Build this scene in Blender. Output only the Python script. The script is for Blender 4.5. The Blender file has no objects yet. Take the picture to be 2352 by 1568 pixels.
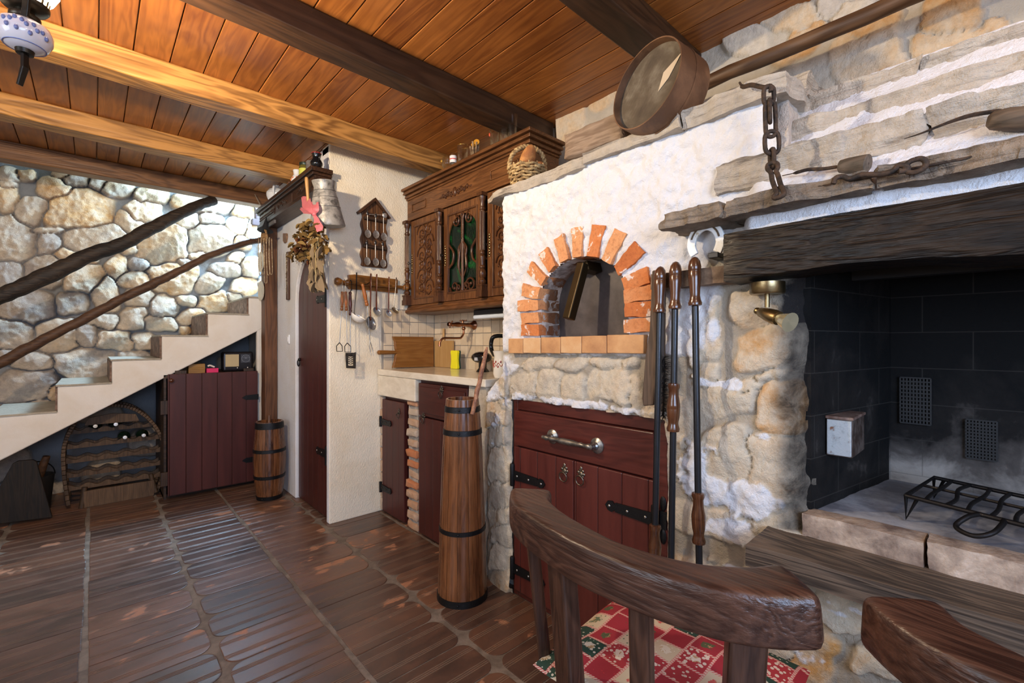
import bpy, math, random
import numpy as np
from mathutils import Vector, Matrix
from math import sin, cos, pi, radians, sqrt, atan2

SC = bpy.context.scene
COL = SC.collection
CAMZ, FPX, YAW = 1.15, 1045.0, radians(42.6)
SY, CY = sin(YAW), cos(YAW)

def K(px, py, x=None, y=None, z=None, t=None):
    """sight line of the camera met with a plane of the room -> a point of the room"""
    u, v = (px - 1176) / FPX, (784 - py) / FPX
    d = Vector((SY + CY * u, CY - SY * u, v))
    if x is not None: t = x / d.x
    elif y is not None: t = y / d.y
    elif z is not None: t = (z - CAMZ) / d.z
    return Vector((0, 0, CAMZ)) + d * t

# ------------------------------------------------------------------ noise
_r = np.random.RandomState(7)
_perm = _r.permutation(256)
_val = _r.rand(256)
def vnoise(P, seed=0):
    P = np.asarray(P, dtype=float) + seed * 17.31
    i = np.floor(P).astype(int); f = P - i; f = f * f * (3 - 2 * f)
    def h(a, b, c): return _val[_perm[(_perm[(_perm[(i[:, 0] + a) & 255] + i[:, 1] + b) & 255] + i[:, 2] + c) & 255]]
    fx, fy, fz = f[:, 0], f[:, 1], f[:, 2]
    def l(a, b, t): return a + (b - a) * t
    return l(l(l(h(0,0,0), h(1,0,0), fx), l(h(0,1,0), h(1,1,0), fx), fy),
             l(l(h(0,0,1), h(1,0,1), fx), l(h(0,1,1), h(1,1,1), fx), fy), fz) * 2 - 1
def fbm(P, sc=1.0, octv=4, seed=0, gain=.5):
    P = np.asarray(P, dtype=float) * sc; s = 0; a = 1.0; n = 0
    for k in range(octv):
        s = s + a * vnoise(P, seed + k); n += a; a *= gain; P = P * 2.03
    return s / n
def sst(a, b, x):
    t = np.clip((x - a) / (b - a), 0, 1); return t * t * (3 - 2 * t)

# ------------------------------------------------------------------ objects
def _off(parent):
    o = Vector((0, 0, 0))
    while parent is not None:
        o += parent.location; parent = parent.parent
    return o
def tag(o, label=None, cat=None, group=None, kind=None):
    if label: o['label'] = label
    if cat: o['category'] = cat
    if group: o['group'] = group
    if kind: o['kind'] = kind
    return o
def thing(name, label, cat, loc=(0, 0, 0), group=None):
    o = bpy.data.objects.new(name, None); COL.objects.link(o)
    o.location = loc; o.empty_display_size = .05
    return tag(o, label, cat, group)
def copy_tree(o, parent=None):
    c = o.copy(); COL.objects.link(c)
    if parent is not None: c.parent = parent
    for ch in list(o.children): copy_tree(ch, c)
    return c

def rotm(axis='z', a=0.0): return Matrix.Rotation(a, 4, axis.upper())
def align(d, roll=0.0):
    """rotation taking +Z to direction d"""
    return Vector((0, 0, 1)).rotation_difference(Vector(d).normalized()).to_matrix().to_4x4() @ Matrix.Rotation(roll, 4, 'Z')

class MB:
    def __init__(s):
        s.v = []; s.f = []; s.tone = []; s.uv = []; s.mi = []; s.t = 0.0; s.m = 0
    def add(s, vs, fs, M=None, uv=None):
        b = len(s.v)
        if M is not None: vs = [M @ Vector(p) for p in vs]
        s.v += [tuple(p) for p in vs]
        s.tone += [s.t] * len(vs)
        s.uv += uv if uv else [(0, 0, 0)] * len(vs)
        s.f += [tuple(b + i for i in q) for q in fs]; s.mi += [s.m] * len(fs)
        return s
    def box(s, a, b, M=None):
        x0, y0, z0 = (min(a[i], b[i]) for i in range(3)); x1, y1, z1 = (max(a[i], b[i]) for i in range(3))
        return s.add([(x0,y0,z0),(x1,y0,z0),(x1,y1,z0),(x0,y1,z0),(x0,y0,z1),(x1,y0,z1),(x1,y1,z1),(x0,y1,z1)],
                     [(0,3,2,1),(4,5,6,7),(0,1,5,4),(1,2,6,5),(2,3,7,6),(3,0,4,7)], M)
    def tube(s, pts, r, n=10, cap=True, flat=1.0):
        pts = [Vector(p) for p in pts]; m = len(pts)
        if not hasattr(r, '__len__'): r = [r] * m
        vs = []; fs = []; prev = None
        for i, p in enumerate(pts):
            d = (pts[min(i+1, m-1)] - pts[max(i-1, 0)])
            if d.length < 1e-9: d = Vector((0, 0, 1))
            d.normalize()
            if prev is None:
                a = Vector((0, 0, 1)) if abs(d.z) < .9 else Vector((1, 0, 0))
                nx = d.cross(a).normalized()
            else:
                nx = (prev - d * prev.dot(d))
                nx = nx.normalized() if nx.length > 1e-6 else d.orthogonal().normalized()
            prev = nx; ny = d.cross(nx)
            for k in range(n):
                a = 2 * pi * k / n
                vs.append(p + nx * (cos(a) * r[i]) + ny * (sin(a) * r[i] * flat))
        for i in range(m - 1):
            for k in range(n):
                k2 = (k + 1) % n
                fs.append((i*n+k, i*n+k2, (i+1)*n+k2, (i+1)*n+k))
        if cap:
            fs.append(tuple(reversed(range(n)))); fs.append(tuple((m-1)*n + k for k in range(n)))
        return s.add(vs, fs)
    def lathe(s, prof, M=None, n=20, cap=True):
        vs = []; fs = []; m = len(prof)
        for r, z in prof:
            for k in range(n):
                a = 2 * pi * k / n; vs.append((r * cos(a), r * sin(a), z))
        for i in range(m - 1):
            for k in range(n):
                k2 = (k + 1) % n
                fs.append((i*n+k, i*n+k2, (i+1)*n+k2, (i+1)*n+k))
        if cap:
            if prof[0][0] > 1e-5: fs.append(tuple(reversed(range(n))))
            if prof[-1][0] > 1e-5: fs.append(tuple((m-1)*n + k for k in range(n)))
        return s.add(vs, fs, M)
    def prism(s, poly, axis, a, b):
        n = len(poly)
        def P(p, c): return {'x': (c, p[0], p[1]), 'y': (p[0], c, p[1]), 'z': (p[0], p[1], c)}[axis]
        vs = [P(p, a) for p in poly] + [P(p, b) for p in poly]
        fs = [tuple(range(n)), tuple(reversed(range(n, 2*n)))]
        fs += [(i, n+i, n+(i+1) % n, (i+1) % n) for i in range(n)]
        return s.add(vs, fs)
    def ball(s, c, r, n=14, m=9, M=None):
        c = Vector(c)
        if not hasattr(r, '__len__'): r = (r, r, r)
        vs = []; fs = []
        for j in range(m + 1):
            th = pi * j / m
            for k in range(n):
                a = 2 * pi * k / n
                p = Vector((r[0]*sin(th)*cos(a), r[1]*sin(th)*sin(a), -r[2]*cos(th)))
                if M is not None: p = M.to_3x3() @ p
                vs.append(c + p)
        for j in range(m):
            for k in range(n):
                k2 = (k + 1) % n; fs.append((j*n+k, j*n+k2, (j+1)*n+k2, (j+1)*n+k))
        return s.add(vs, fs)
    def torus(s, c, R, r, M=None, n=20, m=8, a0=0, a1=2*pi, flat=1.0):
        M = M or Matrix.Identity(4); c = Vector(c); full = abs(a1 - a0 - 2*pi) < 1e-6
        pts = [c + (M.to_3x3() @ Vector((R*cos(a0+(a1-a0)*k/n), R*flat*sin(a0+(a1-a0)*k/n), 0))) for k in range(n + 1)]
        return s.tube(pts, r, m, cap=not full)
    def sweep(s, pts, secs, up=(0, 0, 1), n=20, pw=3.0, cap=True):
        """superellipse section (half width, half height) swept along pts, 'up' is the height direction"""
        pts = [Vector(p) for p in pts]; up = Vector(up); m = len(pts); vs = []; fs = []
        for i, p in enumerate(pts):
            d = (pts[min(i+1, m-1)] - pts[max(i-1, 0)]).normalized()
            sx = d.cross(up).normalized(); w, h = secs[i]
            uu = sx.cross(d).normalized()
            for k in range(n):
                a = 2 * pi * (k + .5) / n; c, q = cos(a), sin(a)
                vs.append(p + sx * (w * abs(c) ** (2/pw) * (1 if c > 0 else -1)) + uu * (h * abs(q) ** (2/pw) * (1 if q > 0 else -1)))
        for i in range(m - 1):
            for k in range(n):
                k2 = (k + 1) % n; fs.append((i*n+k, i*n+k2, (i+1)*n+k2, (i+1)*n+k))
        if cap:
            fs.append(tuple(reversed(range(n)))); fs.append(tuple((m-1)*n + k for k in range(n)))
        return s.add(vs, fs)
    def rough(s, a, b, res=.02, amp=.006, sc=14, seed=0, taper=None, bulge=0.0, gain=.5):
        """a box of stone or hewn wood, its faces broken up by noise"""
        a = np.array(a, float); b = np.array(b, float); L = b - a; cnt = np.maximum(2, np.ceil(L / res).astype(int)); cnt = np.minimum(cnt, 90)
        idx = {}; vs = []; fs = []
        def vid(i, j, k):
            key = (i, j, k)
            if key not in idx:
                idx[key] = len(vs); vs.append((i / cnt[0], j / cnt[1], k / cnt[2]))
            return idx[key]
        nx, ny, nz = cnt
        for j in range(ny):
            for k in range(nz):
                fs.append((vid(0,j,k), vid(0,j,k+1), vid(0,j+1,k+1), vid(0,j+1,k)))
                fs.append((vid(nx,j,k), vid(nx,j+1,k), vid(nx,j+1,k+1), vid(nx,j,k+1)))
        for i in range(nx):
            for k in range(nz):
                fs.append((vid(i,0,k), vid(i+1,0,k), vid(i+1,0,k+1), vid(i,0,k+1)))
                fs.append((vid(i,ny,k), vid(i,ny,k+1), vid(i+1,ny,k+1), vid(i+1,ny,k)))
        for i in range(nx):
            for j in range(ny):
                fs.append((vid(i,j,0), vid(i,j+1,0), vid(i+1,j+1,0), vid(i+1,j,0)))
                fs.append((vid(i,j,nz), vid(i+1,j,nz), vid(i+1,j+1,nz), vid(i,j+1,nz)))
        T = np.array(vs)
        if taper is not None: W = taper(T.copy(), a, L)
        else: W = a + T * L
        if bulge:
            q = T * 2 - 1; e = np.abs(q); k = np.sort(e, axis=1)[:, 1]
            W = W - q * (bulge * np.clip(k - .5, 0, 1) ** 2 * 4 * 0.5)[:, None] * np.minimum(1, L / L.max() * 3)
        D = np.stack([fbm(W, sc, 4, seed + 3 * q, gain) for q in range(3)], 1) * amp * np.minimum(1.0, L / (amp * 5))
        W = W + D
        return s.add([tuple(p) for p in W], fs)
    def build(s, name, mat, parent=None, smooth=None, bev=0, seg=2, world=True, sub=0):
        me = bpy.data.meshes.new(name)
        o3 = _off(parent) if (parent is not None and world) else Vector((0, 0, 0))
        vv = np.array(s.v, float) - np.array(o3)
        me.from_pydata([tuple(p) for p in vv], [], s.f)
        for m_ in (mat if isinstance(mat, (list, tuple)) else [mat]): me.materials.append(m_)
        if any(s.mi): me.polygons.foreach_set('material_index', s.mi)
        if any(s.tone):
            me.attributes.new('tone', 'FLOAT', 'POINT').data.foreach_set('value', s.tone)
        if any(u != (0, 0, 0) for u in s.uv):
            me.attributes.new('tuv', 'FLOAT_VECTOR', 'POINT').data.foreach_set('vector', [c for u in s.uv for c in u])
        me.validate(); me.update()
        if smooth is not None:
            me.polygons.foreach_set('use_smooth', [True] * len(me.polygons))
            me.set_sharp_from_angle(angle=radians(smooth))
        o = bpy.data.objects.new(name, me); COL.objects.link(o)
        if parent is not None: o.parent = parent
        if bev:
            bm = o.modifiers.new('bevel', 'BEVEL'); bm.width = bev; bm.segments = seg; bm.limit_method = 'ANGLE'; bm.angle_limit = radians(35)
        if sub:
            sm = o.modifiers.new('sub', 'SUBSURF'); sm.levels = sub; sm.render_levels = sub
        return o
    # a thing of one mesh: its origin is put at its base
    def solo(s, name, mat, label, cat, group=None, **kw):
        v = np.array(s.v); c = (v.min(0) + v.max(0)) / 2; c[2] = v[:, 2].min()
        s.v = [tuple(p - c) for p in v]
        o = s.build(name, mat, None, **kw); o.location = c
        return tag(o, label, cat, group)
def arc(c, r, a0, a1, n=12, M=None):
    M = (M or Matrix.Identity(4)).to_3x3()
    return [Vector(c) + M @ Vector((r*cos(a0+(a1-a0)*i/n), r*sin(a0+(a1-a0)*i/n), 0)) for i in range(n + 1)]
def spline(pts, k=8):
    """Catmull-Rom through pts (any dimension)"""
    P = [np.array(p, float) for p in pts]; P = [2*P[0]-P[1]] + P + [2*P[-1]-P[-2]]; out = []
    for i in range(1, len(P) - 2):
        for j in range(k):
            t = j / k
            out.append(.5*((2*P[i]) + (-P[i-1]+P[i+1])*t + (2*P[i-1]-5*P[i]+4*P[i+1]-P[i+2])*t*t + (-P[i-1]+3*P[i]-3*P[i+1]+P[i+2])*t**3))
    out.append(P[-2]); return [tuple(p) for p in out]

# ------------------------------------------------------------------ materials
class NT:
    def __init__(s, name):
        s.m = bpy.data.materials.new(name); s.m.use_nodes = True; s.t = s.m.node_tree; s.n = s.t.nodes; s.l = s.t.links
        s.b = s.n['Principled BSDF']; s.o = s.n['Material Output']
    def new(s, typ, ins=None, **pr):
        n = s.n.new(typ)
        for k, v in pr.items(): setattr(n, k, v)
        for k, v in (ins or {}).items(): s.put(n.inputs[k], v)
        return n
    def put(s, sock, v):
        if isinstance(v, bpy.types.NodeSocket): s.l.new(v, sock)
        elif isinstance(v, bpy.types.Node): s.l.new(v.outputs[0], sock)
        else: sock.default_value = v
    def mth(s, op, a, b=None, c=None, clamp=False):
        n = s.n.new('ShaderNodeMath'); n.operation = op; n.use_clamp = clamp; s.put(n.inputs[0], a)
        if b is not None: s.put(n.inputs[1], b)
        if c is not None: s.put(n.inputs[2], c)
        return n.outputs[0]
    def mix(s, f, a, b, typ='MIX'):
        n = s.n.new('ShaderNodeMix'); n.data_type = 'RGBA'; n.blend_type = typ
        s.put(n.inputs[0], f); s.put(n.inputs[6], a if not isinstance(a, tuple) else (*a, 1)[:4]); s.put(n.inputs[7], b if not isinstance(b, tuple) else (*b, 1)[:4])
        return n.outputs[2]
    def ramp(s, f, stops, interp='LINEAR'):
        n = s.n.new('ShaderNodeValToRGB'); n.color_ramp.interpolation = interp; e = n.color_ramp.elements
        while len(e) < len(stops): e.new(.5)
        for q, (p, c) in zip(e, stops):
            q.position = p; q.color = (*c, 1) if hasattr(c, '__len__') else (c, c, c, 1)
        s.put(n.inputs[0], f); return n.outputs[0]
    def coord(s): return s.n.new('ShaderNodeTexCoord').outputs['Object']
    def attr(s, name, out='Fac'):
        n = s.n.new('ShaderNodeAttribute'); n.attribute_name = name; return n.outputs[out]
    def vmul(s, v, k):
        n = s.n.new('ShaderNodeVectorMath'); n.operation = 'MULTIPLY'; s.put(n.inputs[0], v); n.inputs[1].default_value = k; return n.outputs[0]
    def vadd(s, a, b):
        n = s.n.new('ShaderNodeVectorMath'); n.operation = 'ADD'; s.put(n.inputs[0], a); s.put(n.inputs[1], b); return n.outputs[0]
    def noise(s, v, scale, detail=4, rough=.55, dist=0.0, out=0):
        n = s.new('ShaderNodeTexNoise', {'Vector': v, 'Scale': scale, 'Detail': detail, 'Roughness': rough, 'Distortion': dist}); return n.outputs[out]
    def bump(s, h, strength=.3, dist=.01, normal=None):
        n = s.new('ShaderNodeBump', {'Height': h, 'Strength': strength, 'Distance': dist})
        if normal is not None: s.put(n.inputs['Normal'], normal)
        return n.outputs[0]
    def fin(s, col, rough=.5, normal=None, metal=0.0, spec=.5, **kw):
        s.put(s.b.inputs['Base Color'], (*col, 1) if isinstance(col, tuple) and len(col) == 3 else col)
        s.put(s.b.inputs['Roughness'], rough); s.put(s.b.inputs['Metallic'], metal); s.put(s.b.inputs['Specular IOR Level'], spec)
        if normal is not None: s.put(s.b.inputs['Normal'], normal)
        for k, v in kw.items(): s.put(s.b.inputs[k], v)
        return s.m
_mats = {}
def cached(fn):
    def w(*a, **k):
        key = (fn.__name__, a, tuple(sorted(k.items())))
        if key not in _mats: _mats[key] = fn(*a, **k)
        return _mats[key]
    return w
@cached
def wood(dark, light, axis='z', scale=1.0, rough=.45, rings=.5, bump=.25, worn=None, spec=.4, coat=0.0):
    s = NT('wood'); v = s.coord(); tn = s.attr('tone')
    off = s.n.new('ShaderNodeCombineXYZ')
    for q, k in zip(range(3), (13.7, 7.1, 5.3)): s.put(off.inputs[q], s.mth('MULTIPLY', tn, k))
    v = s.vadd(v, off.outputs[0])
    k = [9.0 * scale] * 3; k['xyz'.index(axis)] = 1.1 * scale
    vs = s.vmul(v, tuple(k))
    n1 = s.noise(vs, 1.0, 3, .5, .6)
    ring = s.mth('MULTIPLY_ADD', s.mth('SINE', s.mth('MULTIPLY', n1, 58.0)), .5, .5)
    n2 = s.noise(s.vmul(v, tuple(c * (7 if c > 5 * scale else 2.2) for c in k)), 1.0, 3, .65)
    n3 = s.noise(s.vmul(v, (3.1, 3.1, 3.1)), 1.0, 3, .6)
    f = s.mth('ADD', s.mth('MULTIPLY', ring, .42 * rings), s.mth('MULTIPLY', n2, .75))
    f = s.mth('ADD', f, s.mth('MULTIPLY_ADD', n3, .7, -.42))
    f = s.mth('ADD', f, s.mth('MULTIPLY_ADD', tn, .34, -.12))
    c = s.ramp(f, [(.12, dark), (.88, light)])
    if worn:
        w = s.mth('MULTIPLY', s.mth('GREATER_THAN', s.noise(v, 9, 6, .65), .62), .6); c = s.mix(w, c, worn)
    h = s.mth('ADD', s.mth('MULTIPLY', ring, .35 * rings), n2)
    return s.fin(c, s.mth('MULTIPLY_ADD', n2, .25, rough - .12), s.bump(h, bump, .004), spec=spec, **({'Coat Weight': coat, 'Coat Roughness': .2} if coat else {}))
@cached
def plain(col, rough=.5, metal=0.0, bump=0.0, bscale=60.0, var=.25, spec=.5, trans=0.0, emit=None, es=0.0):
    s = NT('surface'); v = s.coord(); n = s.noise(v, bscale * .35, 5, .6)
    c = s.mix(s.mth('MULTIPLY', n, var * 1.6, clamp=True), tuple(min(1, q * (1 + var * .5)) for q in col), tuple(q * (1 - var) for q in col))
    nm = s.bump(s.noise(v, bscale, 5, .6), bump, .004) if bump else None
    kw = {}
    if trans: kw['Transmission Weight'] = trans
    if emit: kw['Emission Color'] = (*emit, 1); kw['Emission Strength'] = es
    return s.fin(c, s.mth('MULTIPLY_ADD', n, .2, rough - .1), nm, metal, spec, **kw)
@cached
def mottled(a, b, c3=None, rough=.6, scale=12.0, metal=0.0, bump=.2, lo=.42, hi=.6):
    s = NT('mottled'); v = s.coord(); n = s.noise(v, scale, 6, .65, .3)
    c = s.ramp(n, [(lo, a), (hi, b)] + ([(min(1, hi + .1), c3)] if c3 else []))
    return s.fin(c, s.mth('MULTIPLY_ADD', n, .3, rough - .15), s.bump(s.noise(v, scale * 5, 4, .6), bump, .004), metal)
@cached
def glass(col=(1, 1, 1), rough=.02):
    s = NT('glass'); g = s.new('ShaderNodeBsdfGlass', {'Color': (*col, 1), 'Roughness': rough, 'IOR': 1.45})
    t = s.new('ShaderNodeBsdfTransparent', {'Color': (*(min(1, q * .98) for q in col), 1)})
    m = s.new('ShaderNodeMixShader', {0: .55, 1: g.outputs[0], 2: t.outputs[0]})
    s.l.new(m.outputs[0], s.o.inputs[0]); return s.m
@cached
def masonry(stones, mortar, white=(.86, .86, .86), bump=.5, fine=55.0, strata=0.0):
    """stones: four albedos; reads the attributes tone / mort / white of the mesh"""
    s = NT('masonry'); v = s.coord(); tn = s.attr('tone'); mo = s.attr('mort'); wh = s.attr('white')
    n1 = s.noise(v, 7, 6, .62, .5); n2 = s.noise(v, fine, 6, .68, .2); n4 = s.noise(v, 2.1, 3, .5)
    so = s.attr('soot'); n6 = s.noise(v, 16, 5, .65, .4)
    f = s.mth('ADD', s.mth('MULTIPLY', tn, .70), s.mth('ADD', s.mth('MULTIPLY_ADD', n1, 1.1, -.55), s.mth('MULTIPLY_ADD', n6, .8, -.25)))
    c = s.ramp(f, [(.08, stones[0]), (.36, stones[1]), (.66, stones[2]), (.95, stones[3])])
    c = s.mix(s.mth('MULTIPLY', s.mth('SUBTRACT', n2, .38, clamp=True), 1.7, clamp=True), c, s.mix(.5, c, (.20, .15, .10)))
    m = s.mix(s.mth('MULTIPLY', n1, 1.2, clamp=True), mortar, tuple(q * .62 for q in mortar))
    c = s.mix(mo, c, m)
    edge = s.mth('ADD', wh, s.mth('ADD', s.mth('MULTIPLY_ADD', n1, .9, -.45), s.mth('MULTIPLY_ADD', n6, 1.1, -.55)))
    edge = s.mth('MULTIPLY_ADD', s.mth('SUBTRACT', edge, .5), 4.0, .5, clamp=True)
    c = s.mix(s.mth('MULTIPLY', edge, .93), c, s.mix(s.mth('MULTIPLY', n4, .8), white, tuple(q * .9 for q in white)))
    c = s.mix(s.mth('MULTIPLY', so, s.mth('MULTIPLY_ADD', n6, 1.2, .3), clamp=True), c, (.018, .015, .014))
    h = s.mth('ADD', s.mth('ADD', s.mth('MULTIPLY', n2, .8), s.mth('MULTIPLY', s.noise(v, 170, 4, .7), .45)), s.noise(v, 22, 6, .65))
    if strata:
        ns = s.noise(s.vmul(v, (5, 5, 60)), 1.0, 5, .65, .8); h = s.mth('ADD', h, s.mth('MULTIPLY', ns, strata)); c = s.mix(s.mth('MULTIPLY', s.mth('SUBTRACT', .46, ns, clamp=True), 4.5, clamp=True), c, (.10, .08, .065))
    return s.fin(c, .85, s.bump(h, bump, .012), spec=.25)
@cached
def plaster(col, kind='dash', strength=.6):
    s = NT('plaster'); v = s.coord()
    if kind == 'dash': h = s.noise(s.vmul(v, (1, 1, .6)), 140, 3, .6, .4)
    else: h = s.mth('ADD', s.noise(v, 34, 6, .65, .4), s.mth('MULTIPLY', s.noise(v, 120, 3, .6), .3))
    st = s.noise(v, 4, 5, .6, .4)
    c = s.mix(s.mth('MULTIPLY', s.mth('SUBTRACT', st, .42, clamp=True), 2.0, clamp=True), col, tuple(q * k for q, k in zip(col, (.86, .78, .66))))
    return s.fin(c, .8, s.bump(h, strength, .012), spec=.3)
@cached
def brick_red(soot=None):
    s = NT('old_brick'); v = s.coord(); tn = s.attr('tone'); mo = s.attr('mort')
    n = s.noise(v, 16, 6, .65, .4); n2 = s.noise(v, 90, 4, .6)
    c = s.ramp(s.mth('ADD', s.mth('MULTIPLY', tn, .5), s.mth('MULTIPLY', n, .6)), [(.15, (.34, .085, .028)), (.45, (.56, .18, .055)), (.8, (.66, .33, .15))])
    c = s.mix(s.mth('MULTIPLY', s.mth('GREATER_THAN', n, .59), .7), c, (.8, .76, .7)); c = s.mix(s.mth('MULTIPLY', s.mth('SUBTRACT', n2, .5, clamp=True), 2.0, clamp=True), c, (.24, .07, .03))
    if soot is not None:
        sx = s.new('ShaderNodeSeparateXYZ', {0: v}).outputs[0]; k = s.mth('MULTIPLY', s.mth('ADD', s.mth('SUBTRACT', sx, soot), s.mth('MULTIPLY_ADD', n, .04, -.02)), 40.0, clamp=True); c = s.mix(s.mth('MULTIPLY', k, .82), c, (.055, .032, .022))
    return s.fin(c, .9, s.bump(s.mth('ADD', n, s.mth('MULTIPLY', n2, .5)), .6, .01), spec=.2)
@cached
def grooved(dark, light, axis, pitch, rough=.42):
    """painted planks: fine V grooves every 'pitch' across 'axis'"""
    s = NT('planks'); v = s.coord(); sep = s.new('ShaderNodeSeparateXYZ', {0: v}); a = sep.outputs['xyz'.index(axis)]
    fr = s.mth('FRACT', s.mth('DIVIDE', s.mth('ADD', a, 40 * pitch), pitch)); d = s.mth('ABSOLUTE', s.mth('SUBTRACT', fr, .5))
    g = s.mth('MULTIPLY', s.mth('SUBTRACT', d, .47), 33.0, clamp=True)
    cell = s.mth('FLOOR', s.mth('DIVIDE', s.mth('ADD', a, 40 * pitch), pitch))
    k = [14.0, 14.0, 1.3]
    cv = s.new('ShaderNodeCombineXYZ', {0: s.mth('MULTIPLY', cell, 3.3), 1: s.mth('MULTIPLY', cell, 1.7), 2: 0.0})
    n = s.noise(s.vadd(s.vmul(v, tuple(k)), cv.outputs[0]), 1.4, 5, .6)
    c = s.mix(s.mth('MULTIPLY_ADD', n, 1.6, -.3, clamp=True), dark, light)
    c = s.mix(s.mth('MULTIPLY', g, .75), c, tuple(q * .25 for q in dark))
    return s.fin(c, s.mth('MULTIPLY_ADD', n, .25, rough - .1), s.bump(s.mth('SUBTRACT', s.mth('MULTIPLY', n, .12), g), .8, .003), spec=.45)

IRON = lambda: plain((.012, .012, .013), .45, .6, .3, 120)
RUST = lambda: mottled((.035, .026, .02), (.09, .055, .035), rough=.75, scale=60, metal=.5, bump=.4)
BRASS = lambda: plain((.27, .20, .10), .34, 1.0, .1, 90)
STEEL = lambda: plain((.36, .35, .33), .35, 1.0, .1, 90)
PEWTER = lambda: mottled((.34, .33, .31), (.58, .56, .53), rough=.38, scale=40, metal=.75)
COPPER = lambda: plain((.33, .15, .08), .3, 1.0, .05)
WHITECER = lambda: plain((.72, .72, .72), .15, 0, 0, 20, .06)
W_DARK = lambda ax='z': wood((.018, .009, .005), (.10, .05, .024), ax, 1.3, .5, .5, .4)
W_OAK = lambda ax='z': wood((.08, .029, .009), (.25, .102, .033), ax, 1.6, .38, .6, .2)
W_TURN = lambda ax='z': wood((.055, .014, .006), (.17, .05, .018), ax, 2.0, .22, .4, .1, coat=.4)
W_PALE = lambda ax='x': wood((.40, .20, .065), (.60, .36, .14), ax, 1.2, .45, .6, .1)
RED_D, RED_L = (.034, .007, .006), (.088, .017, .012)
# ================================================================== camera
cam = bpy.data.cameras.new('camera'); cam.lens = 36 * FPX / 2352; cam.sensor_width = 36; cam.clip_start = .02
co = bpy.data.objects.new('camera', cam); COL.objects.link(co); co.location = (0, 0, CAMZ); co.rotation_euler = (pi/2, 0, -YAW); SC.camera = co

# ================================================================== rubble masonry
def ell(lst, ox, oy, sc, grow=1.0, **pl):
    """stones traced as (cx, cy, rx, ry[, turn]) become ellipses on the wall plane"""
    out = []; ax = 'x' if 'x' in pl else 'y'
    g = (lambda p: np.array([p.y, p.z])) if ax == 'x' else (lambda p: np.array([p.x, p.z]))
    for i, e in enumerate(lst):
        cx, cy, rx, ry = e[:4]; a = radians(e[4]) if len(e) > 4 else 0
        px, py = ox + cx / sc, oy + cy / sc
        c = g(K(px, py, **pl)); A = g(K(px + rx / sc * cos(a), py + rx / sc * sin(a), **pl)) - c
        B = g(K(px - ry / sc * sin(a), py + ry / sc * cos(a), **pl)) - c
        out.append((c, np.linalg.inv(np.stack([A, B], 1) * grow), e[5] if len(e) > 5 else None))
    return out
def fillst(S, u0, u1, v0, v1, r=(.09, .17), n=900, seed=1, keep=1.25):
    R = random.Random(seed); S = list(S)
    for _ in range(n):
        c = np.array([R.uniform(u0, u1), R.uniform(v0, v1)]); a, b, th = R.uniform(*r), R.uniform(*r) * .72, R.uniform(-.3, .3)
        ok = True
        for s in S:
            # both ways: centre outside the other stone, and the gap along the line joining them
            d = c - s[0]; q = np.linalg.norm(s[1] @ d)
            if q < keep + (.62 * (a + b) / max(1e-6, np.linalg.norm(d))) * q: ok = False; break
        if ok:
            A = np.array([[a * cos(th), -b * sin(th)], [a * sin(th), b * cos(th)]]); S.append((c, np.linalg.inv(A), None))
    return S
def rubble(P, S, pw=2.7, warp=.025, wsc=9, seed=0, gap=(.02, .17), lim=(1.06, .90)):
    Q = P.copy(); P3 = np.column_stack([P, np.full(len(P), seed * 3.3)])
    Q[:, 0] += fbm(P3, wsc, 3, seed) * warp; Q[:, 1] += fbm(P3, wsc, 3, seed + 5) * warp
    F1 = np.full(len(P), 9.0); F2 = F1.copy(); I = np.zeros(len(P), int)
    for k, (c, M, t) in enumerate(S):
        d = np.abs((Q - c) @ M.T); q = (d[:, 0] ** pw + d[:, 1] ** pw) ** (1 / pw)
        n1 = q < F1
        F2 = np.where(n1, F1, np.minimum(F2, q)); F1 = np.where(n1, q, F1); I = np.where(n1, k, I)
    m = sst(lim[0], lim[1], F1) * sst(gap[0], gap[1], F2 - F1)
    R = np.random.RandomState(seed + 11); T = R.rand(len(S))
    for k, s in enumerate(S):
        if s[2] is not None: T[k] = s[2]
    tilt = R.uniform(-1, 1, (len(S), 2))
    C = np.array([s[0] for s in S])
    tl = ((P - C[I]) * tilt[I]).sum(1)
    return F1, m, T[I], tl
def gridmesh(name, mat, U, V, pos, keep, attrs, parent=None, flip=False):
    nu, nv = len(U), len(V); ok = keep.reshape(nv, nu)
    Q = ok[:-1, :-1] & ok[1:, :-1] & ok[:-1, 1:] & ok[1:, 1:]
    jj, ii = np.nonzero(Q); a = jj * nu + ii
    F = np.stack([a, a + 1, a + nu + 1, a + nu], 1)
    if flip: F = F[:, ::-1]
    used = np.unique(F); mp = np.full(nu * nv, -1); mp[used] = np.arange(len(used)); F = mp[F]
    pos = pos[used] - np.array(_off(parent) if parent else (0, 0, 0))
    me = bpy.data.meshes.new(name); me.vertices.add(len(used)); me.vertices.foreach_set('co', pos.astype(np.float32).ravel())
    nf = len(F); me.loops.add(nf * 4); me.polygons.add(nf)
    me.loops.foreach_set('vertex_index', F.astype(np.int32).ravel())
    me.polygons.foreach_set('loop_start', np.arange(0, nf * 4, 4, dtype=np.int32))
    me.update(calc_edges=True); me.validate()
    me.polygons.foreach_set('use_smooth', [True] * len(me.polygons))
    for k, v in attrs.items(): me.attributes.new(k, 'FLOAT', 'POINT').data.foreach_set('value', v[used].astype(np.float32))
    me.materials.append(mat); o = bpy.data.objects.new(name, me); COL.objects.link(o)
    if parent: o.parent = parent
    return o

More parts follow.
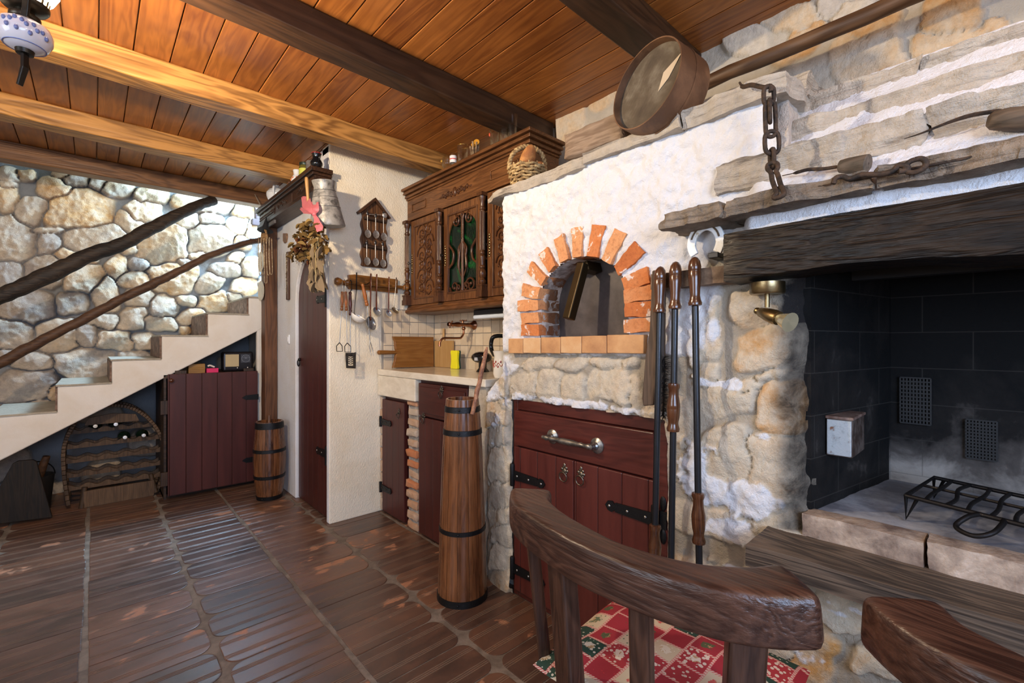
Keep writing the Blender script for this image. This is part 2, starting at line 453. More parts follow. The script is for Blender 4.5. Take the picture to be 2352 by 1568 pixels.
# ------------------------------------------------------------------ wall_left: rubble behind the stairs
WALL_Y = 4.95
S1 = [(60,260,70,110),(250,345,105,100),(410,165,110,90),(610,335,228,140),(200,75,65,40),(880,170,115,60),(1140,235,120,60),(1390,260,100,50),(1080,350,125,75),
 (980,440,100,75,35),(1580,410,80,35),(1410,420,85,50),(1620,320,110,50),(1820,350,80,45),(1770,460,85,65),(1900,490,60,70),(100,560,150,160),(370,490,130,20),(370,590,85,75),
 (740,560,220,88,-5),(560,670,140,52,15),(1240,600,183,133,0,.72),(1570,565,155,103),(1800,590,70,45),(60,810,100,95),(330,790,150,108),(620,850,135,108),(870,770,95,82,-30),
 (1040,745,75,42),(1000,860,115,58),(1300,845,175,110),(1690,790,105,52),(1770,705,65,38),(1890,780,60,70),(1570,890,85,75,-30),(1840,915,95,68),(210,1060,185,130),(530,1020,120,78),
 (790,965,85,120,-20,.6),(1040,1000,95,68),(1240,1060,100,75,20),(1400,1015,80,42),(1610,1025,110,72),(120,1270,150,110),(440,1270,145,118),(750,1150,120,58),(1000,1150,105,82),
 (1220,1190,105,58,0,.55),(1450,1130,90,48,-25),(660,1280,60,68),(870,1310,120,78),(1080,1320,78,58),(250,1470,150,68),(60,1430,60,55),(640,1480,200,108),(1000,1430,110,35),
 (1400,1240,50,35),(990,640,62,30),(1750,990,55,35),(1990,640,50,50),(2000,900,45,55),(200,1646,208,122,-10),(425,1700,40,65),(70,70,80,50),(560,110,110,48),(730,110,75,60),(60,145,60,30),(480,60,70,40),(1040,110,50,40),(70,1850,160,70),(330,1830,110,60),(1380,740,60,35),(1480,690,50,40)]
S1 = [s for s in S1 if s[2] > 11]
SL = ell(S1, 0, 380, 3.267, 1.16, y=WALL_Y)
SL = fillst(SL, -2.4, 2.6, -.1, 3.3, (.10, .19), 2500, 3)
U = np.arange(-2.3, 2.5, .0085); V = np.arange(-.02, 3.25, .0085); G = np.stack(np.meshgrid(U, V), -1).reshape(-1, 2)
F1, m, tn, tl = rubble(G, SL, 2.8, .045, 7, 2, (.015, .13), (1.08, .93))
P3 = np.column_stack([G, np.zeros(len(G))])
h = m * (.05 + .03 * (1 - np.minimum(F1, 1) ** 2) + .22 * tl) + fbm(P3, 9, 5, 4, .6) * .022 * (.25 + m) + (1 - np.abs(fbm(P3, 22, 3, 9))) * .012 * m
wp = K(588, 503, y=WALL_Y - .10); wx, wz = wp.x, wp.z
h = np.where((G[:, 0] > wx - .04) & (G[:, 1] > wz - .05), .03, h)
pos = np.column_stack([G[:, 0], WALL_Y - h, G[:, 1]])
STONE_L = masonry(((.44,.37,.32), (.62,.51,.40), (.70,.54,.38), (.62,.36,.16)), (.34,.35,.37), bump=.7)
wl = gridmesh('wall_left', STONE_L, U, V, pos, np.ones(len(G), bool), {'tone': tn, 'mort': 1 - m, 'white': np.zeros(len(G)) - .4})
tag(wl, kind='structure')

# ------------------------------------------------------------------ wall_right: stone wall over the oven ledge and the hood
RX = 1.93
SR = ell([(310,260,130,95),(590,120,150,70),(1010,110,150,70,-25,.4),(1085,390,225,165,-15,.55),(1640,310,240,130,-12,.8),(1630,120,190,130,0,.95),(1970,170,80,70),(1990,270,110,80),
          (620,340,130,60,-25,.98),(1130,150,140,75,-25,.85),(700,230,110,50,-25),(860,60,90,70)], 1600, 0, 2.8, 1.12, x=RX)
SR = fillst(SR, -1.6, 1.7, 1.4, 2.5, (.10, .17), 800, 5)
U = np.arange(-1.6, 1.72, .008); V = np.arange(1.80, 2.42, .008); G = np.stack(np.meshgrid(U, V), -1).reshape(-1, 2)
F1, m, tn, tl = rubble(G, SR, 3.2, .03, 9, 6, (.01, .10), (1.08, .98))
P3 = np.column_stack([G, np.ones(len(G))])
h = m * (.018 + .12 * tl) + fbm(P3, 10, 5, 14, .6) * .012
STONE_R = masonry(((.52,.46,.40), (.64,.56,.45), (.66,.50,.33), (.60,.34,.14)), (.62,.55,.45), bump=.6)
wr = gridmesh('wall_right', STONE_R, U, V, np.column_stack([RX - h, G]), np.ones(len(G), bool), {'tone': tn, 'mort': 1 - m, 'white': np.zeros(len(G)) - .1}, flip=True)
tag(wr, kind='structure')

# ------------------------------------------------------------------ plaster walls
PL = plaster((.87, .78, .62), 'dash', .45); PLW = plaster((.74, .74, .76), 'dash', .35)
DX = 1.09                                                          # the wall with the arched door
ARC = [(3.23 + .30 * cos(a), 1.44 + .32 * sin(a)) for a in [pi * k / 16 for k in range(17)]]
b = MB()
b.m = 1
b.prism([(2.893, 0), (2.93, 0)] + ARC[::-1] + [(3.53, 0), (4.16, 0), (4.16, 2.39), (2.893, 2.39)], 'x', DX, DX + .12)
b.m = 0
b.box((DX, 2.88, 0), (2.05, 2.893, 2.40)); b.box((1.98, 1.5, 0), (2.05, 2.88, 2.40)); b.box((DX + .1, 4.1, 0), (2.4, 4.16, 1.2))
b.box((DX + .10, 2.893, 0), (2.05, 3.0, 2.4)); b.box((DX, 2.893, 2.34), (2.05, 3.0, 2.40))
o = b.build('wall_back', [PL, PLW], bev=.012, seg=3); tag(o, kind='structure')
# kitchen back wall with its tiles
s = NT('wall_tiles'); v = s.coord(); tn = s.attr('tone'); n = s.noise(v, 45, 5, .6)
c = s.ramp(s.mth('ADD', s.mth('MULTIPLY', tn, .55), s.mth('MULTIPLY', n, .5)), [(.1, (.52, .40, .27)), (.8, (.70, .58, .42))])
TILE = s.fin(c, .5, s.bump(n, .15, .004), spec=.4)
GROUT = plain((.34, .30, .25), .9)
b = MB(); R = random.Random(5); TS = .082
b.m = 1; b.box((1.865, 1.5, .9), (1.98, 2.88, 1.45)); b.box((1.44, 2.874, .9), (1.87, 2.882, 1.375)); b.m = 0
for j in range(6):
    for i in range(17):
        b.t = R.random(); y1 = 2.87 - i * TS; z0 = .96 + j * TS
        b.box((1.858, y1 - TS + .004, z0), (1.868, y1, min(1.44, z0 + TS - .004)))
    if j < 5:
        for i in range(6):
            b.t = R.random(); x0 = 1.462 + (i - 1) * TS * .82 + .06
            if x0 < 1.44: continue
            b.box((x0, 2.868, .96 + j * TS), (min(1.858, x0 + TS * .82 - .004), 2.878, min(1.375, .96 + j * TS + TS - .004)))
o = b.build('trim_1', [TILE, GROUT], bev=.0012, seg=1); tag(o, kind='structure')
# walls behind the camera, each with its window
def wallwin(name, axis, at, u0, u1, wu0, wu1, wz0, wz1, top=2.42, n=2):
    w = MB()
    def bx(a, c, z0, z1, m=w, t0=0, t1=.15):
        if axis == 'x': m.box((at - t1, a, z0), (at - t0, c, z1))
        else: m.box((a, at - t1, z0), (c, at - t0, z1))
    bx(u0, wu0, 0, top); bx(wu1, u1, 0, top); bx(wu0, wu1, 0, wz0); bx(wu0, wu1, wz1, top)
    tag(w.build(name, PL), kind='structure')
    f = MB()
    for (a, c, z0, z1) in ((wu0, wu0+.06, wz0, wz1), (wu1-.06, wu1, wz0, wz1), (wu0+.06, wu1-.06, wz0, wz0+.06), (wu0+.06, wu1-.06, wz1-.06, wz1), ((wu0+wu1)/2-.03, (wu0+wu1)/2+.03, wz0+.06, wz1-.06)):
        bx(a, c, z0, z1, f, .05, .11)
    tag(f.build('window_%d' % n, plain((.07, .012, .012), .4)), kind='structure')
wallwin('wall_front', 'y', -1.6, -2.2, 2.0, -1.2, .5, .95, 2.1, n=2)
wallwin('wall_side', 'x', -2.2, -1.75, 4.95, .3, 1.7, .95, 2.1, n=3)
b = MB(); b.box((2.11, -1.6, 0), (2.2, 4.95, 3.2)); b.box((-2.3, -1.6, 2.45), (2.2, 4.30, 2.55)); b.box((-2.3, 4.30, 2.44), (2.4, 4.36, 3.2)); b.box((-2.3, 4.3, 3.2), (2.4, 5.0, 3.3)); b.box((-2.3, 4.36, 0), (-2.2, 4.95, 3.2)); b.box((2.4, 4.3, 0), (2.5, 5, 3.2))
tag(b.build('wall_outer', PL), kind='structure')
# window at the head of the stairs
b = MB()
for (x0, x1, z0, z1) in ((wx, wx+.085, wz, wz+.7), (wx-.03, wx+.9, wz-.06, wz), (wx+.45, wx+.53, wz, wz+.7), (wx+.1, wx+.8, wz+.62, wz+.7), (wx+.8, wx+.9, wz, wz+.7)):
    b.box((x0, WALL_Y - .11, z0), (x1, WALL_Y - .035, z1))
b.m = 1; b.box((wx+.08, WALL_Y - .075, wz), (wx+.8, WALL_Y - .07, wz+.62))
o = b.build('window_1', [plain((.022, .004, .007), .6), plain((.8, .85, .95), .3, emit=(.75, .86, 1), es=3.0)], bev=.004); tag(o, kind='structure')

# ------------------------------------------------------------------ floor of grooved roof tiles
s = NT('floor_tiles'); v = s.coord(); tn = s.attr('tone'); uv = s.attr('tuv', 'Vector'); sx = s.new('ShaderNodeSeparateXYZ', {0: uv})
ac = s.mth('ABSOLUTE', sx.outputs[1]); d = s.mth('SUBTRACT', ac, .046)
win = s.mth('LESS_THAN', s.mth('ABSOLUTE', d), .0128)
gr = s.mth('MULTIPLY', s.mth('MULTIPLY_ADD', s.mth('COSINE', s.mth('MULTIPLY', d, 2 * pi / .0085)), .5, .5), win)
off = s.new('ShaderNodeCombineXYZ', {0: s.mth('MULTIPLY', tn, 9.0), 1: s.mth('MULTIPLY', tn, 5.0), 2: 0.0})
n1 = s.noise(s.vadd(s.vmul(v, (1, 1.6, 1)), off.outputs[0]), 5.5, 6, .62, .5); n2 = s.noise(v, 60, 5, .65); n3 = s.noise(v, 1.3, 2, .5)
c = s.ramp(s.mth('ADD', s.mth('MULTIPLY', n1, .85), s.mth('MULTIPLY_ADD', tn, .4, -.14)), [(.2, (.050, .028, .020)), (.5, (.125, .058, .034)), (.75, (.20, .088, .043)), (.95, (.32, .135, .058))])
wear = s.mth('MULTIPLY', s.mth('SUBTRACT', s.mth('ADD', s.mth('ADD', s.noise(s.vadd(s.vmul(v, (1, 1.5, 1)), off.outputs[0]), 6.0, 7, .62, .2), s.mth('MULTIPLY', n3, .25)), s.mth('MULTIPLY', tn, .12)), .805), 20.0, clamp=True)
c = s.mix(s.mth('MULTIPLY', wear, .85), c, (.46, .20, .095))
c = s.mix(s.mth('MULTIPLY', gr, .62), c, s.mix(.6, c, (.34, .24, .16)))
rg = s.mth('ADD', s.mth('MULTIPLY_ADD', n1, .32, .22), s.mth('MULTIPLY', wear, .3))
FT = s.fin(c, rg, s.bump(s.mth('ADD', s.mth('SUBTRACT', s.mth('MULTIPLY', n1, .7), gr), s.mth('MULTIPLY', n2, .22)), .5, .003), spec=.9)
FG = mottled((.15, .115, .085), (.24, .19, .145), rough=.85, scale=14, bump=.6)
b = MB(); R = random.Random(11)
b.m = 1; b.box((-2.3, -1.7, -.05), (2.1, 5.0, -.0028)); b.m = 0
PX, PY = .3625, .196
for k in range(-6, 6):
    xs = -.025 + k * PX; odd = k % 2
    xa, xb = xs + .009, xs + PX - .009
    # k even: straight end at xa, rounded end at xb (odd joint)
    oy = R.uniform(0, PY)
    for j in range(-10, 27):
        yc = oy + j * PY; hw = PY / 2 - R.uniform(.0015, .0045)
        if yc < -1.5 or yc > 4.9: continue
        L0, L1 = (xa + R.uniform(-.003, .003), xb + R.uniform(-.008, .004)); rc = .052
        P = []
        def corner(cx, cy, a0): return [(cx + rc * cos(a0 + pi/2 * q / 6), cy + rc * sin(a0 + pi/2 * q / 6)) for q in range(7)]
        if odd == 0: P = [(L0, yc - hw)] + corner(L1 - rc, yc - hw + rc, -pi/2) + corner(L1 - rc, yc + hw - rc, 0) + [(L0, yc + hw)]
        else: P = [(L1, yc + hw)] + corner(L0 + rc, yc + hw - rc, pi/2) + corner(L0 + rc, yc - hw + rc, pi) + [(L1, yc - hw)]
        cx = (L0 + L1) / 2; n = len(P); dz = R.uniform(-.001, .001); b.t = R.random()
        inn = [(cx + (x - cx) * .985, yc + (y - yc) * .965) for x, y in P]
        vs = [(x, y, -.005) for x, y in P] + [(x, y, -.0008) for x, y in P] + [(x, y, dz * .5) for x, y in inn]
        fs = [tuple(2*n + i for i in range(n))] + [(i, (i+1) % n, n + (i+1) % n, n + i) for i in range(n)] + [(n+i, n+(i+1) % n, 2*n+(i+1) % n, 2*n+i) for i in range(n)]
        b.add(vs, fs, uv=[(x - cx + .001, y - yc, 1) for x, y, z in vs])
o = b.build('floor', [FT, FG]); tag(o, kind='structure')

# ------------------------------------------------------------------ ceiling boards and beams
CB = wood((.17, .048, .011), (.46, .165, .034), 'y', .9, .34, .55, .12, spec=.5)
b = MB(); R = random.Random(4); x = -2.2
while x < 1.95:
    w = R.choice((.105, .115, .125, .11)); b.t = R.random() * .9 + .05
    b.box((x + .0018, -1.6, 2.392 + R.uniform(0, .002)), (x + w - .0018, 4.30, 2.415)); x += w
b.t = .3; b.box((-2.3, -1.6, 2.415), (2.0, 4.3, 2.43))
o = b.build('ceiling', CB, bev=.002, seg=1); tag(o, kind='structure')
BM = [(0.89, 'ceiling beam coloured dark as unlit, nearest the fireplace, ending over the sieve', 0), (1.745, 'ceiling beam coloured dark brown as unlit, ending above the carved wall cupboard', 0), (2.52, 'ceiling beam coloured golden as lamplit, that passes above the spoon rack', 1),
      (3.385, 'ceiling beam coloured golden as lamplit, ending above the jars on the shelf', 1), (4.19, 'dark ceiling beam along the edge of the stairwell', 2)]
for i, (y, lab, k) in enumerate(BM):
    b = MB(); b.t = .15 + .17 * i
    x1 = (1.93, 1.93, 1.86, 1.08, 1.22)[i]
    def tp(T, a, L):
        W = a + T * L; return W
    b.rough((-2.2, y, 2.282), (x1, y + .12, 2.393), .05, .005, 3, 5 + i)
    mt = (wood((.022, .010, .005), (.085, .038, .016), 'x', .7, .45, .6, .3), wood((.115, .045, .011), (.44, .215, .06), 'x', .95, .42, 1.15, .3), wood((.045, .018, .008), (.20, .09, .035), 'x', 1.0, .45, 1.0, .3))[k]  # first two woods: unlit and lamplit copies, the light put into their colour
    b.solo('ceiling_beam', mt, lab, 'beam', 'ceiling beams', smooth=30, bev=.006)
# ================================================================== masonry of oven and fireplace
FX = 1.42
CABY0, CABY1, CABZ = .765, 1.53, .893
oven = thing('bread_oven', 'white plastered masonry bread oven with an arched brick mouth', 'oven', (1.6, 1.1, 0))
STONE_F = masonry(((.50,.43,.34), (.66,.58,.45), (.70,.57,.41), (.62,.33,.11)), (.52,.45,.35), (.80,.80,.82), bump=.7)
SF = ell([(340,1315,84,85,0,.25),(520,1330,82,98,0,.4),(710,1350,90,100,0,.3),(965,1340,145,100,0,.38),(1160,1380,45,100,0,.3),(430,1165,110,42,0,.35),(690,1165,130,42,0,.2),(930,1175,95,40,0,.4),(1110,1175,75,38,0,.3),(195,1310,40,80),(100,1350,50,100),(215,1465,50,40)], 1100, 460, 3.137, 1.10, x=FX)
SF += ell([(600,960,200,110,5,.6),(610,1225,185,118,0,.75),(215,1000,85,130,0,.3),(215,1210,85,75,0,.5),(650,1415,110,28,-10,.5),(470,1465,130,48,0,.35),(250,1400,80,90,0,.5)], 1550, 380, 2.933, 1.10, x=FX)
SF += ell([(435,205,92,122,5,1.0),(165,125,140,90,0,.3),(400,490,120,140,0,.55),(160,420,135,125,0,.5),(430,765,140,70,0,.4),(580,1450,140,110,0,.95),(730,1200,120,80,10,.7),(1500,1520,130,80,0,.9),(930,1430,120,90,0,.6),(430,1350,110,70,0,.4)], 1600, 850, 2.183, 1.10, x=FX)
SF += ell([(590,200,85,70),(600,340,70,70),(610,540,70,120),(612,740,70,75),(615,890,70,60),(620,1010,65,60),(625,1150,65,80),(625,1310,65,75)], 940, 880, 2.903, 1.12, x=FX)
SF = fillst(SF, -1.1, 1.8, -.05, 1.12, (.07, .12), 700, 9)
U = np.arange(-1.05, 1.76, .0062); V = np.arange(-.01, 1.835, .0062); G = np.stack(np.meshgrid(U, V), -1).reshape(-1, 2)
Y, Z = G[:, 0], G[:, 1]
P3 = np.column_stack([G, np.zeros(len(G))])
F1, m, tn, tl = rubble(G, SF, 3.6, .035, 11, 21, (.01, .09), (1.09, .98))
big = fbm(P3, 5, 3, 31); mid = fbm(P3, 18, 5, 33, .6); lump = fbm(P3, 34, 4, 37, .6)
# whitewash: everything above the tile sill on the oven, and splashes lower down
rb = .60 + .05 * big                                              # its right limit low down
wh = sst(1.06, 1.14, Z) * np.maximum(sst(.55, .66, Y - .06 * big), sst(1.38, 1.46, Z))
for (px, py, rx, ry, st) in ((1695,1140,120,75,1.1),(1650,880,60,16,.8),(1690,1215,90,60,.95),(1600,820,40,80,.5),(1780,1330,200,60,.8),(2120,1450,160,50,.8),(1900,1390,80,40,.6),(1300,812,150,12,.55),(1330,925,190,10,.9),(1160,845,40,40,1.0),(1145,900,25,40,.8),(1790,850,25,30,.5),(1140,960,20,60,.4),(1640,760,25,60,.5),(1600,1050,40,90,.5),(1760,1000,30,20,.5),(1870,1500,60,50,.7)):
    c = K(px, py, x=FX); e = K(px + rx, py + ry, x=FX); a, bb = abs(e.y - c.y), abs(e.z - c.z)
    wh = np.maximum(wh, st * np.exp(-((Y - c.y) / a) ** 2 - ((Z - c.z) / bb) ** 2) * 1.15)
low = 1 - sst(1.06, 1.14, Z)
hs = .010 + m * (.012 + .12 * tl + .006 * (1 - np.minimum(F1, 1) ** 2)) + mid * .012 + big * .006
wh = np.clip(wh + np.where((wh > .05) & (Z < 1.05), mid * .9, 0), 0, 1.1)
hp = .018 + big * .012 + mid * .017 + lump * .010
H = np.where(wh > .5, hp * sst(.3, .8, wh) + hs * (1 - sst(.3, .8, wh)), hs * (1 - sst(.0, .5, wh) * .3))
# the jamb rounds off into the firebox; the left edge rounds off too
inj = (Z > .63) & (Z < 1.47)
je = .385 + .022 * fbm(P3, 13, 3, 41) 
rr = np.clip((je + .05 - Y) / .07, 0, 1); H = np.where(inj, H - rr ** 2 * .07, H)
LE = np.where(Z > 1.0, 1.607, 1.607 + .12 * sst(1.02, .88, Z)) + .008 * fbm(P3, 25, 3, 43)
rl = np.clip((Y - LE + .03) / .03, 0, 1); H = H - rl ** 2 * .03
# the bevelled mouth
YC, AW, SPR, RISE, SILLZ = 1.130, .215, 1.315, .165, 1.166
mouth = (np.abs(Y - YC) < AW - .004) & (Z > SILLZ - .03) & (Z < SPR + RISE * np.sqrt(np.clip(1 - ((Y - YC) / AW) ** 2, 0, 1)) - .003)
cab = (Y > CABY0 + .004) & (Y < CABY1 - .004) & (Z < CABZ - .004)
keep = ~mouth & ~cab & (Y < LE) & ~((Y < je - .02) & inj) & ~((Y < .43) & (Z >= 1.45)) 
keep &= ~((Z > .62) & (Y < .33))
POSF = np.column_stack([FX - H, G]); ATT = {'tone': tn, 'mort': 1 - m, 'white': wh * 1.5 - .35, 'soot': np.where(inj, sst(.075, .015, Y - je) * .9, 0) + .35 * np.where((Z > 1.2) & inj, sst(.2, .0, Y - je), 0)}
YB = U[np.argmin(np.abs(U - .752))]; ZB = V[np.argmin(np.abs(V - 1.45))]
gridmesh('oven_wall', STONE_F, U, V, POSF, keep & ((Y > YB - 1e-6) | (Z > ZB - 1e-6)), ATT, oven, flip=True)
# body of the oven behind its face
b = MB()
b.box((1.47, 1.36, 0), (1.97, 1.60, 1.83)); b.box((1.46, 1.54, 0), (1.97, 1.715, .92)); b.box((1.62, .44, .92), (1.97, 1.36, 1.83)); b.box((1.47, .44, 1.52), (1.62, 1.36, 1.83)); b.box((1.45, .44, .90), (1.62, .90, 1.52)); b.box((1.45, .90, .92), (1.62, 1.36, 1.10))
b.box((1.46, .46, 0), (1.97, .74, .9)); b.box((1.80, .74, 0), (1.97, 1.54, .92))
b.build('oven_core', plaster((.80, .80, .80), 'lump', .5), oven)
# arch of bricks, left reveal and voussoirs
b = MB(); R = random.Random(3)
def brick(yz0, yz1, w0, w1, x0=FX - .037, x1=FX + .10, seed=0):
    """voussoir: from inner point to outer point, inner / outer width"""
    a = np.array(yz0); c = np.array(yz1); d = (c - a) / np.linalg.norm(c - a); n = np.array([-d[1], d[0]])
    def tp(T, A, L):
        along = a + np.outer(T[:, 1], c - a); w = (w0 + (w1 - w0) * T[:, 1]) * (T[:, 2] - .5)
        yz = along + n * w[:, None]
        return np.column_stack([x0 + T[:, 0] * (x1 - x0), yz])
    b.t = R.random(); b.rough((x0, 0, 0), (x1, np.linalg.norm(c - a), w0), .010, .008, 20, seed, taper=tp)
for k, z in enumerate((1.198, 1.252, 1.306)):
    brick((YC + AW - .004, z), (YC + AW + .112 + R.uniform(-.012, .012), z + R.uniform(-.004, .004)), .046, .048, seed=k)
    brick((YC - AW + .004, z + .006), (YC - AW - .115 + R.uniform(-.012, .012), z + .01), .046, .05, seed=k + 20)
na = 9
for k in range(na):
    a = pi * (k + .62) / (na + .24); e = (YC + (AW - .004) * cos(a), SPR + RISE * sin(a)); L = .112 + R.uniform(-.012, .012)
    dr = np.array([cos(a) / AW, sin(a) / RISE]); dr /= np.linalg.norm(dr)
    brick(e, (e[0] + dr[0] * L, e[1] + dr[1] * L), .046 + R.uniform(-.004, .003), .056, seed=40 + k)
b.build('brick_arch', brick_red(-.175), oven, smooth=40)
# mortar lining between the bricks
b = MB(); prof = []
for k in range(25):
    a = pi * k / 24; prof.append((YC + AW * cos(a), SPR + RISE * sin(a)))
prof = [(YC + AW, SILLZ - .02)] + prof + [(YC - AW, SILLZ - .02)]
vs = []; fs = []
for (y, z) in prof: vs += [(FX - .016, y, z), (FX + .115, YC + (y - YC) * .99, z)]
for i in range(len(prof) - 1): fs.append((2*i, 2*i+1, 2*i+3, 2*i+2))
b.add(vs, fs)
b.box((FX + .0, YC - AW - .03, 1.09), (FX + .2, YC + AW + .03, SILLZ - .012))
b.build('arch_mortar', mottled((.20, .15, .12), (.62, .58, .52), rough=.9, scale=9), oven)
# tile sill
b = MB(); R = random.Random(8); ys = [1.524, 1.428, 1.322, 1.212, 1.105, .988, .835]
for i in range(6):
    b.t = R.random(); b.rough((FX - .042, ys[i+1] + .0015, 1.098 + i * .002), (FX + .10, ys[i] - .0015, 1.163 + i * .002), .02, .0015, 20, i)
s = NT('sill_tile'); v = s.coord(); n = s.noise(v, 14, 5, .6); tn = s.attr('tone')
c = s.ramp(s.mth('ADD', s.mth('MULTIPLY', n, .7), s.mth('MULTIPLY', tn, .35)), [(.2, (.36, .16, .065)), (.5, (.58, .31, .13)), (.8, (.68, .45, .24))])
b.build('tile_sill', s.fin(c, .7, s.bump(s.noise(v, 160, 3, .6), .3, .003)), oven, smooth=40, bev=.002)
# iron door of the mouth with its slanting tube handle
DK = mottled((.055, .045, .045), (.10, .085, .08), (.16, .14, .12), rough=.5, scale=7, metal=.35, bump=.1, lo=.4, hi=.62)
b = MB(); prof2 = [(YC + (y - YC) * .985, z) for y, z in prof]
b.prism(prof2, 'x', FX + .098, FX + .108)
dr = b.build('oven_door', DK, oven)
hp0, hp1 = K(1372, 618, x=FX + .095), K(1340, 612, x=FX + .005); hp2 = K(1306, 733, x=FX - .045)
b = MB(); M1 = align(hp1 - hp0)
def sqtube(mb, a, c, w, roll=0, n=4):
    d = Vector(c) - Vector(a); M = Matrix.Translation(a) @ align(d, roll); r = w / 2
    mb.add([(-r,-r,0),(r,-r,0),(r,r,0),(-r,r,0),(-r,-r,d.length),(r,-r,d.length),(r,r,d.length),(-r,r,d.length)], [(0,3,2,1),(4,5,6,7),(0,1,5,4),(1,2,6,5),(2,3,7,6),(3,0,4,7)], M)
sqtube(b, hp0, hp1 + (hp0 - hp1) * .05, .04, .3); sqtube(b, hp1 + Vector((0, 0, .012)), hp2, .038, .5)
hn = b.build('door_handle', plain((.055, .038, .018), .34, .85, .05), dr, bev=.004); hn['label'] = 'brown square tube handle'
# stone ledge over the oven
SLATE = masonry(((.36,.32,.27), (.52,.46,.38), (.58,.50,.40), (.46,.38,.29)), (.5,.5,.5), bump=.9, fine=38, strata=1.2)
SLATE2 = masonry(((.12,.10,.08), (.26,.21,.16), (.42,.33,.24), (.34,.25,.15)), (.5,.5,.5), bump=1.0, fine=44, strata=1.5)
b = MB(); R = random.Random(6)
for i, (y0, y1, x0, z0, z1) in enumerate(((1.10, 1.735, 1.385, 1.815, 1.858), (.70, 1.10, 1.37, 1.828, 1.87), (.40, .70, 1.375, 1.825, 1.885))):
    b.t = (.35, .5, .42)[i]
    def tp(T, a, L, i=i):
        W = a + T * L
        if i == 0:
            k = np.clip((W[:, 1] - 1.45) / .29, 0, 1); W[:, 0] += k ** 3 * .05 * (1 - T[:, 0]); W[:, 2] = np.where(T[:, 2] < .5, W[:, 2] + k * .018, W[:, 2] - k * .008)
        return W
    b.rough((x0, y0, z0), (1.95, y1, z1), .016, .022, 11, 10 + i, taper=tp)
b.t = .55; b.rough((1.55, .40, 1.88), (1.95, .58, 1.95), .016, .03, 14, 4)
b.build('ledge_slab', SLATE, oven, smooth=35)
b = MB(); b.t = .6; b.rough((1.43, .415, 1.50), (1.95, .50, 1.90), .012, .035, 13, 8); b.t = .95; b.rough((1.60, .40, 1.70), (1.75, .45, 1.80), .012, .012, 16, 9)
b.build('broken_end', masonry(((.40,.35,.30), (.55,.48,.42), (.62,.55,.48), (.50,.25,.08)), (.5,.5,.5), bump=.9, fine=30), oven, smooth=35)

# ------------------------------------------------------------------ fireplace
fire = thing('fireplace', 'open stone fireplace with a dark hewn mantel beam and sooty firebox', 'fireplace', (1.6, 0, 0))
YR = -.98
gridmesh('stone_jamb', STONE_F, U, V, POSF, keep & (Y < YB + 1e-6) & (Z < ZB + 1e-6), ATT, fire, flip=True)
SOOT = NT('soot_brick'); s = SOOT; v = s.coord(); sep = s.new('ShaderNodeSeparateXYZ', {0: v})
uvc = s.new('ShaderNodeCombineXYZ', {0: s.mth('ADD', sep.outputs[1], s.mth('MULTIPLY', sep.outputs[0], 1.0)), 1: sep.outputs[2], 2: 0.0})
br = s.new('ShaderNodeTexBrick', {'Vector': uvc.outputs[0], 'Color1': (1,1,1,1), 'Color2': (.8,.8,.8,1), 'Mortar': (0,0,0,1), 'Scale': 1.0, 'Mortar Size': .0016, 'Brick Width': .235, 'Row Height': .118, 'Bias': 0.0})
n = s.noise(v, 5, 6, .62, .4); hz = s.mth('SUBTRACT', sep.outputs[2], .86)
back = s.mth('GREATER_THAN', sep.outputs[0], .385); ash = s.mth('ADD', s.mth('MULTIPLY_ADD', n, 1.25, -.56), s.mth('MULTIPLY', s.mth('SUBTRACT', .14, hz), s.mth('MULTIPLY_ADD', back, 1.7, .12)))
c = s.ramp(ash, [(.0, (.0028, .0028, .003)), (.22, (.012, .010, .009)), (.44, (.085, .072, .064)), (.66, (.30, .27, .24))])
c = s.mix(s.mth('MULTIPLY', s.mth('SUBTRACT', 1.0, br.outputs[1]), 0.0), c, c)
line = s.mth('MULTIPLY', br.outputs[1], .35); c = s.mix(line, c, (.06, .053, .046))
SOOTM = s.fin(c, .85, s.bump(s.mth('ADD', s.noise(v, 60, 5, .6), s.mth('MULTIPLY', br.outputs[1], -.6)), .4, .006), spec=.25)
b = MB()
b.prism([(1.455, .365), (2.03, .262), (2.03, .43), (1.455, .425)], 'z', .60, 1.56)
b.box((2.0, YR, .60), (2.08, .30, 1.75)); b.box((1.36, YR - .05, .60), (2.05, YR, 1.75)); b.box((1.56, YR, 1.70), (2.05, .44, 1.78))
b.build('firebox', SOOTM, fire)
b = MB(); b.box((1.70, YR, 1.335), (1.74, .32, 1.375)); b.build('iron_lintel', plain((.02, .02, .022), .6, .5), fire)
b = MB(); b.rough((1.46, YR, .60), (2.02, .37, .682), .02, .006, 16, 3)
b.build('hearth', mottled((.16, .16, .18), (.34, .34, .36), (.42, .41, .41), rough=.9, scale=6, bump=.5), fire, smooth=40)
b = MB(); R = random.Random(2)
b.t = .45; b.rough((1.405, .128, .628), (1.475, .372, .688), .014, .006, 20, 1)
b.t = .7; b.rough((1.407, -.42, .628), (1.475, .122, .692), .014, .006, 20, 2); b.t = .5; b.rough((1.407, YR, .628), (1.475, -.425, .69), .02, .006, 20, 6)
b.build('hearth_curb', mottled((.15, .10, .075), (.46, .35, .26), (.62, .50, .40), rough=.9, scale=13, bump=.8, lo=.36, hi=.62), fire, smooth=40)
MANT = wood((.004, .003, .0025), (.026, .015, .008), 'y', 2.0, .40, 1.2, .8, spec=.28)
b = MB()
def tpm(T, a, L):
    W = a + T * L; W[:, 2] += np.where(T[:, 2] < .5, .012 * np.sin(W[:, 1] * 7), .0) + .010 * np.sin(W[:, 1] * 2.2) * (1 - T[:, 2]); return W
b.rough((1.285, YR, 1.312), (1.46, .545, 1.452), .016, .008, 9, 12, taper=tpm, bulge=.02)
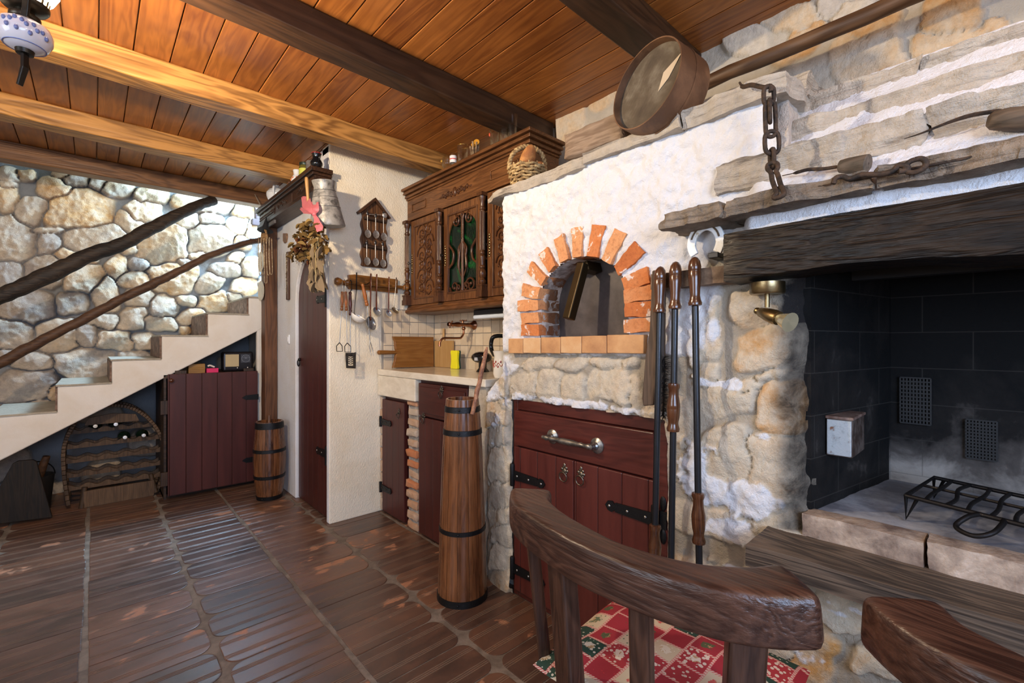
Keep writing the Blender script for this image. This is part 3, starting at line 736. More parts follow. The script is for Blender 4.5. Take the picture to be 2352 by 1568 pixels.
b.build('mantel_beam', MANT, fire, smooth=40)
b = MB()
def tpp(T, a, L):
    W = a + T * L; W[:, 0] += (.45 - W[:, 1]) * .045 * (1 - T[:, 0]); return W
b.rough((1.235, YR, .572), (1.44, .455, .630), .016, .004, 10, 15, taper=tpp)
b.build('hearth_shelf', wood((.035, .026, .020), (.16, .115, .08), 'y', 1.3, .7, 1.1, .7), fire, smooth=40)['label'] = 'weathered grey wooden plank'
# hood of white mortar stepped with flat stones
HX = lambda z: .175 + .75 * z
b = MB(); U = np.arange(YR, .56, .008); V = np.arange(1.455, 1.90, .008); G = np.stack(np.meshgrid(U, V), -1).reshape(-1, 2); P3 = np.column_stack([G, np.zeros(len(G))])
hh = .014 * fbm(P3, 7, 4, 51) + .009 * fbm(P3, 38, 4, 53, .65)
X = np.where(G[:, 1] < 1.50, 1.315, HX(G[:, 1])) - hh
X = X + (1.45 - X) * sst(.47, .555, G[:, 0])
WPL = masonry(((.8,.8,.8),)*4, (.8,.8,.8), (.78, .78, .81), bump=.8, fine=70)
one = np.ones(len(G)); gridmesh('hood', WPL, U, V, np.column_stack([X, G]), one > 0, {'tone': one * .5, 'mort': one * 0, 'white': one}, fire, flip=True)
b = MB(); b.box((1.56, YR, 1.80), (1.95, .44, 1.86)); b.box((1.34, YR, 1.455), (1.47, .42, 1.52)); b.build('hood_core', WPL, fire)
b = MB(); R = random.Random(14)
def slabs(ys, z0, z1, xo, depth, amp, seed, t=None, rise=0.0):
    for i in range(len(ys) - 1):
        y1, y0 = ys[i], ys[i+1]; b.t = t if t is not None else R.uniform(.25, .6); o = R.uniform(-.008, .008)
        b.rough((xo + o, y0 + .001, z0 + R.uniform(-.004, .004)), (xo + depth, y1 - .001, z1 + R.uniform(-.006, .006)), .0085, amp, 13, seed + i, gain=.62)
slabs([.70, .52, .20, -.15, -.6, YR], 1.486, 1.528, 1.258, .20, .034, 61)
b.build('mantel_slab', SLATE2, fire, smooth=35); b = MB()
slabs([.588, .12, -.45, YR], 1.592, 1.672, 1.372, .14, .030, 71)
slabs([.455, -.12, YR], 1.715, 1.782, 1.462, .14, .028, 81)
slabs([.447, .15, -.35, YR], 1.828, 1.875, 1.54, .42, .028, 91)
b.build('hood_slab', SLATE, fire, smooth=35)
# ================================================================== stairs
def xz(px, py, y): p = K(px, py, y=y); return (p.x, p.z)
def yz(px, py, x): p = K(px, py, x=x); return (p.y, p.z)
SYP = 4.15
stairs = thing('staircase', 'white plastered staircase climbing along the rubble wall to the right', 'stairs', (.2, 4.5, 0))
top = [xz(*p, SYP) for p in ((572,683),(572,722),(478,722),(478,772),(372,772),(372,827),(257,827),(257,884),(132,884),(132,952),(0,952))]
# level treads: nose of each step from the mean of its two readings
ST = [(1.14, None)]
nose = [(top[0][0], top[0][1])]
lev = [top[0][1]] + [ (top[i][1] + top[i+1][1]) / 2 for i in (1, 3, 5, 7, 9)]
xs = [top[0][0], top[2][0], top[4][0], top[6][0], top[8][0]]
while lev[-1] > .2: lev.append(lev[-1] - .165); xs.append(xs[-1] - .30)
xs.append(xs[-1] - .30)
poly = [(1.085, lev[0])]
for i in range(len(xs)):
    poly += [(xs[i], lev[i])] + ([(xs[i], lev[i+1])] if i + 1 < len(lev) else [(xs[i], 0)])
bl = [xz(0, 1057, SYP), xz(617, 745, SYP)]
sl = (bl[1][1] - bl[0][1]) / (bl[1][0] - bl[0][0])
xf = bl[0][0] - bl[0][1] / sl
poly += [(xf, 0), (1.085, bl[1][1])]
b = MB(); b.prism(poly, 'y', SYP, 4.90); b.box((.985, SYP + .002, 0), (1.088, SYP + .05, 1.4)); b.box((1.09, 4.17, 0), (1.22, 4.90, lev[0])); b.box((1.22, 4.17, lev[0] - .12), (2.05, 4.90, lev[0]))
b.build('stringer', plaster((.82, .76, .68), 'lump', .35), stairs, bev=.008, seg=2)
TRD = masonry(((.35,.31,.26), (.46,.40,.31), (.52,.46,.36), (.45,.36,.25)), (.5,.5,.5), bump=.7)
for i in range(len(lev) - 1):
    b = MB(); b.t = .3 + .1 * (i % 3); x1 = xs[i-1] if i else 1.085
    b.rough((xs[i] - .008, SYP - .006, lev[i] - .002), (x1 - .003, 4.885, lev[i] + .010), .03, .007, 14, i); b.build('tread', TRD, stairs, smooth=40)
    b = MB(); n = 5
    if i + 1 < len(lev):
        for k in range(n):
            b.t = random.Random(i * 7 + k).random(); y0 = SYP + .02 + k * .145
            b.rough((xs[i] - .012, y0, lev[i+1] + .012), (xs[i] + .01, y0 + .142, lev[i] - .004), .03, .003, 30, k)
        b.build('riser', mottled((.13, .075, .05), (.27, .17, .12), (.40, .32, .25), rough=.8, scale=22, bump=.7), stairs, smooth=40)

# handrails: two crooked branches
def branch(name, pts, r, mat, label, cat, seed, n=10, group=None):
    P = spline(pts, 8); R = random.Random(seed); rr = spline([(a,) for a in r], 8); b = MB()
    P = [(p[0] + R.uniform(-.003, .003), p[1] + R.uniform(-.003, .003), p[2] + R.uniform(-.004, .004)) for p in P]
    b.tube(P, [q[0] * (1 + R.uniform(-.05, .05)) for q in rr], n)
    return b.solo(name, mat, label, cat, group, smooth=60)
BARK = wood((.012, .008, .006), (.075, .046, .028), 'x', 1.6, .65, .6, .8)
BARK2 = wood((.05, .022, .010), (.16, .075, .032), 'x', 1.6, .6, .5, .6)
P = [K(px, py, y=y) for px, py, y in ((-60,705,4.1),(0,680,4.1),(120,628,4.1),(200,588,4.1),(280,560,4.1),(360,518,4.11),(440,478,4.16),(492,459,4.24))]; P[-1].z = 2.268
branch('handrail', P, [.045,.046,.050,.047,.044,.043,.038,.035], BARK, 'thick dark crooked branch serving as the upper handrail of the stairs', 'handrail', 2, 12)
P = [K(px, py, y=4.10) for px, py in ((-60,862),(0,832),(120,770),(250,702),(350,652),(400,628),(480,588),(560,560),(588,553))] + [Vector((1.0, 4.07, K(588,553,y=4.1).z + .012))]
branch('handrail', P, [.030,.031,.030,.029,.030,.026,.025,.024,.023,.022], BARK2, 'thin brown branch serving as the lower handrail of the stairs', 'handrail', 5, 12)

# ------------------------------------------------------------------ post, cornice shelf and what hangs there
b = MB(); b.t = .3; b.rough((.995, 3.965, 0), (1.086, 4.07, 2.09), .05, .003, 8, 2)
b.solo('wooden_post', wood((.06, .022, .008), (.17, .07, .028), 'z', 1.0, .45, .8, .25), 'dark stained square wooden post carrying the far end of the carved shelf', 'post', smooth=40, bev=.004)
SHZ = 2.205
shelf = thing('carved_shelf', 'long dark carved wooden shelf fixed high above the arched door', 'shelf', (1.05, 3.45, 2.1))
WS = wood((.02, .008, .004), (.09, .036, .015), 'y', 1.4, .4, .5, .2)
b = MB(); b.box((.955, 2.81, SHZ - .028), (1.087, 4.10, SHZ)); b.box((.968, 2.825, SHZ - .045), (1.087, 4.09, SHZ - .028)); b.build('shelf_board', WS, shelf, bev=.004)
b = MB(); b.box((.985, 2.835, SHZ - .125), (1.01, 4.08, SHZ - .045)); b.box((1.01, 2.835, SHZ - .125), (1.087, 2.86, SHZ - .045)); b.box((.970, 2.83, SHZ - .15), (1.087, 4.085, SHZ - .125))
for k in range(3): b.box((.980, 2.84 + k * .41, SHZ - .115), (.986, 3.20 + k * .41, SHZ - .055))
for k in range(26):
    M = Matrix.Translation((.979, 3.66 + (k % 13) * .031, SHZ - .085)) @ Matrix.Rotation(.5, 4, 'X')
    b.ball((.979, 3.66 + (k % 13) * .031 + (.008 if k > 12 else 0), SHZ - .078 - (.018 if k > 12 else 0)), (.006, .012, .006), 8, 5)
for k in range(2):
    for q in range(5): b.ball((.979, 2.95 + k * .43 + q * .045, SHZ - .085 + .012 * (q % 2)), (.006, .02, .014), 8, 5)
b.build('frieze', WS, shelf, bev=.003)
b = MB()
for k in range(26): b.box((.985, 3.68 + k * .0155, SHZ - .175), (.998, 3.689 + k * .0155, SHZ - .15))
b.build('dentil_trim', plain((.12,.11,.105), .6), shelf)

def shz(px, py, z, x=1.03):
    p = K(px, py, x=x); return Vector((x, p.y, z))
# jars on the shelf, right to left
def onshelf(px, x=1.02): return Vector((x, K(px, 450, x=x).y, SHZ))
t = thing('jug', 'black glazed jug with a red rim at the near end of the carved shelf', 'jug', onshelf(727, 1.0)); p = t.location
b = MB(); M = Matrix.Translation(p); b.lathe([(.001,.0),(.022,.0),(.034,.018),(.036,.032),(.028,.048),(.021,.058),(.023,.07),(.030,.088),(.026,.088),(.018,.06),(.002,.04)], M, 20); b.build('body', plain((.006,.006,.007), .12, 0, 0, 20, .1), t, smooth=50)
b = MB(); b.torus(p + Vector((0,0,.088)), .028, .0025); b.build('rim', plain((.35,.02,.02), .3), t, smooth=60)
b = MB(); b.tube(spline([p+Vector((.0,-.026,.08)), p+Vector((-.002,-.045,.075)), p+Vector((0,-.046,.05)), p+Vector((0,-.034,.035))], 5), .0035, 8); b.build('handle', plain((.006,.006,.007), .12, 0, 0, 20, .1), t, smooth=60)
b = MB(); p = onshelf(716, 1.045); b.lathe([(.001,0),(.036,0),(.036,.108),(.034,.112),(.031,.11),(.031,.01),(.001,.008)], Matrix.Translation(p), 22)
b.solo('canister', mottled((.10,.085,.075), (.19,.17,.155), rough=.5, scale=30), 'grey round canister behind the black jug on the shelf', 'canister', smooth=40)
t = thing('preserve_jar', 'glass preserve jar with a yellow green label and dark lid', 'jar', onshelf(700)); p = t.location; M = Matrix.Translation(p)
b = MB(); b.lathe([(.001,0),(.033,0),(.035,.006),(.035,.085),(.030,.095),(.001,.095)], M, 22); b.build('glass', plain((.16,.13,.03), .1, trans=.3), t, smooth=50)
b = MB(); b.lathe([(.0358,.028),(.0358,.072)], M, 22, cap=False); b.build('paper_label', plain((.50,.50,.08), .6), t, smooth=50)
b = MB(); b.lathe([(.033,.095),(.034,.097),(.034,.112),(.001,.113)], M, 22); b.build('lid', plain((.02,.035,.025), .35, .4), t, smooth=50)
t = thing('vase', 'small round white painted vase with orange flowers on the shelf', 'vase', onshelf(683)); p = t.location; M = Matrix.Translation(p)
b = MB(); b.lathe([(.001,0),(.018,0),(.037,.018),(.041,.040),(.033,.062),(.024,.072),(.024,.085),(.028,.106),(.024,.106),(.02,.08),(.001,.06)], M, 22); b.build('body', WHITECER(), t, smooth=50)
b = MB()
for a, z in ((3.3,.04),(3.6,.048),(3.0,.035),(4.3,.05)): b.ball(p + Vector((.039*cos(a), .039*sin(a), z)), (.006,.006,.006), 8, 6)
b.build('painted_flower', plain((.62,.16,.04), .4), t, smooth=60)
t = thing('figurine', 'small orange and brown figurine between the white vase and the tureen', 'figurine', onshelf(664)); p = t.location
b = MB(); b.lathe([(.001,0),(.016,0),(.014,.02),(.010,.045),(.013,.06),(.001,.068)], Matrix.Translation(p), 14); b.build('body', plain((.50,.18,.04), .5), t, smooth=50)
b = MB(); b.ball(p + Vector((0, -.012, .066)), .014, 12, 8); b.build('head', plain((.10,.04,.02), .5), t, smooth=60)
b = MB(); p = onshelf(655); b.lathe([(.001,0),(.010,0),(.019,.012),(.021,.03),(.014,.045),(.001,.048)], Matrix.Translation(p), 14)
b.solo('glass_jar', glass((.8,.75,.6)), 'tiny clear glass jar next to the white tureen', 'jar', smooth=50)
t = thing('tureen', 'white lidded ceramic tureen at the far end of the carved shelf', 'tureen', onshelf(636, 1.02)); p = t.location; M = Matrix.Translation(p)
b = MB(); b.lathe([(.001,0),(.050,0),(.060,.012),(.070,.035),(.072,.055),(.066,.06),(.001,.06)], M, 26); b.build('bowl', WHITECER(), t, smooth=50)
b = MB(); b.lathe([(.068,.06),(.070,.064),(.055,.086),(.03,.098),(.012,.102),(.012,.115),(.018,.122),(.001,.13)], M, 26); b.build('lid', WHITECER(), t, smooth=50)
b = MB(); b.tube(spline([p+Vector((-.03,-.055,.03)), p+Vector((-.045,-.075,.06)), p+Vector((-.035,-.06,.10)), p+Vector((-.02,-.035,.10))], 5), .008, 8); b.build('handle', WHITECER(), t, smooth=60)
b = MB(); b.tube([shz(616,478,0,1.0)+Vector((-.01,0,SHZ-.09)), Vector((.965, 4.14, SHZ + .14))], [.004,.0035], 8)
b.solo('rod', plain((.55,.5,.4), .3, .6), 'thin pale rod leaning at the far end of the carved shelf', 'rod', smooth=60)

# galvanised jug
t = thing('tin_jug', 'grey embossed tin jug hanging from the near end of the shelf', 'jug', (1.0, 2.745, 1.83)); TIN = mottled((.11,.105,.10), (.29,.28,.26), (.36,.345,.32), rough=.42, scale=26, metal=.25, bump=.15, lo=.36, hi=.5)
ax = Matrix.Translation((1.03, 2.745, 1.835)) @ Matrix.Rotation(radians(-7), 4, 'Y') @ Matrix.Rotation(radians(4), 4, 'X')
b = MB(); b.lathe([(.001,.0),(.098,.0),(.100,.006),(.092,.045),(.080,.105),(.0795,.108),(.072,.16),(.070,.166),(.062,.20),(.058,.225),(.066,.262),(.062,.262),(.052,.22),(.001,.05)], ax, 30); b.build('body', TIN, t, smooth=45)
b = MB()
for z, r in ((.11, .0805), (.166, .071), (.205, .0625)): b.torus((0,0,z), r, .0012, n=26, m=6)
b.v = [tuple(ax @ Vector(q)) for q in b.v]; b.build('band', plain((.10,.095,.09), .4, .8), t, smooth=60)
b = MB()
for sgn in (-1, 1):
    for k in range(3):
        a0 = radians(235) + sgn * .10
        pts = [Vector(((.0755 - .045*(q/6)*.28) * cos(a0 + sgn * (.12 + .1*k) * (q/6)**1.5 * 2.2), (.0755 - .045*(q/6)*.28) * sin(a0 + sgn * (.12 + .1*k) * (q/6)**1.5 * 2.2), .122 + .007*q - .008*k*(q/6)**2)) for q in range(7)]
        b.tube([ax @ q for q in pts], .0016, 6)
b.build('embossing', plain((.08,.075,.07), .4, .8), t, smooth=60)
b = MB(); b.tube([ax @ Vector(q) for q in spline([(.05,.045,.23), (.085,.075,.24), (.10,.09,.17), (.075,.06,.09)], 6)], .006, 8); b.build('handle', TIN, t, smooth=60)

# dried bouquet with a pink bow
bq = thing('dried_bouquet', 'bunch of dried roses and grasses tied with a pink bow', 'bouquet', (.99, 3.02, 1.45))
def bp(px, py, x=.985): return K(px, py, x=x)
R = random.Random(21); b = MB()
def leaf(mb, c, L, w, d, up):
    d = Vector(d).normalized(); s_ = d.cross(Vector(up)).normalized(); n_ = s_.cross(d); c = Vector(c)
    pts = []
    for i in range(5):
        q = i / 4; ww = w * sin(pi * min(.95, q * .9 + .05)); cu = n_ * (sin(q * 3) * L * .25)
        pts += [c + d * L * q + s_ * ww + cu + n_ * w * .3, c + d * L * q - cu * .2, c + d * L * q - s_ * ww + cu + n_ * w * .3]
    fs = []
    for i in range(4): fs += [(3*i, 3*i+1, 3*i+4, 3*i+3), (3*i+1, 3*i+2, 3*i+5, 3*i+4)]
    mb.add(pts, fs)
for k in range(190):
    q = R.random() ** .8; py = 505 + q * 90; cx = 718 - q * 10; hw = 18 + 22 * sin(min(1, q * 1.1) * pi * .6)
    c = bp(cx + R.uniform(-hw, hw), py, .955 + R.uniform(-.03, .09))
    b.t = R.random(); leaf(b, c, R.uniform(.028, .055), R.uniform(.010, .019), (R.uniform(-1, .5), R.uniform(-.8, .8), R.uniform(-1, .3)), (R.uniform(-1,1), R.uniform(-1,1), 1))
s = NT('dried_leaf'); tn = s.attr('tone'); c = s.ramp(tn, [(0, (.06,.03,.009)), (.5, (.15,.085,.024)), (1, (.27,.17,.055))]); DRY = s.fin(c, .8, spec=.2)
o = b.build('dried_leaves', DRY, bq, smooth=60); o['kind'] = 'stuff'
for k, (px, py, r) in enumerate(((688,577,.03),(700,568,.026),(712,607,.016),(692,556,.028),(722,585,.022))):
    b = MB(); c = bp(px, py, .95)
    for j in range(16):
        a = j * 2.4; rr_ = r * (.25 + .75 * j / 16)
        b.t = R.random(); leaf(b, c + Vector((rr_*.5*cos(a), rr_*.5*sin(a), .004*j*.3)), r * .9, r * .55, (cos(a), sin(a), -.4), (0, 0, 1))
    b.build('dried_rose', plain((.20,.065,.02), .8, 0, 0, 40, .5), bq, smooth=60)
b = MB()
for k in range(46):
    x = R.uniform(.93, 1.04); a = bp(722 + R.uniform(-10, 10), 545, x); e = bp(722 + R.uniform(-14, 26), R.uniform(610, 658), x + R.uniform(-.02, .03)); m_ = (a + e) / 2 + Vector((R.uniform(-.02,.02), R.uniform(-.02,.02), 0))
    b.tube(spline([a, m_, e], 4), .0016, 5)
o = b.build('stems', plain((.42,.32,.15), .7), bq, smooth=60); o['kind'] = 'stuff'
b = MB()
for k in range(26):
    c = bp(728 + R.uniform(-8, 14), R.uniform(560, 640), R.uniform(.93, .99)); b.t = R.random(); leaf(b, c, R.uniform(.05, .11), .012, (R.uniform(-.3,.3), R.uniform(-.4,.3), -1), (-1, R.uniform(-1,1), .2))
for k in range(10):
    c = bp(R.uniform(712, 738), R.uniform(636, 655), R.uniform(.93, .98)); b.t = .9; leaf(b, c, .06, .03, (R.uniform(-.5,.5), R.uniform(-.6,.6), -1), (-1, 0, .3))
b.build('long_leaf', plain((.22,.155,.085), .8, 0, 0, 30, .5), bq, smooth=60)
b = MB()
for k in range(70):
    c = bp(R.uniform(668, 706), R.uniform(580, 604), R.uniform(.95, 1.0)); b.ball(c, .0035, 6, 4)
o = b.build('baby_breath', plain((.42,.34,.22), .8), bq, smooth=60); o['kind'] = 'stuff'
PINK = plain((.66,.17,.20), .55, 0, .2, 30, .35, trans=.25)
b = MB(); kn = bp(722, 492, .93)
def strip(pts, w, side=(0, 1, 0)):
    pts = [Vector(p) for p in spline(pts, 6)]; vs = []; fs = []
    ws = spline([(q,) for q in w], 6)
    for i, p in enumerate(pts):
        d = (pts[min(i+1, len(pts)-1)] - pts[max(i-1, 0)]).normalized(); sd = d.cross(Vector((-.7,-.7,0))).normalized(); n_ = Vector((-.7,-.7,0))
        for q in range(5): vs.append(p + sd * ws[i][0] * (q - 2) / 2 + n_ * .006 * sin(i * .8 + q * 1.9))
    m = len(pts)
    for i in range(m - 1):
        for q in range(4): fs.append((i*5+q, i*5+q+1, i*5+q+6, i*5+q+5))
    b.add(vs, fs)
strip([kn, bp(712, 478, .92), bp(702, 463, .94), bp(694, 452, .95)], (.006, .022, .034, .004))
strip([kn, bp(725, 478, .93), bp(724, 464, .95), bp(728, 455, .96)], (.006, .02, .026, .008))
strip([kn, bp(712, 486, .93), bp(700, 484, .95), bp(690, 478, .96)], (.006, .014, .018, .006))
strip([kn, bp(726, 505, .925), bp(732, 520, .925), bp(736, 530, .93)], (.007, .016, .022, .018))
b.build('pink_ribbon', PINK, bq, smooth=60)
b = MB(); b.ball(kn, (.014, .016, .013), 12, 8); b.build('knot', PINK, bq, smooth=60)
b = MB(); a, e = bp(704, 408, .935), bp(709, 480, .95); b.tube([a + Vector((0,0,.004)), a, a*.9+e*.1, a*.5+e*.5, e], [.004, .0095, .0115, .009, .0075], 12)
b.solo('wooden_spoon', W_PALE('z'), 'pale wooden spoon tucked upside down into the dried bouquet', 'spoon', smooth=50)

# straw ornament with a pointed black hat, plates on the post, plaque and carved stick
orn = thing('straw_ornament', 'straw wreath with a black pointed hat and hanging looped cords', 'ornament', K(607, 560, x=.965))
c = K(608, 536, x=.955)
b = MB(); M = Matrix.Translation(K(609, 530, x=.95)) @ Matrix.Rotation(-.15, 4, 'X') @ Matrix.Rotation(.12, 4, 'Y'); b.lathe([(.055,0),(.054,.004),(.026,.010),(.018,.045),(.010,.08),(.001,.115)], M, 16); b.build('hat', plain((.008,.008,.010), .7), orn, smooth=50)
b = MB()
for k in range(5): b.torus(c + Vector((0, .01*(k-2), -.012)), .045 + .006 * (k % 3), .006, Matrix.Rotation(.4 + .12*k, 4, 'X') @ Matrix.Rotation(pi/2 - .3 + .1 * k, 4, 'Y'), 18, 6)
b.build('wreath', mottled((.16,.08,.03), (.38,.22,.09), rough=.9, scale=60), orn, smooth=60)
b = MB(); R = random.Random(4)
for k in range(5):
    px = 594 + k * 6.2; py1 = 632 + R.uniform(-14, 12); x = .95 + R.uniform(-.02, .02)
    pts = [K(px, 545, x=x), K(px + R.uniform(-2, 2), 590, x=x), K(px + 1, py1, x=x), K(px + 4, py1 + 8, x=x), K(px + 7, py1, x=x), K(px + 6, 590, x=x), K(px + 5, 548, x=x)]
    b.tube(spline(pts, 5), .0021, 6)
b.build('cord', mottled((.30,.20,.10), (.6,.48,.32), rough=.9, scale=90), orn, smooth=60)
for py, lab in ((593, 'upper of two small round plates hanging on the side of the post'), (663, 'lower of two small round plates hanging on the side of the post')):
    b = MB(); p = K(622, py, x=.994); M = Matrix.Translation((.994, p.y, p.z)) @ Matrix.Rotation(-pi/2, 4, 'Y')
    M = Matrix.Translation((.992, 4.02, p.z)) @ Matrix.Rotation(-pi/2, 4, 'Y')
    b.lathe([(.001,0),(.055,0),(.078,.008),(.080,.014),(.055,.008),(.001,.007)], M, 28)
    b.solo('plate', mottled((.55,.48,.36), (.70,.64,.52), rough=.35, scale=8, bump=.05), lab, 'plate', 'plates on the post', smooth=50)
b = MB(); b.prism([yz(*q, DX) for q in ((653,536),(661,536),(662,545),(660,556),(656,559),(653,554))], 'x', DX - .012, DX + .001)
b.solo('plaque', mottled((.16,.08,.04), (.28,.16,.09), rough=.5, scale=40), 'small brown plaque on the white wall left of the arched door', 'plaque', bev=.004)
t = thing('carved_stick', 'long narrow carved wooden stick hanging on the white wall beside the arched door', 'carving', (1.08, *yz(664, 690, DX)))
y0, z0 = yz(660, 690, DX); y1, z1 = yz(667, 578, DX)
b = MB(); b.box((DX - .022, y1, z0), (DX, y1 + .038, z1)); b.build('body', wood((.05,.02,.01), (.14,.06,.03), 'z', 1.5), t, bev=.006)
b = MB(); R = random.Random(9)
for k in range(30):
    q = k / 30; b.ball((DX - .023, y1 + .018 + R.uniform(-.012, .014) , z1 - .015 - (q ** 1.6) * (z1 - z0 - .05)), (.003, .005, .008), 6, 4)
b.build('carving', mottled((.15,.10,.06), (.55,.46,.32), rough=.7, scale=60), t, smooth=60)
b = MB(); p = K(664, 779, x=DX); b.box((DX - .010, p.y - .022, p.z - .034), (DX, p.y + .022, p.z + .034)); b.box((DX - .014, p.y - .012, p.z - .02), (DX - .009, p.y + .012, p.z + .02))
b.solo('light_switch', plain((.75,.75,.76), .35), 'white rocker light switch on the wall left of the arched door', 'switch', bev=.004)

# arched plank door
dr = bpy.data.objects.new('door_1', None); COL.objects.link(dr); dr.location = (DX + .03, 3.23, 0); tag(dr, kind='structure')
b = MB(); b.prism([(2.935, .012), (3.525, .012)] + [(3.23 + .295 * cos(a), 1.44 + .315 * sin(a)) for a in [pi * k / 16 for k in range(17)]], 'x', DX + .02, DX + .06)
b.build('door_leaf', grooved(RED_D, RED_L, 'y', .098, .38), dr)
def strap(mb, y0, y1, z, x, w=.04, rv=None, tip=True):
    """forged strap from hinge y0 to tip y1"""
    s_ = 1 if y1 > y0 else -1; h = w / 2
    pl = [(y0, z-h), (y1 - s_*.045, z-h*.8), (y1 - s_*.04, z-h*.5), (y1 - s_*.03, z-h*.95), (y1 - s_*.012, z-h*.8), (y1, z), (y1 - s_*.012, z+h*.8), (y1 - s_*.03, z+h*.95), (y1 - s_*.04, z+h*.5), (y1 - s_*.045, z+h*.8), (y0, z+h)]
    mb.prism(pl, 'x', x, x + .006)
    if rv is not None:
        L = y1 - y0
        for q in (.12, .5, .90): rv.ball((x - .001, y0 + L * q, z), (.003, .0055, .0055), 8, 5)
for z in (1.43, .42):
    b = MB(); rv = MB(); strap(b, 2.94, 3.16, z, DX + .014, .055, rv); b.lathe([(.013,-.06),(.013,.06)], Matrix.Translation((DX + .008, 2.945, z)), 10)
    h_ = b.build('hinge', IRON(), dr, smooth=40); rv.build('rivet', STEEL(), h_, smooth=60)
b = MB(); p = K(676, 828, x=DX + .01); b.ball((DX + .015, 3.49, p.z + .012), .012, 10, 6); b.torus((DX + .008, 3.49, p.z - .014), .022, .004, Matrix.Rotation(pi/2, 4, 'Y'), 18, 6); b.build('ring_handle', IRON(), dr, smooth=60)

# ------------------------------------------------------------------ barrels
def barrel(name, label, base, prof, hoops, staves, mats, cat, tilt=0, open_=.02):
    t = thing(name, label, cat, base); M = Matrix.Translation(base); b = MB(); H = prof[-1][1]; n = staves; R = random.Random(len(label))
    ps = spline(prof, 5); seg = 5
    for k in range(n):
        b.t = R.random(); a0, a1 = 2*pi*k/n + .006, 2*pi*(k+1)/n - .006; vs = []; fs = []
        for r, z in ps:
            for q in range(seg + 1):
                a = a0 + (a1 - a0) * q / seg; e = .0015 if q in (0, seg) else 0
                vs.append((base[0] + (r - e) * cos(a), base[1] + (r - e) * sin(a), base[2] + z))
        m = len(ps); w = seg + 1
        for i in range(m - 1):
            for q in range(seg): fs.append((i*w+q, i*w+q+1, (i+1)*w+q+1, (i+1)*w+q))
        off = len(vs)
        for r, z in (ps[-1], (ps[-1][0] * .9, ps[-1][1]), (ps[-1][0] * .88, ps[-1][1] - .1)):
            for q in range(seg + 1):
                a = a0 + (a1 - a0) * q / seg; vs.append((base[0] + (r if r == ps[-1][0] else r * .98) * cos(a), base[1] + (r if r == ps[-1][0] else r * .98) * sin(a), base[2] + z))
        for i in range(2):
            for q in range(seg): fs.append((off+i*w+q, off+i*w+q+1, off+(i+1)*w+q+1, off+(i+1)*w+q))
        b.add(vs, fs)
    b.lathe([(.001, .01), (prof[0][0] * .95, .01)], M, 20); b.lathe([(.001, H - .09), (prof[-1][0] * .9, H - .09)], M, 20)
    b.build('staves', mats[0], t, smooth=30)
    def rad(z):
        for (r0, z0), (r1, z1) in zip(ps, ps[1:]):
            if z0 <= z <= z1: return r0 + (r1 - r0) * (z - z0) / max(1e-6, z1 - z0)
        return ps[-1][0]
    for z, w in hoops:
        b = MB(); b.lathe([(rad(z) + .0008, z), (rad(z) + .0032, z + .001), (rad(z + w) + .0032, z + w - .001), (rad(z + w) + .0008, z + w)], M, 36, cap=False)
        b.ball((base[0] + (rad(z + w/2) + .004) * cos(3.9), base[1] + (rad(z + w/2) + .004) * sin(3.9), base[2] + z + w/2), .005, 8, 5)
        b.build('hoop', mats[1], t, smooth=35)
    return t
CH1 = wood((.028, .008, .004), (.25, .095, .033), 'z', 1.2, .27, .4, .15, coat=.45)
barrel('barrel', 'small bulging wooden barrel churn standing beside the post by the arched door', (.955, 3.68, 0), [(.082,0),(.096,.10),(.106,.24),(.107,.34),(.098,.46),(.090,.565)], [(.0,.03),(.155,.024),(.345,.024),(.515,.045)], 12, (CH1, IRON()), 'barrel')
b = MB(); b.tube([(.955, 3.70, .47), (.963, 3.72, .60)], [.012, .011], 10); b.solo('stick', W_OAK(), 'short stick poking out of the small barrel churn', 'stick', smooth=50)

# ------------------------------------------------------------------ cupboard under the stairs and what stands on it
cu = thing('storage_cupboard', 'low dark red plank cupboard under the stairs with iron hinges', 'cupboard', (.7, 4.3, 0))
RED = grooved(RED_D, RED_L, 'x', .0985, .42)
b = MB(); b.box((.395, 4.105, .03), (.978, 4.13, .912))
dl = b.build('door', RED, cu, bev=.003)
b = MB(); 
for x0, x1 in ((.44, .51), (.885, .955)): b.box((x0, 4.13, .06), (x1, 4.15, .935))
b.box((.355, 4.13, .62), (.97, 4.15, .72)); b.box((.355, 4.13, .10), (.97, 4.15, .2)); b.build('batten', W_DARK('z'), dl, bev=.002)
b = MB(); p = K(393, 873, y=4.10); b.lathe([(.006,0),(.006,.012),(.014,.02),(.015,.028),(.008,.034),(.001,.036)], Matrix.Translation((p.x, 4.105, p.z)) @ Matrix.Rotation(pi/2, 4, 'X'), 16); b.build('knob', W_TURN('y'), dl, smooth=50)
for py in (911, 1053):
    b = MB(); p = K(590, py, y=4.1); q = K(556, py, y=4.1)
    pl = [(p.x + .012, p.z - .022), (q.x + .04, p.z - .018), (q.x + .03, p.z - .02), (q.x, p.z), (q.x + .03, p.z + .02), (q.x + .04, p.z + .018), (p.x + .012, p.z + .022)]
    b.prism(pl, 'y', 4.099, 4.105); b.build('hinge', IRON(), dl)
b = MB(); b.box((.375, 4.15, .0), (.39, 4.72, .88)); b.box((.965, 4.155, .0), (.98, 4.72, .88)); b.box((.375, 4.15, .88), (.98, 4.72, .905)); b.box((.39, 4.70, .0), (.965, 4.72, .88)); b.box((.375, 4.20, .0), (.98, 4.72, .02))
b.build('carcass', W_DARK('x'), cu)
CT = .905
rd = thing('radio', 'old black radio with a cream speaker cloth on the cupboard under the stairs', 'radio', (.86, 4.30, CT))
b = MB(); b.box((.765, 4.265, CT + .002), (.985, 4.36, CT + .160)); b.build('case', plain((.012,.010,.012), .25, 0, 0, 20, .2), rd, bev=.016, seg=4)
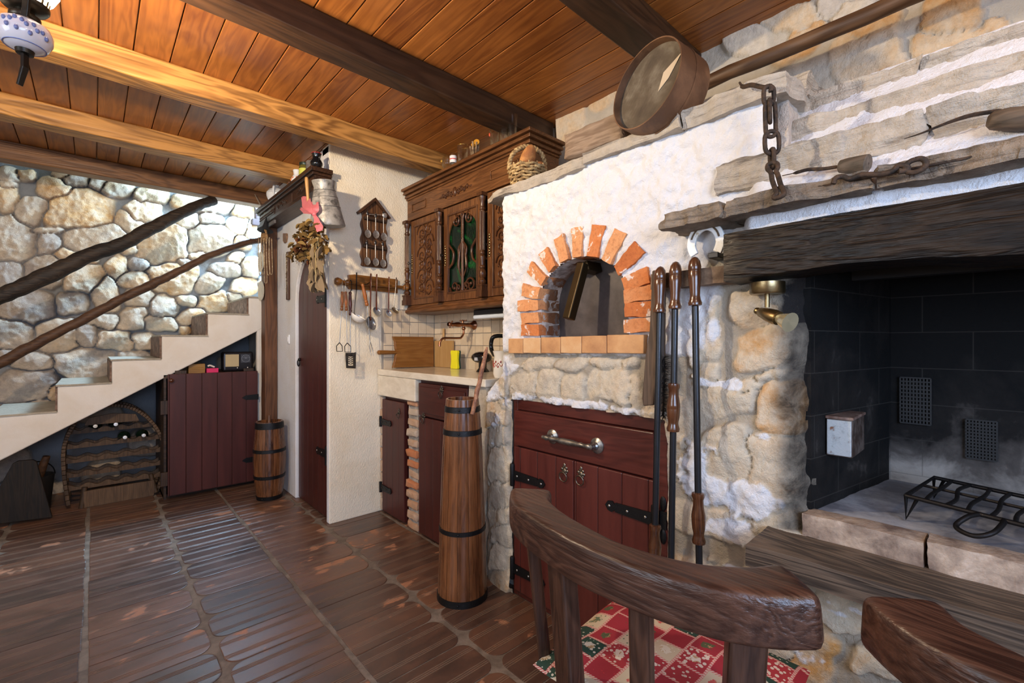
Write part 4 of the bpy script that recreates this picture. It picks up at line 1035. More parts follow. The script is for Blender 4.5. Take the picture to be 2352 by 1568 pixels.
b = MB(); b.box((.782, 4.262, CT + .040), (.878, 4.268, CT + .140)); b.build('speaker_cloth', plain((.55,.43,.24), .8), rd, bev=.003)
b = MB(); b.box((.892, 4.262, CT + .070), (.962, 4.268, CT + .140)); dp = b.build('dial', plain((.06,.065,.08), .2), rd, bev=.006)
b = MB()
for q in range(5): a = .3 + q * .6; b.tube([(.927, 4.2605, CT + .105), (.927 + .028*cos(a), 4.2605, CT + .105 + .026*sin(a))], .0009, 5)
b.torus((.927, 4.261, CT + .105), .030, .0009, Matrix.Rotation(pi/2, 4, 'X'), 22, 5); b.build('dial_mark', plain((.3,.32,.36), .4), dp)
for x in (.868, .942): b = MB(); b.ball((x, 4.262, CT + .028), (.009, .007, .009), 12, 7); b.build('knob', STEEL(), rd, smooth=60)
b = MB(); b.box((.530, 4.20, CT), (.635, 4.29, CT + .073)); b.box((.528, 4.198, CT + .030), (.637, 4.292, CT + .034)); b.box((.528, 4.198, CT + .042), (.637, 4.292, CT + .045))
b.solo('wooden_box', wood((.25,.12,.025), (.42,.22,.05), 'x', 1.5), 'small yellowish wooden box on the cupboard under the stairs', 'box', bev=.003)
b = MB(); b.box((.645, 4.19, CT), (.722, 4.25, CT + .036)); b.solo('pink_box', plain((.72,.02,.13), .4), 'bright pink little box next to the yellowish wooden box', 'box', bev=.002)
b = MB(); b.tube(spline([(.655, 4.22, CT + .052), (.67, 4.22, CT + .058), (.688, 4.22, CT + .050), (.70, 4.22, CT + .044)], 4), .007, 8); b.solo('paper_roll', plain((.7,.66,.58), .7), 'crumpled white paper lying on the pink box', 'paper', smooth=60)

# ------------------------------------------------------------------ wine rack and the dark things left of it
wr_ = thing('wine_rack', 'round barrel shaped wine rack under the stairs with wavy shelves', 'wine rack', (.12, 4.42, 0))
YF = 4.34
op = [(157,1170),(147,1100),(146,1040),(160,1000),(185,965),(220,945),(262,939),(305,946),(340,968),(365,1000),(378,1040),(376,1090),(360,1138)]
oz = spline([xz(*q, YF) for q in op], 6); zmin = min(z for x, z in oz)
oz = [(x, z - zmin + .012) for x, z in oz]
RKW = wood((.035,.018,.008), (.15,.085,.042), 'z', 1.6, .6, .5, .5)
for dy, nm in ((0, 'hoop_frame'), (.20, 'hoop_frame')):
    b = MB(); R = random.Random(3)
    for i in range(len(oz) - 1):
        (xa, za), (xb, zb) = oz[i], oz[i+1]; d = Vector((xb - xa, 0, zb - za)); n_ = Vector((-d.z, 0, d.x)).normalized() * -.011; e = d * .04
        b.t = R.random(); p0 = Vector((xa, YF + dy, za)) + e; p1 = Vector((xb, YF + dy, zb)) - e
        vs = []
        for p in (p0, p1):
            for sg in (-1, 1):
                for y in (0, .045): vs.append(p + n_ * sg + Vector((0, y, 0)))
        b.add(vs, [(0,1,3,2), (4,6,7,5), (0,4,5,1), (2,3,7,6), (0,2,6,4), (1,5,7,3)])
    b.build(nm, RKW, wr_, bev=.003)
def rackx(z):
    L = [x for (x, zz) in oz if abs(zz - z) < .03]; return min(L) + .01, max(L) - .01
shz_ = [.535, .435, .335, .235, .145]
for k, z in enumerate(shz_):
    x0, x1 = rackx(z)
    for dy in (0.052, .17):
        b = MB(); b.t = .2 * k; n = 48; up = [(x0 + (x1-x0)*i/n, z + .010 * cos(2*pi*5*i/n)) for i in range(n+1)]
        b.prism([(x0, z - .03), (x1, z - .03)] + up[::-1], 'y', YF + dy, YF + dy + .016); b.build('bottle_bar', RKW, wr_)
b = MB(); b.t = .5; x0, x1 = rackx(.60); b.prism([(x0+.04, .565), (x1-.04, .565), (x1-.06, .615), ((x0+x1)/2, .635), (x0+.06, .615)], 'y', YF + .004, YF + .02); b.build('top_board', RKW, wr_)
b = MB(); b.t = .8; x0, x1 = rackx(.06); b.rough((x0+.07, YF - .030, .002), (x1-.03, YF - .015, .115), .03, .003, 12, 3); b.build('base_board', RKW, wr_, smooth=40)
b = MB(); b.tube([(x0+.06, YF - .02, .0), (x0+.075, YF-.01, .14)], .016, 8); b.build('foot', RKW, wr_, smooth=50); b = MB(); b.tube([(x1-.02, YF - .02, .02), (x1-.05, YF-.01, .16)], .014, 8); b.build('foot', RKW, wr_, smooth=50)
BOT = plain((.008,.018,.010), .08, 0, 0, 20, .1)
for k, (px, z, lab, cap) in enumerate(((219, .552, 'left bottle on the top shelf of the wine rack', (.45,.40,.33)), (266, .552, 'right bottle on the top shelf of the wine rack', (.6,.6,.6)), (287, .452, 'left bottle on the second shelf of the wine rack', (.62,.6,.58)), (330, .452, 'right bottle on the second shelf of the wine rack', (.6,.58,.55)))):
    x = K(px, 1000, y=YF - .03).x; t = thing('wine_bottle', 'dark ' + lab, 'bottle', (x, YF, z), 'bottles in the wine rack')
    M = Matrix.Translation((x, YF - .045, z + .008)) @ Matrix.Rotation(-pi/2 - .10, 4, 'X')
    b = MB(); b.lathe([(.001,.0),(.0112,.0),(.012,.02),(.0118,.08),(.017,.10),(.036,.135),(.038,.15),(.038,.29),(.030,.30),(.001,.295)], M, 22); b.build('body', BOT, t, smooth=45)
    b = MB(); b.lathe([(.001,-.003),(.0118,-.002),(.0122,.012),(.0122,.05)], M, 18); b.build('capsule', plain(cap, .4, .3), t, smooth=45)
b = MB(); y = 4.19; p = [xz(28, 1066, y), xz(40, 1059, y), xz(76, 1056, y), xz(84, 1060, y), xz(120, 1188, y), xz(-40, 1208, y), xz(-30, 1170, y)]
p = [(x, max(.003, z)) for x, z in p]; b.prism(p, 'y', y, y + .03)
o = b.solo('dark_board', wood((.006,.004,.003), (.035,.022,.013), 'z', 1.4, .7, .5, .6), 'dark tapering wooden board leaning under the stairs at the left edge', 'board', bev=.004)
t = thing('bucket', 'dark bucket standing behind the tapering board under the stairs', 'bucket', (-.295, 4.47, 0)); M = Matrix.Translation((-.295, 4.47, 0))
b = MB(); b.lathe([(.001,.0),(.075,.0),(.098,.24),(.093,.24),(.072,.02),(.001,.02)], M, 22); b.build('body', plain((.012,.010,.009), .6), t, smooth=40)
b = MB(); b.tube(arc((-.295, 4.47, .235), .098, 0, pi, 14, Matrix.Rotation(radians(70), 4, 'X')), .004, 6); b.build('handle', IRON(), t, smooth=60)
b = MB(); b.tube([(-.32, 4.45, .03), (-.255, 4.43, .30), (-.235, 4.42, .37)], [.024,.024,.02], 10); b.solo('log', BARK2, 'short log standing in the dark bucket under the stairs', 'log', smooth=50)
# ================================================================== utensil wall
UY = 2.88
def Z5(zx, zy, y=2.855): return K(740 + zx / 3.336, 430 + zy / 3.336, y=y)
def Z5p(pts, y=2.855): return [(p.x, p.z) for p in (Z5(a, c, y) for a, c in pts)]
# spoon rack
sr = thing('spoon_rack', 'house shaped wooden spoon rack hung on the plaster wall above the utensil rail', 'spoon rack', Z5(400, 600, 2.87))
edge = []
for i in range(25):
    q = i / 24; edge.append((300 - 5 * q + 7 * sin(q * 2 * pi * 3.5), 195 + 400 * q))
edge2 = [(492 + 6 * sin(q / 24 * 2 * pi * 3.5), 225 + 395 * q / 24) for q in range(24, -1, -1)]
b = MB(); b.prism(Z5p([(405, 95), (300, 190)] + edge + [(310, 605), (480, 622)] + edge2, 2.87), 'y', 2.862, 2.879)
b.build('back_board', wood((.06,.022,.008), (.21,.095,.036), 'z', 1.5, .5, .9, .3), sr, bev=.003)
b = MB(); b.prism(Z5p([(405, 80), (272, 185), (282, 203), (405, 108), (515, 240), (524, 240)], 2.85), 'y', 2.838, 2.878); b.build('roof_board', wood((.04,.015,.006), (.13,.055,.02), 'x', 1.5, .5, .6, .3), sr, bev=.002)
for a, c, d, e in ((322, 225, 492, 275), (318, 440, 492, 480)):
    b = MB(); p0, p1 = Z5(a, c, 2.85), Z5(d, e, 2.85); zc = (p0.z + p1.z) / 2; b.box((p0.x, 2.838, zc - .009), (p1.x, 2.866, zc + .010)); b.build('spoon_bar', W_DARK('x'), sr, bev=.003)
def spoon(zx, zy0, zy1, bw, lab):
    t = thing('spoon', lab, 'spoon', Z5(zx, zy1, 2.835), 'spoons in the house shaped rack')
    top, bot = Z5(zx, zy0, 2.835), Z5(zx, zy1, 2.835); cx = bot + Vector((0, 0, bw * 1.25))
    b = MB(); b.tube([top, top * .9 + cx * .1, cx + Vector((0, 0, bw * .9))], [.0055, .0032, .0026], 8); b.build('handle', PEWTER(), t, smooth=60)
    b = MB(); b.ball(top + Vector((0, -.002, -.004)), (.010, .004, .013), 10, 8); b.ball(top + Vector((0, -.002, .010)), (.005, .004, .005), 8, 6); b.build('crest', plain((.10, .095, .09), .4, .9), t, smooth=60)
    b = MB(); b.lathe([(bw * .95, 0), (bw, .002), (bw * .8, -bw * .35), (bw * .4, -bw * .55), (.0005, -bw * .6)], Matrix.Translation(cx + Vector((0, -.004, 0))) @ Matrix.Rotation(pi/2, 4, 'X') @ Matrix.Diagonal((1, 1.28, 1, 1)), 20); b.build('bowl', PEWTER(), t, smooth=60)
for k, (zx, a, c) in enumerate(((347, 195, 388), (410, 215, 393), (470, 200, 410), (342, 420, 598), (408, 420, 605), (464, 430, 614))):
    spoon(zx, a, c, .0215, '%s pewter spoon in the %s row of the house shaped rack' % (('left', 'middle', 'right')[k % 3], ('upper', 'lower')[k // 3]))
t = thing('serving_spoon', 'pewter spoon lying crosswise above the upper spoon row of the rack', 'spoon', Z5(420, 210, 2.84))
b = MB(); b.tube([Z5(355, 208, 2.838), Z5(455, 212, 2.838)], [.004, .003], 8); b.build('handle', PEWTER(), t, smooth=60)
b = MB(); b.ball(Z5(480, 216, 2.832), (.018, .006, .018), 14, 9); b.build('bowl', PEWTER(), t, smooth=60)
# rail
ur = thing('utensil_rail', 'turned wooden rail with a shaped back board hanging below the spoon rack', 'rail', Z5(400, 740, 2.86))
b = MB(); b.prism(Z5p([(150, 745), (185, 725), (198, 700), (195, 672), (245, 668), (575, 706), (575, 812), (360, 790), (200, 780), (190, 760)], 2.87), 'y', 2.860, 2.879)
RW = wood((.16,.06,.012), (.34,.15,.035), 'x', 1.4, .35, .6, .1)
b.build('back_board', RW, ur, bev=.003)
pa, pb = Z5(190, 730, 2.825), Z5(640, 765, 2.825); zr = (pa.z + pb.z) / 2; L = pb.x - pa.x
b = MB(); M = Matrix.Translation((pa.x, 2.825, zr)) @ Matrix.Rotation(pi/2, 4, 'Y'); e0 = Z5(95, 720, 2.825).x - pa.x; e1 = Z5(690, 765, 2.825).x - pa.x
b.lathe([(.001, e0), (.020, e0 + .004), (.026, e0 + .018), (.022, e0 + .033), (.011, e0 + .05), (.009, -.012), (.017, 0), (.018, .006), (.010, .014), (.0105, L * .95), (.018, L * .965), (.009, L * .98), (.018, L * 1.0), (.019, L * 1.03), (.008, L * 1.06), (.006, e1 - .006), (.001, e1)], M, 18)
b.build('rod', RW, ur, smooth=45)
b = MB(); b.box((pa.x + .02, 2.825, zr - .008), (pa.x + .035, 2.862, zr + .008)); b.box((pb.x - .05, 2.825, zr - .008), (pb.x - .035, 2.862, zr + .008)); b.build('bracket', RW, ur)
UYF = 2.808
def turned(mb, a, c, r):
    d = (c - a); L = d.length; M = Matrix.Translation(a) @ align(d)
    mb.lathe([(.001,0),(r*.8,.002),(r*.95,L*.06),(r*.75,L*.12),(r*.9,L*.3),(r*1.05,L*.55),(r*.8,L*.72),(r*.75,L*.76),(r*1.0,L*.80),(r*.75,L*.84),(r*1.0,L*.9),(r*.9,L*.97),(r*.4,L)], M, 14)
def hang(name, lab, cat, top, **k):
    return thing(name, lab, cat, top, 'utensils on the rail')
OR = wood((.30,.09,.02), (.52,.20,.05), 'z', 2.5, .3, .4, .1); RB = wood((.07,.012,.006), (.16,.035,.014), 'z', 2.5, .25, .3, .1)
WIRE = STEEL()
def hookw(mb, p, r=.0018): mb.tube([Vector((p.x, 2.842, zr + .004)), Vector((p.x, 2.825, zr + .0155)), Vector((p.x, 2.8085, zr + .004)), p], r, 6)
for lab, hx, hy0, hy1, sx, ex, ey, loop in (('orange handled wire toasting fork, leftmost on the utensil rail', 155, 797, 945, 150, 133, 1190, ((133,1190),(110,1215),(112,1256),(155,1256),(153,1215),(133,1190))),
                                  ('orange handled wire toasting fork, second from the left on the utensil rail', 180, 797, 947, 186, 192, 1192, ((192,1192),(172,1218),(174,1262),(220,1262),(218,1218),(192,1192)))):
    t = hang('toasting_fork', lab, 'toasting fork', Z5(hx, hy0, UYF))
    b = MB(); hookw(b, Z5(hx, hy0, UYF)); b.build('hook', WIRE, t, smooth=60)
    b = MB(); turned(b, Z5(hx, hy0, UYF), Z5(sx, hy1, UYF), .0095); b.build('handle', OR, t, smooth=50)
    b = MB(); b.tube([Z5(sx, hy1 - 6, UYF), Z5(ex, ey, UYF)], .0019, 6); b.build('wire', WIRE, t, smooth=60)
    b = MB(); b.tube([Z5(a, c, UYF) for a, c in loop], .0026, 6); b.build('head', IRON(), t, smooth=60)
t = hang('pierced_turner', 'dark pierced metal turner with a red brown handle on the utensil rail', 'spatula', Z5(214, 800, UYF))
b = MB(); hookw(b, Z5(226, 790, UYF), .0024); b.tube([Z5(226, 780, UYF), Z5(207, 815, UYF)], .0024, 6); b.build('hook', IRON(), t, smooth=60)
b = MB(); turned(b, Z5(214, 800, UYF), Z5(216, 982, UYF), .0105); b.build('handle', RB, t, smooth=50)
b = MB(); b.tube([Z5(216, 975, UYF), Z5(217, 1268, UYF)], .0019, 6); b.build('wire', WIRE, t, smooth=60)
b = MB()
def pl5(pts, y0, y1): b.prism(Z5p(pts, UYF), 'y', y0, y1)
A, B_ = UYF - .001, UYF + .001
pl5([(178,1268),(199,1268),(199,1386),(184,1384)], A, B_); pl5([(237,1268),(259,1262),(257,1388),(237,1387)], A, B_); pl5([(199,1268),(237,1266),(237,1296),(199,1296)], A, B_); pl5([(199,1366),(237,1366),(237,1387),(199,1386)], A, B_)
for k in range(4): y = 1306 + k * 15; pl5([(199, y - 9), (216, y + 1), (216, y + 8), (199, y - 2)], A, B_); pl5([(237, y - 9), (220, y + 1), (220, y + 8), (237, y - 2)], A, B_)
b.build('blade', mottled((.035,.03,.027), (.08,.07,.06), rough=.5, scale=40, metal=.7), t)
def bowl(mb, c, r, depth, n, thick=.0022):
    M = Matrix.Translation(c) @ align(n); pr = []
    for i in range(9): a = pi/2 * i / 8; pr.append((max(.0005, r * sin(a)), -depth * cos(a)))
    pr += [(max(.0005, (r - thick) * sin(pi/2 * i / 8)), -(depth - thick) * cos(pi/2 * i / 8)) for i in range(8, -1, -1)]
    mb.lathe(pr, M, 24, cap=False)
t = hang('enamel_ladle', 'white enamel ladle with a flat metal handle on the utensil rail', 'ladle', Z5(265, 655, UYF))
b = MB(); p, q, r_ = Z5(267, 652, 2.80), Z5(262, 790, 2.80), Z5(246, 965, 2.80)
b.tube([Vector((p.x, 2.806, p.z)), Vector((q.x, 2.800, q.z))], .0085, 6, flat=.3); b.build('strap', IRON(), t)
b = MB(); b.tube([q + Vector((0,0,.005)), r_, r_ + Vector((.006, -.004, -.012))], .0065, 8, flat=.35); b.build('handle', STEEL(), t, smooth=40)
b = MB(); bowl(b, Z5(280, 985, 2.785), .050, .040, (.35, -.30, .8)); b.build('bowl', plain((.75,.72,.66), .15, 0, 0, 20, .05), t, smooth=60)
t = hang('carving_fork', 'long two pronged fork with an orange brown handle on the utensil rail', 'fork', Z5(312, 740, UYF))
b = MB(); b.tube([Z5(362, 728, 2.812), Z5(340, 745, 2.805), Z5(322, 742, 2.80), Z5(308, 745, 2.80)], .0022, 6); b.tube([Vector((Z5(362,728,2.812).x, 2.812, zr+.010)), Z5(362,728,2.812)], .0022, 6); b.build('loop', IRON(), t, smooth=60)
b = MB(); turned(b, Z5(308, 738, 2.795), Z5(345, 910, 2.795), .012); b.build('handle', OR, t, smooth=50)
b = MB(); b.tube([Z5(345, 905, 2.795), Z5(366, 1180, 2.80)], [.0028, .0035], 8)
for e in ((376,1290),(394,1292)): b.tube(spline([Z5(366, 1178, 2.80), Z5(362 + (e[0]-376)*.9, 1215, 2.80), Z5(e[0]-6, 1260, 2.797), Z5(*e, 2.792)], 5), [.0028]*10 + [.0022]*5 + [.0008], 6)
b.build('prongs', PEWTER(), t, smooth=60)
for lab, hx, y0, y1, cx, cy, r, n, c, hr in (('large grey ladle with a dark red handle on the utensil rail', 373, 660, 995, 378, 1040, .046, (.45,-.85,.25), (.24,.235,.23), .0085),
        ('medium grey ladle with a dark red handle, right of the large one', 418, 665, 925, 424, 948, .032, (.2,-.8,.5), (.34,.34,.34), .0075), ('small pale ladle with a dark red handle near the right end of the rail', 512, 685, 945, 512, 963, .025, (.3,-.85,.4), (.42,.43,.46), .0065)):
    t = hang('ladle', lab, 'ladle', Z5(hx, y0, UYF)); q = Z5(hx - 3, y1, 2.802); p = Z5(hx, y0, 2.802)
    b = MB(); b.tube([p, p * .98 + q * .02, p * .5 + q * .5, q, Z5(cx - 6, (y1 + cy) / 2, 2.79)], [hr * .7, hr, hr * .9, hr, hr * .8], 8, flat=.6); b.build('handle', RB, t, smooth=50)
    b = MB(); bowl(b, Z5(cx, cy, 2.782), r, r * .6, n); b.build('bowl', plain(c, .3, .5, 0, 20, .2), t, smooth=60)
t = hang('skimmer', 'small metal skimmer with a thin wire handle at the right end of the rail', 'skimmer', Z5(567, 700, UYF))
b = MB(); b.tube(spline([Z5(570, 712, 2.835), Z5(570, 694, 2.822), Z5(566, 702, 2.808), Z5(562, 780, 2.804), Z5(550, 905, 2.80), Z5(556, 925, 2.79)], 5), .0022, 6); b.build('handle', STEEL(), t, smooth=60)
b = MB(); bowl(b, Z5(560, 942, 2.785), .028, .014, (.3,-.7,.65)); b.build('bowl', plain((.45,.40,.30), .3, .9, 0, 20, .2), t, smooth=60)

# ================================================================== kitchen base
KX = 1.44; CTZ = .965
sk = thing('sink_counter', 'cream marble kitchen counter with a deep stone sink front at its left end', 'counter', (1.63, 2.3, .8))
MRB = NT('marble'); s = MRB; v = s.coord(); n = s.noise(s.vmul(v, (1, 1, 2.5)), 6, 6, .6, .8)
MR = s.fin(s.ramp(n, [(.3, (.58,.50,.38)), (.6, (.74,.67,.55))]), .18, spec=.5)
b = MB(); b.box((1.405, 1.722, CTZ - .040), (1.855, 2.866, CTZ)); b.build('slab', MR, sk, bev=.006, seg=3)
b = MB(); b.box((1.408, 2.385, .79), (1.47, 2.866, CTZ - .041)); b.build('sink_front', MR, sk, bev=.006, seg=3)
RB2 = brick_red()
b = MB(); R = random.Random(12); z = 0; k = 0
while z < .785:
    h_ = R.uniform(.050, .058); b.t = R.random(); o = R.uniform(-.008, .008)
    b.rough((1.425 + o, 2.392, z), (1.62, 2.522 + R.uniform(-.004, .004), min(.788, z + h_)), .014, .010, 16, k, bulge=.015); z += h_ + .010; k += 1
s = NT('pale_brick'); v = s.coord(); tn = s.attr('tone'); n = s.noise(v, 14, 6, .65, .3)
c = s.ramp(s.mth('ADD', s.mth('MULTIPLY', tn, .8), s.mth('MULTIPLY_ADD', n, .7, -.3)), [(.1, (.50,.40,.31)), (.5, (.50,.30,.18)), (.8, (.52,.20,.09))])
PB = s.fin(c, .9, s.bump(s.mth('ADD', n, s.mth('MULTIPLY', s.noise(v, 70, 4, .6), .5)), .7, .01), spec=.2)
pl_ = thing('brick_pillar', 'narrow pillar of rough pale bricks between the two kitchen cabinets', 'pillar', (1.52, 2.455, 0))
b.build('bricks', PB, pl_, smooth=40)
b = MB(); b.box((1.44, 2.40, 0), (1.61, 2.512, .787)); b.build('mortar', mottled((.22,.20,.18), (.40,.37,.32), rough=.9, scale=20, bump=.7), pl_)
def ringpull(parent, p, s=1.0, mat=None):
    """ornate back plate with a hanging ring on a door facing -x"""
    m_ = mat or plain((.10,.085,.07), .35, .9); b = MB(); x, y, z = p
    b.ball((x - .001, y, z), (.004, .012*s, .012*s), 10, 7)
    for a in range(5): b.ball((x - .001, y + .013*s*cos(.3 + a*.63*pi/2), z + .004 + .013*s*sin(.3 + a*.63*pi/2)), (.003, .006*s, .006*s), 8, 6)
    b.ball((x - .001, y, z + .022*s), (.003, .006*s, .010*s), 8, 6); b.ball((x - .008, y, z - .003), (.006, .005, .005), 8, 6)
    o = b.build('pull_plate', m_, parent, smooth=60)
    b = MB(); b.torus((x - .010, y, z - .020*s), .018*s, .0024*s, Matrix.Rotation(pi/2 - .12, 4, 'Y'), 22, 8); b.build('ring', m_, o, smooth=60)
RK = grooved(RED_D, RED_L, 'y', .080, .40); RPL = wood((.045,.009,.007), (.105,.022,.016), 'y', 1.0, .38, .3, .1)
kc = thing('cabinet', 'narrow dark red kitchen cabinet under the sink left of the brick pillar', 'cabinet', (1.5, 2.69, 0), 'kitchen base cabinets')
b = MB(); b.box((1.455, 2.53, .0), (1.475, 2.855, .79)); b.build('frame', RPL, kc)
b = MB(); b.box((1.425, 2.545, .02), (1.452, 2.835, .765)); dl = b.build('door', RK, kc, bev=.003)
for py in (975, 1132):
    p = K(905, py, x=1.425); b = MB(); rv = MB(); strap(b, 2.845, 2.70, p.z, 1.418, .042, rv); b.lathe([(.009,-.035),(.009,.035)], Matrix.Translation((1.42, 2.85, p.z)), 10); h_ = b.build('hinge', IRON(), dl, smooth=40); rv.build('rivet', RUST(), h_, smooth=60)
p = K(917, 953, x=1.425); ringpull(dl, (1.424, p.y, p.z + .015), .9)
b = MB(); R = random.Random(3)
for k in range(9): b.t = R.random() * .6; b.rough((1.43, 2.845, .02 + k * .085), (1.47, 2.872, .095 + k * .085), .014, .008, 20, k)
b.solo('brick_edge', PB, 'strip of rough brick ends between the narrow cabinet and the plaster wall', 'bricks', smooth=40)
kd = thing('cabinet', 'dark red kitchen cabinet with drawer and door right of the brick pillar', 'cabinet', (1.5, 2.13, 0), 'kitchen base cabinets')
b = MB(); b.box((1.45, 1.76, .0), (1.475, 2.385, .924)); b.build('frame', RPL, kd)
b = MB(); p = K(1080, 870, x=1.425); b.box((1.42, 1.888, .715), (1.45, 2.365, .905)); b.box((1.412, 1.90, .735), (1.42, 2.350, .885)); dw = b.build('drawer', RPL, kd, bev=.004)
p = K(1014, 905, x=1.41); ringpull(dw, (1.411, p.y, p.z + .018), 1.0)
b = MB(); b.box((1.42, 2.03, .02), (1.45, 2.362, .705)); dl = b.build('door', RK, kd, bev=.003)
p = K(971, 962, x=1.42); ringpull(dl, (1.419, p.y - .01, p.z + .015), 1.0)
b = MB(); b.box((1.42, 1.78, .02), (1.45, 2.025, .705)); d2 = b.build('door', RK, kd, bev=.003)
p = K(1022, 1003, x=1.42); b = MB(); b.ball((1.412, 2.05, p.z), (.01, .014, .014), 12, 8); b.build('latch', IRON(), d2, smooth=60)
b = MB(); b.rough((1.43, 1.735, .0), (1.50, 1.885, .93), .016, .02, 12, 7); b.t = .4
b.solo('stone_pier', STONE_F, 'pale stone edge between the kitchen drawer and the oven masonry', 'masonry', smooth=40)

# things on the counter
cb = thing('cutting_board', 'large wooden cutting board with a handle leaning on the side wall tiles', 'cutting board', (1.62, 2.83, CTZ))
def bd(pts, y): return [(p.x, p.z) for p in (K(740 + a/3.336, 430 + c/3.336, y=y) for a, c in pts)]
b = MB(); pp = bd([(540,1118),(850,1124),(852,1352),(540,1358),(556,1300),(560,1262),(575,1240),(560,1215),(556,1160)], 2.83)
zlo = min(z for x, z in pp); pp = [(x, CTZ + .001 + (z - zlo)) for x, z in pp]
TW = wood((.20,.075,.014), (.40,.19,.05), 'x', 1.0, .4, .35, .12)
b.prism(pp, 'y', 2.822, 2.845); b.build('board', TW, cb, bev=.003)
b = MB(); b.tube([K(740+a/3.336, 430+c/3.336, y=2.833) + Vector((0,0,CTZ+.001-zlo)) for a, c in ((424,1240),(432,1240),(480,1240),(540,1240),(590,1240))], [.010,.021,.020,.017,.016], 12, flat=.7); b.build('handle', TW, cb, smooth=50)
cb = thing('cutting_board', 'small pale cutting board standing behind the copper tap spout', 'cutting board', (1.85, 2.7, CTZ))
y1, y0 = K(998, 800, x=1.838).y, K(1041, 800, x=1.838).y; zt = K(1020, 782, x=1.838).z
PWB = wood((.42,.24,.085), (.60,.40,.18), 'z', 1.2, .5, .3, .1)
b = MB(); b.box((1.832, y0, CTZ + .001), (1.848, y1, zt)); b.build('board', PWB, cb, bev=.003)
b = MB(); yc = K(1019, 760, x=1.84).y; b.tube([(1.840, yc, zt - .01), (1.840, yc, zt + .04), (1.840, yc, K(1019, 754, x=1.84).z)], [.010, .009, .008], 10); b.build('handle', PWB, cb, smooth=50)
t = thing('sponge', 'bright yellow kitchen sponge standing upright on the counter', 'sponge', (1.80, 2.5, CTZ)); y1, y0 = K(1037, 820, x=1.79).y, K(1053, 820, x=1.79).y; zt = K(1045, 805, x=1.79).z
h_ = zt - CTZ; w_ = y1 - y0
b = MB(); b.prism([(y0 + w_*q, CTZ + .001 + h_*r_) for q, r_ in ((.06,0),(.94,0),(1,.08),(.93,.3),(.90,.5),(.93,.72),(1,.92),(.92,1),(.08,1),(0,.92),(.07,.7),(.10,.5),(.07,.3),(0,.08))], 'x', 1.78, 1.80)
b.build('foam', plain((.80,.72,.01), .8, 0, .4, 200, .1), t, bev=.003)
b = MB(); b.prism([(y0 - .004 + w_*q, CTZ + .001 + h_*r_) for q, r_ in ((.06,0),(.94,0),(1,.08),(.90,.5),(1,.92),(.92,1),(.08,1),(0,.92),(.10,.5),(0,.08))], 'x', 1.801, 1.808); b.build('scourer', plain((.02,.05,.03), .9), t)
# wall tap
tp_ = thing('tap', 'antique copper wall tap with cross handles and a long bent spout', 'tap', K(1089, 746, x=1.855)); c0 = tp_.location.copy(); TY = c0.y
def tq(zx, zy): return K(1000 + zx/7.84, 700 + zy/7.84, y=TY)
CO = COPPER(); zc = tq(600, 360).z; c0.z = zc
b = MB(); M = Matrix.Translation((1.857, TY, zc)) @ Matrix.Rotation(-pi/2, 4, 'Y'); xe = 1.857 - tq(290, 375).x
b.lathe([(.030,0),(.031,.006),(.026,.012),(.014,.03),(.012,.05),(.013,.055),(.011,.06),(.011,.11),(.014,.115),(.016,.13),(.014,.15),(.011,.16),(.011,.20),(.014,.205),(.011,.21),(.009,xe-.01),(.006,xe),(.001,xe+.002)], M, 18); b.build('body', CO, tp_, smooth=45)
xs_ = 1.857 - .135
b = MB()
for xx, axr in ((tq(282, 375).x, 'Y'), (tq(495, 330).x, 'Z')):
    for k in range(4):
        a = k * pi/2 + .6
        if axr == 'Y': d = Vector((0, cos(a), sin(a))); o_ = Vector((xx, TY, zc))
        else: d = Vector((cos(a)*.9, sin(a), .15)); o_ = Vector((xx, TY - .004, zc + .024))
        b.tube([o_, o_ + d * .020], [.004, .003], 8); b.ball(o_ + d * .022, .0052, 8, 6)
b.tube([Vector((tq(495,330).x, TY, zc)), Vector((tq(495,330).x, TY, zc + .028))], [.009, .006], 10)
b.build('cross_handle', CO, tp_, smooth=60)
b = MB(); x1 = tq(510, 430).x; pts = [Vector((x1, TY, zc)), Vector((x1, TY, zc - .03)), tq(508, 510), tq(470, 580), tq(420, 598), tq(180, 598), tq(110, 625), tq(80, 690), tq(76, 745)]
b.tube(spline(pts, 5), .0068, 12); b.lathe([(.009,0),(.009,.02),(.0068,.024)], Matrix.Translation(tq(76, 748)), 14); b.ball(Vector((x1, TY, zc - .025)), (.013,.013,.012), 12, 8); b.build('spout', CO, tp_, smooth=55)
# black appliances and the cream pot by the oven edge
BL = plain((.006,.006,.007), .1, 0, 0, 20, .1)
def Z7(zx, zy, x): return K(1000 + zx/7.84, 700 + zy/7.84, x=x)
t = thing('electric_appliance', 'black rounded electric appliance with a grey panel lying on the counter', 'appliance', (1.74, 1.95, CTZ)); c = Z7(830, 945, 1.74)
b = MB(); b.ball(c, (.05, .080, .036), 20, 12); b.build('housing', BL, t, smooth=60)
b = MB(); q = Z7(740, 975, 1.695); b.rough((1.688, q.y - .014, q.z - .010), (1.702, q.y + .014, q.z + .010), .01, .0, 1, 1); b.build('panel', plain((.45,.46,.48), .3), t, bev=.003)
b = MB(); b.lathe([(.040,0),(.036,.01),(.025,.022),(.024,c.z - CTZ)], Matrix.Translation((1.74, c.y - .012, CTZ + .001)), 20); b.build('foot', BL, t, smooth=50)
t = thing('kettle', 'black kettle with a tall loop handle half hidden behind the oven corner', 'kettle', (1.70, 1.76, CTZ)); c = Vector((1.70, 1.775, CTZ))
b = MB(); b.lathe([(.001,.001),(.075,.001),(.080,.02),(.070,.12),(.055,.175),(.03,.20),(.001,.205)], Matrix.Translation(c), 26); b.build('body', BL, t, smooth=50)
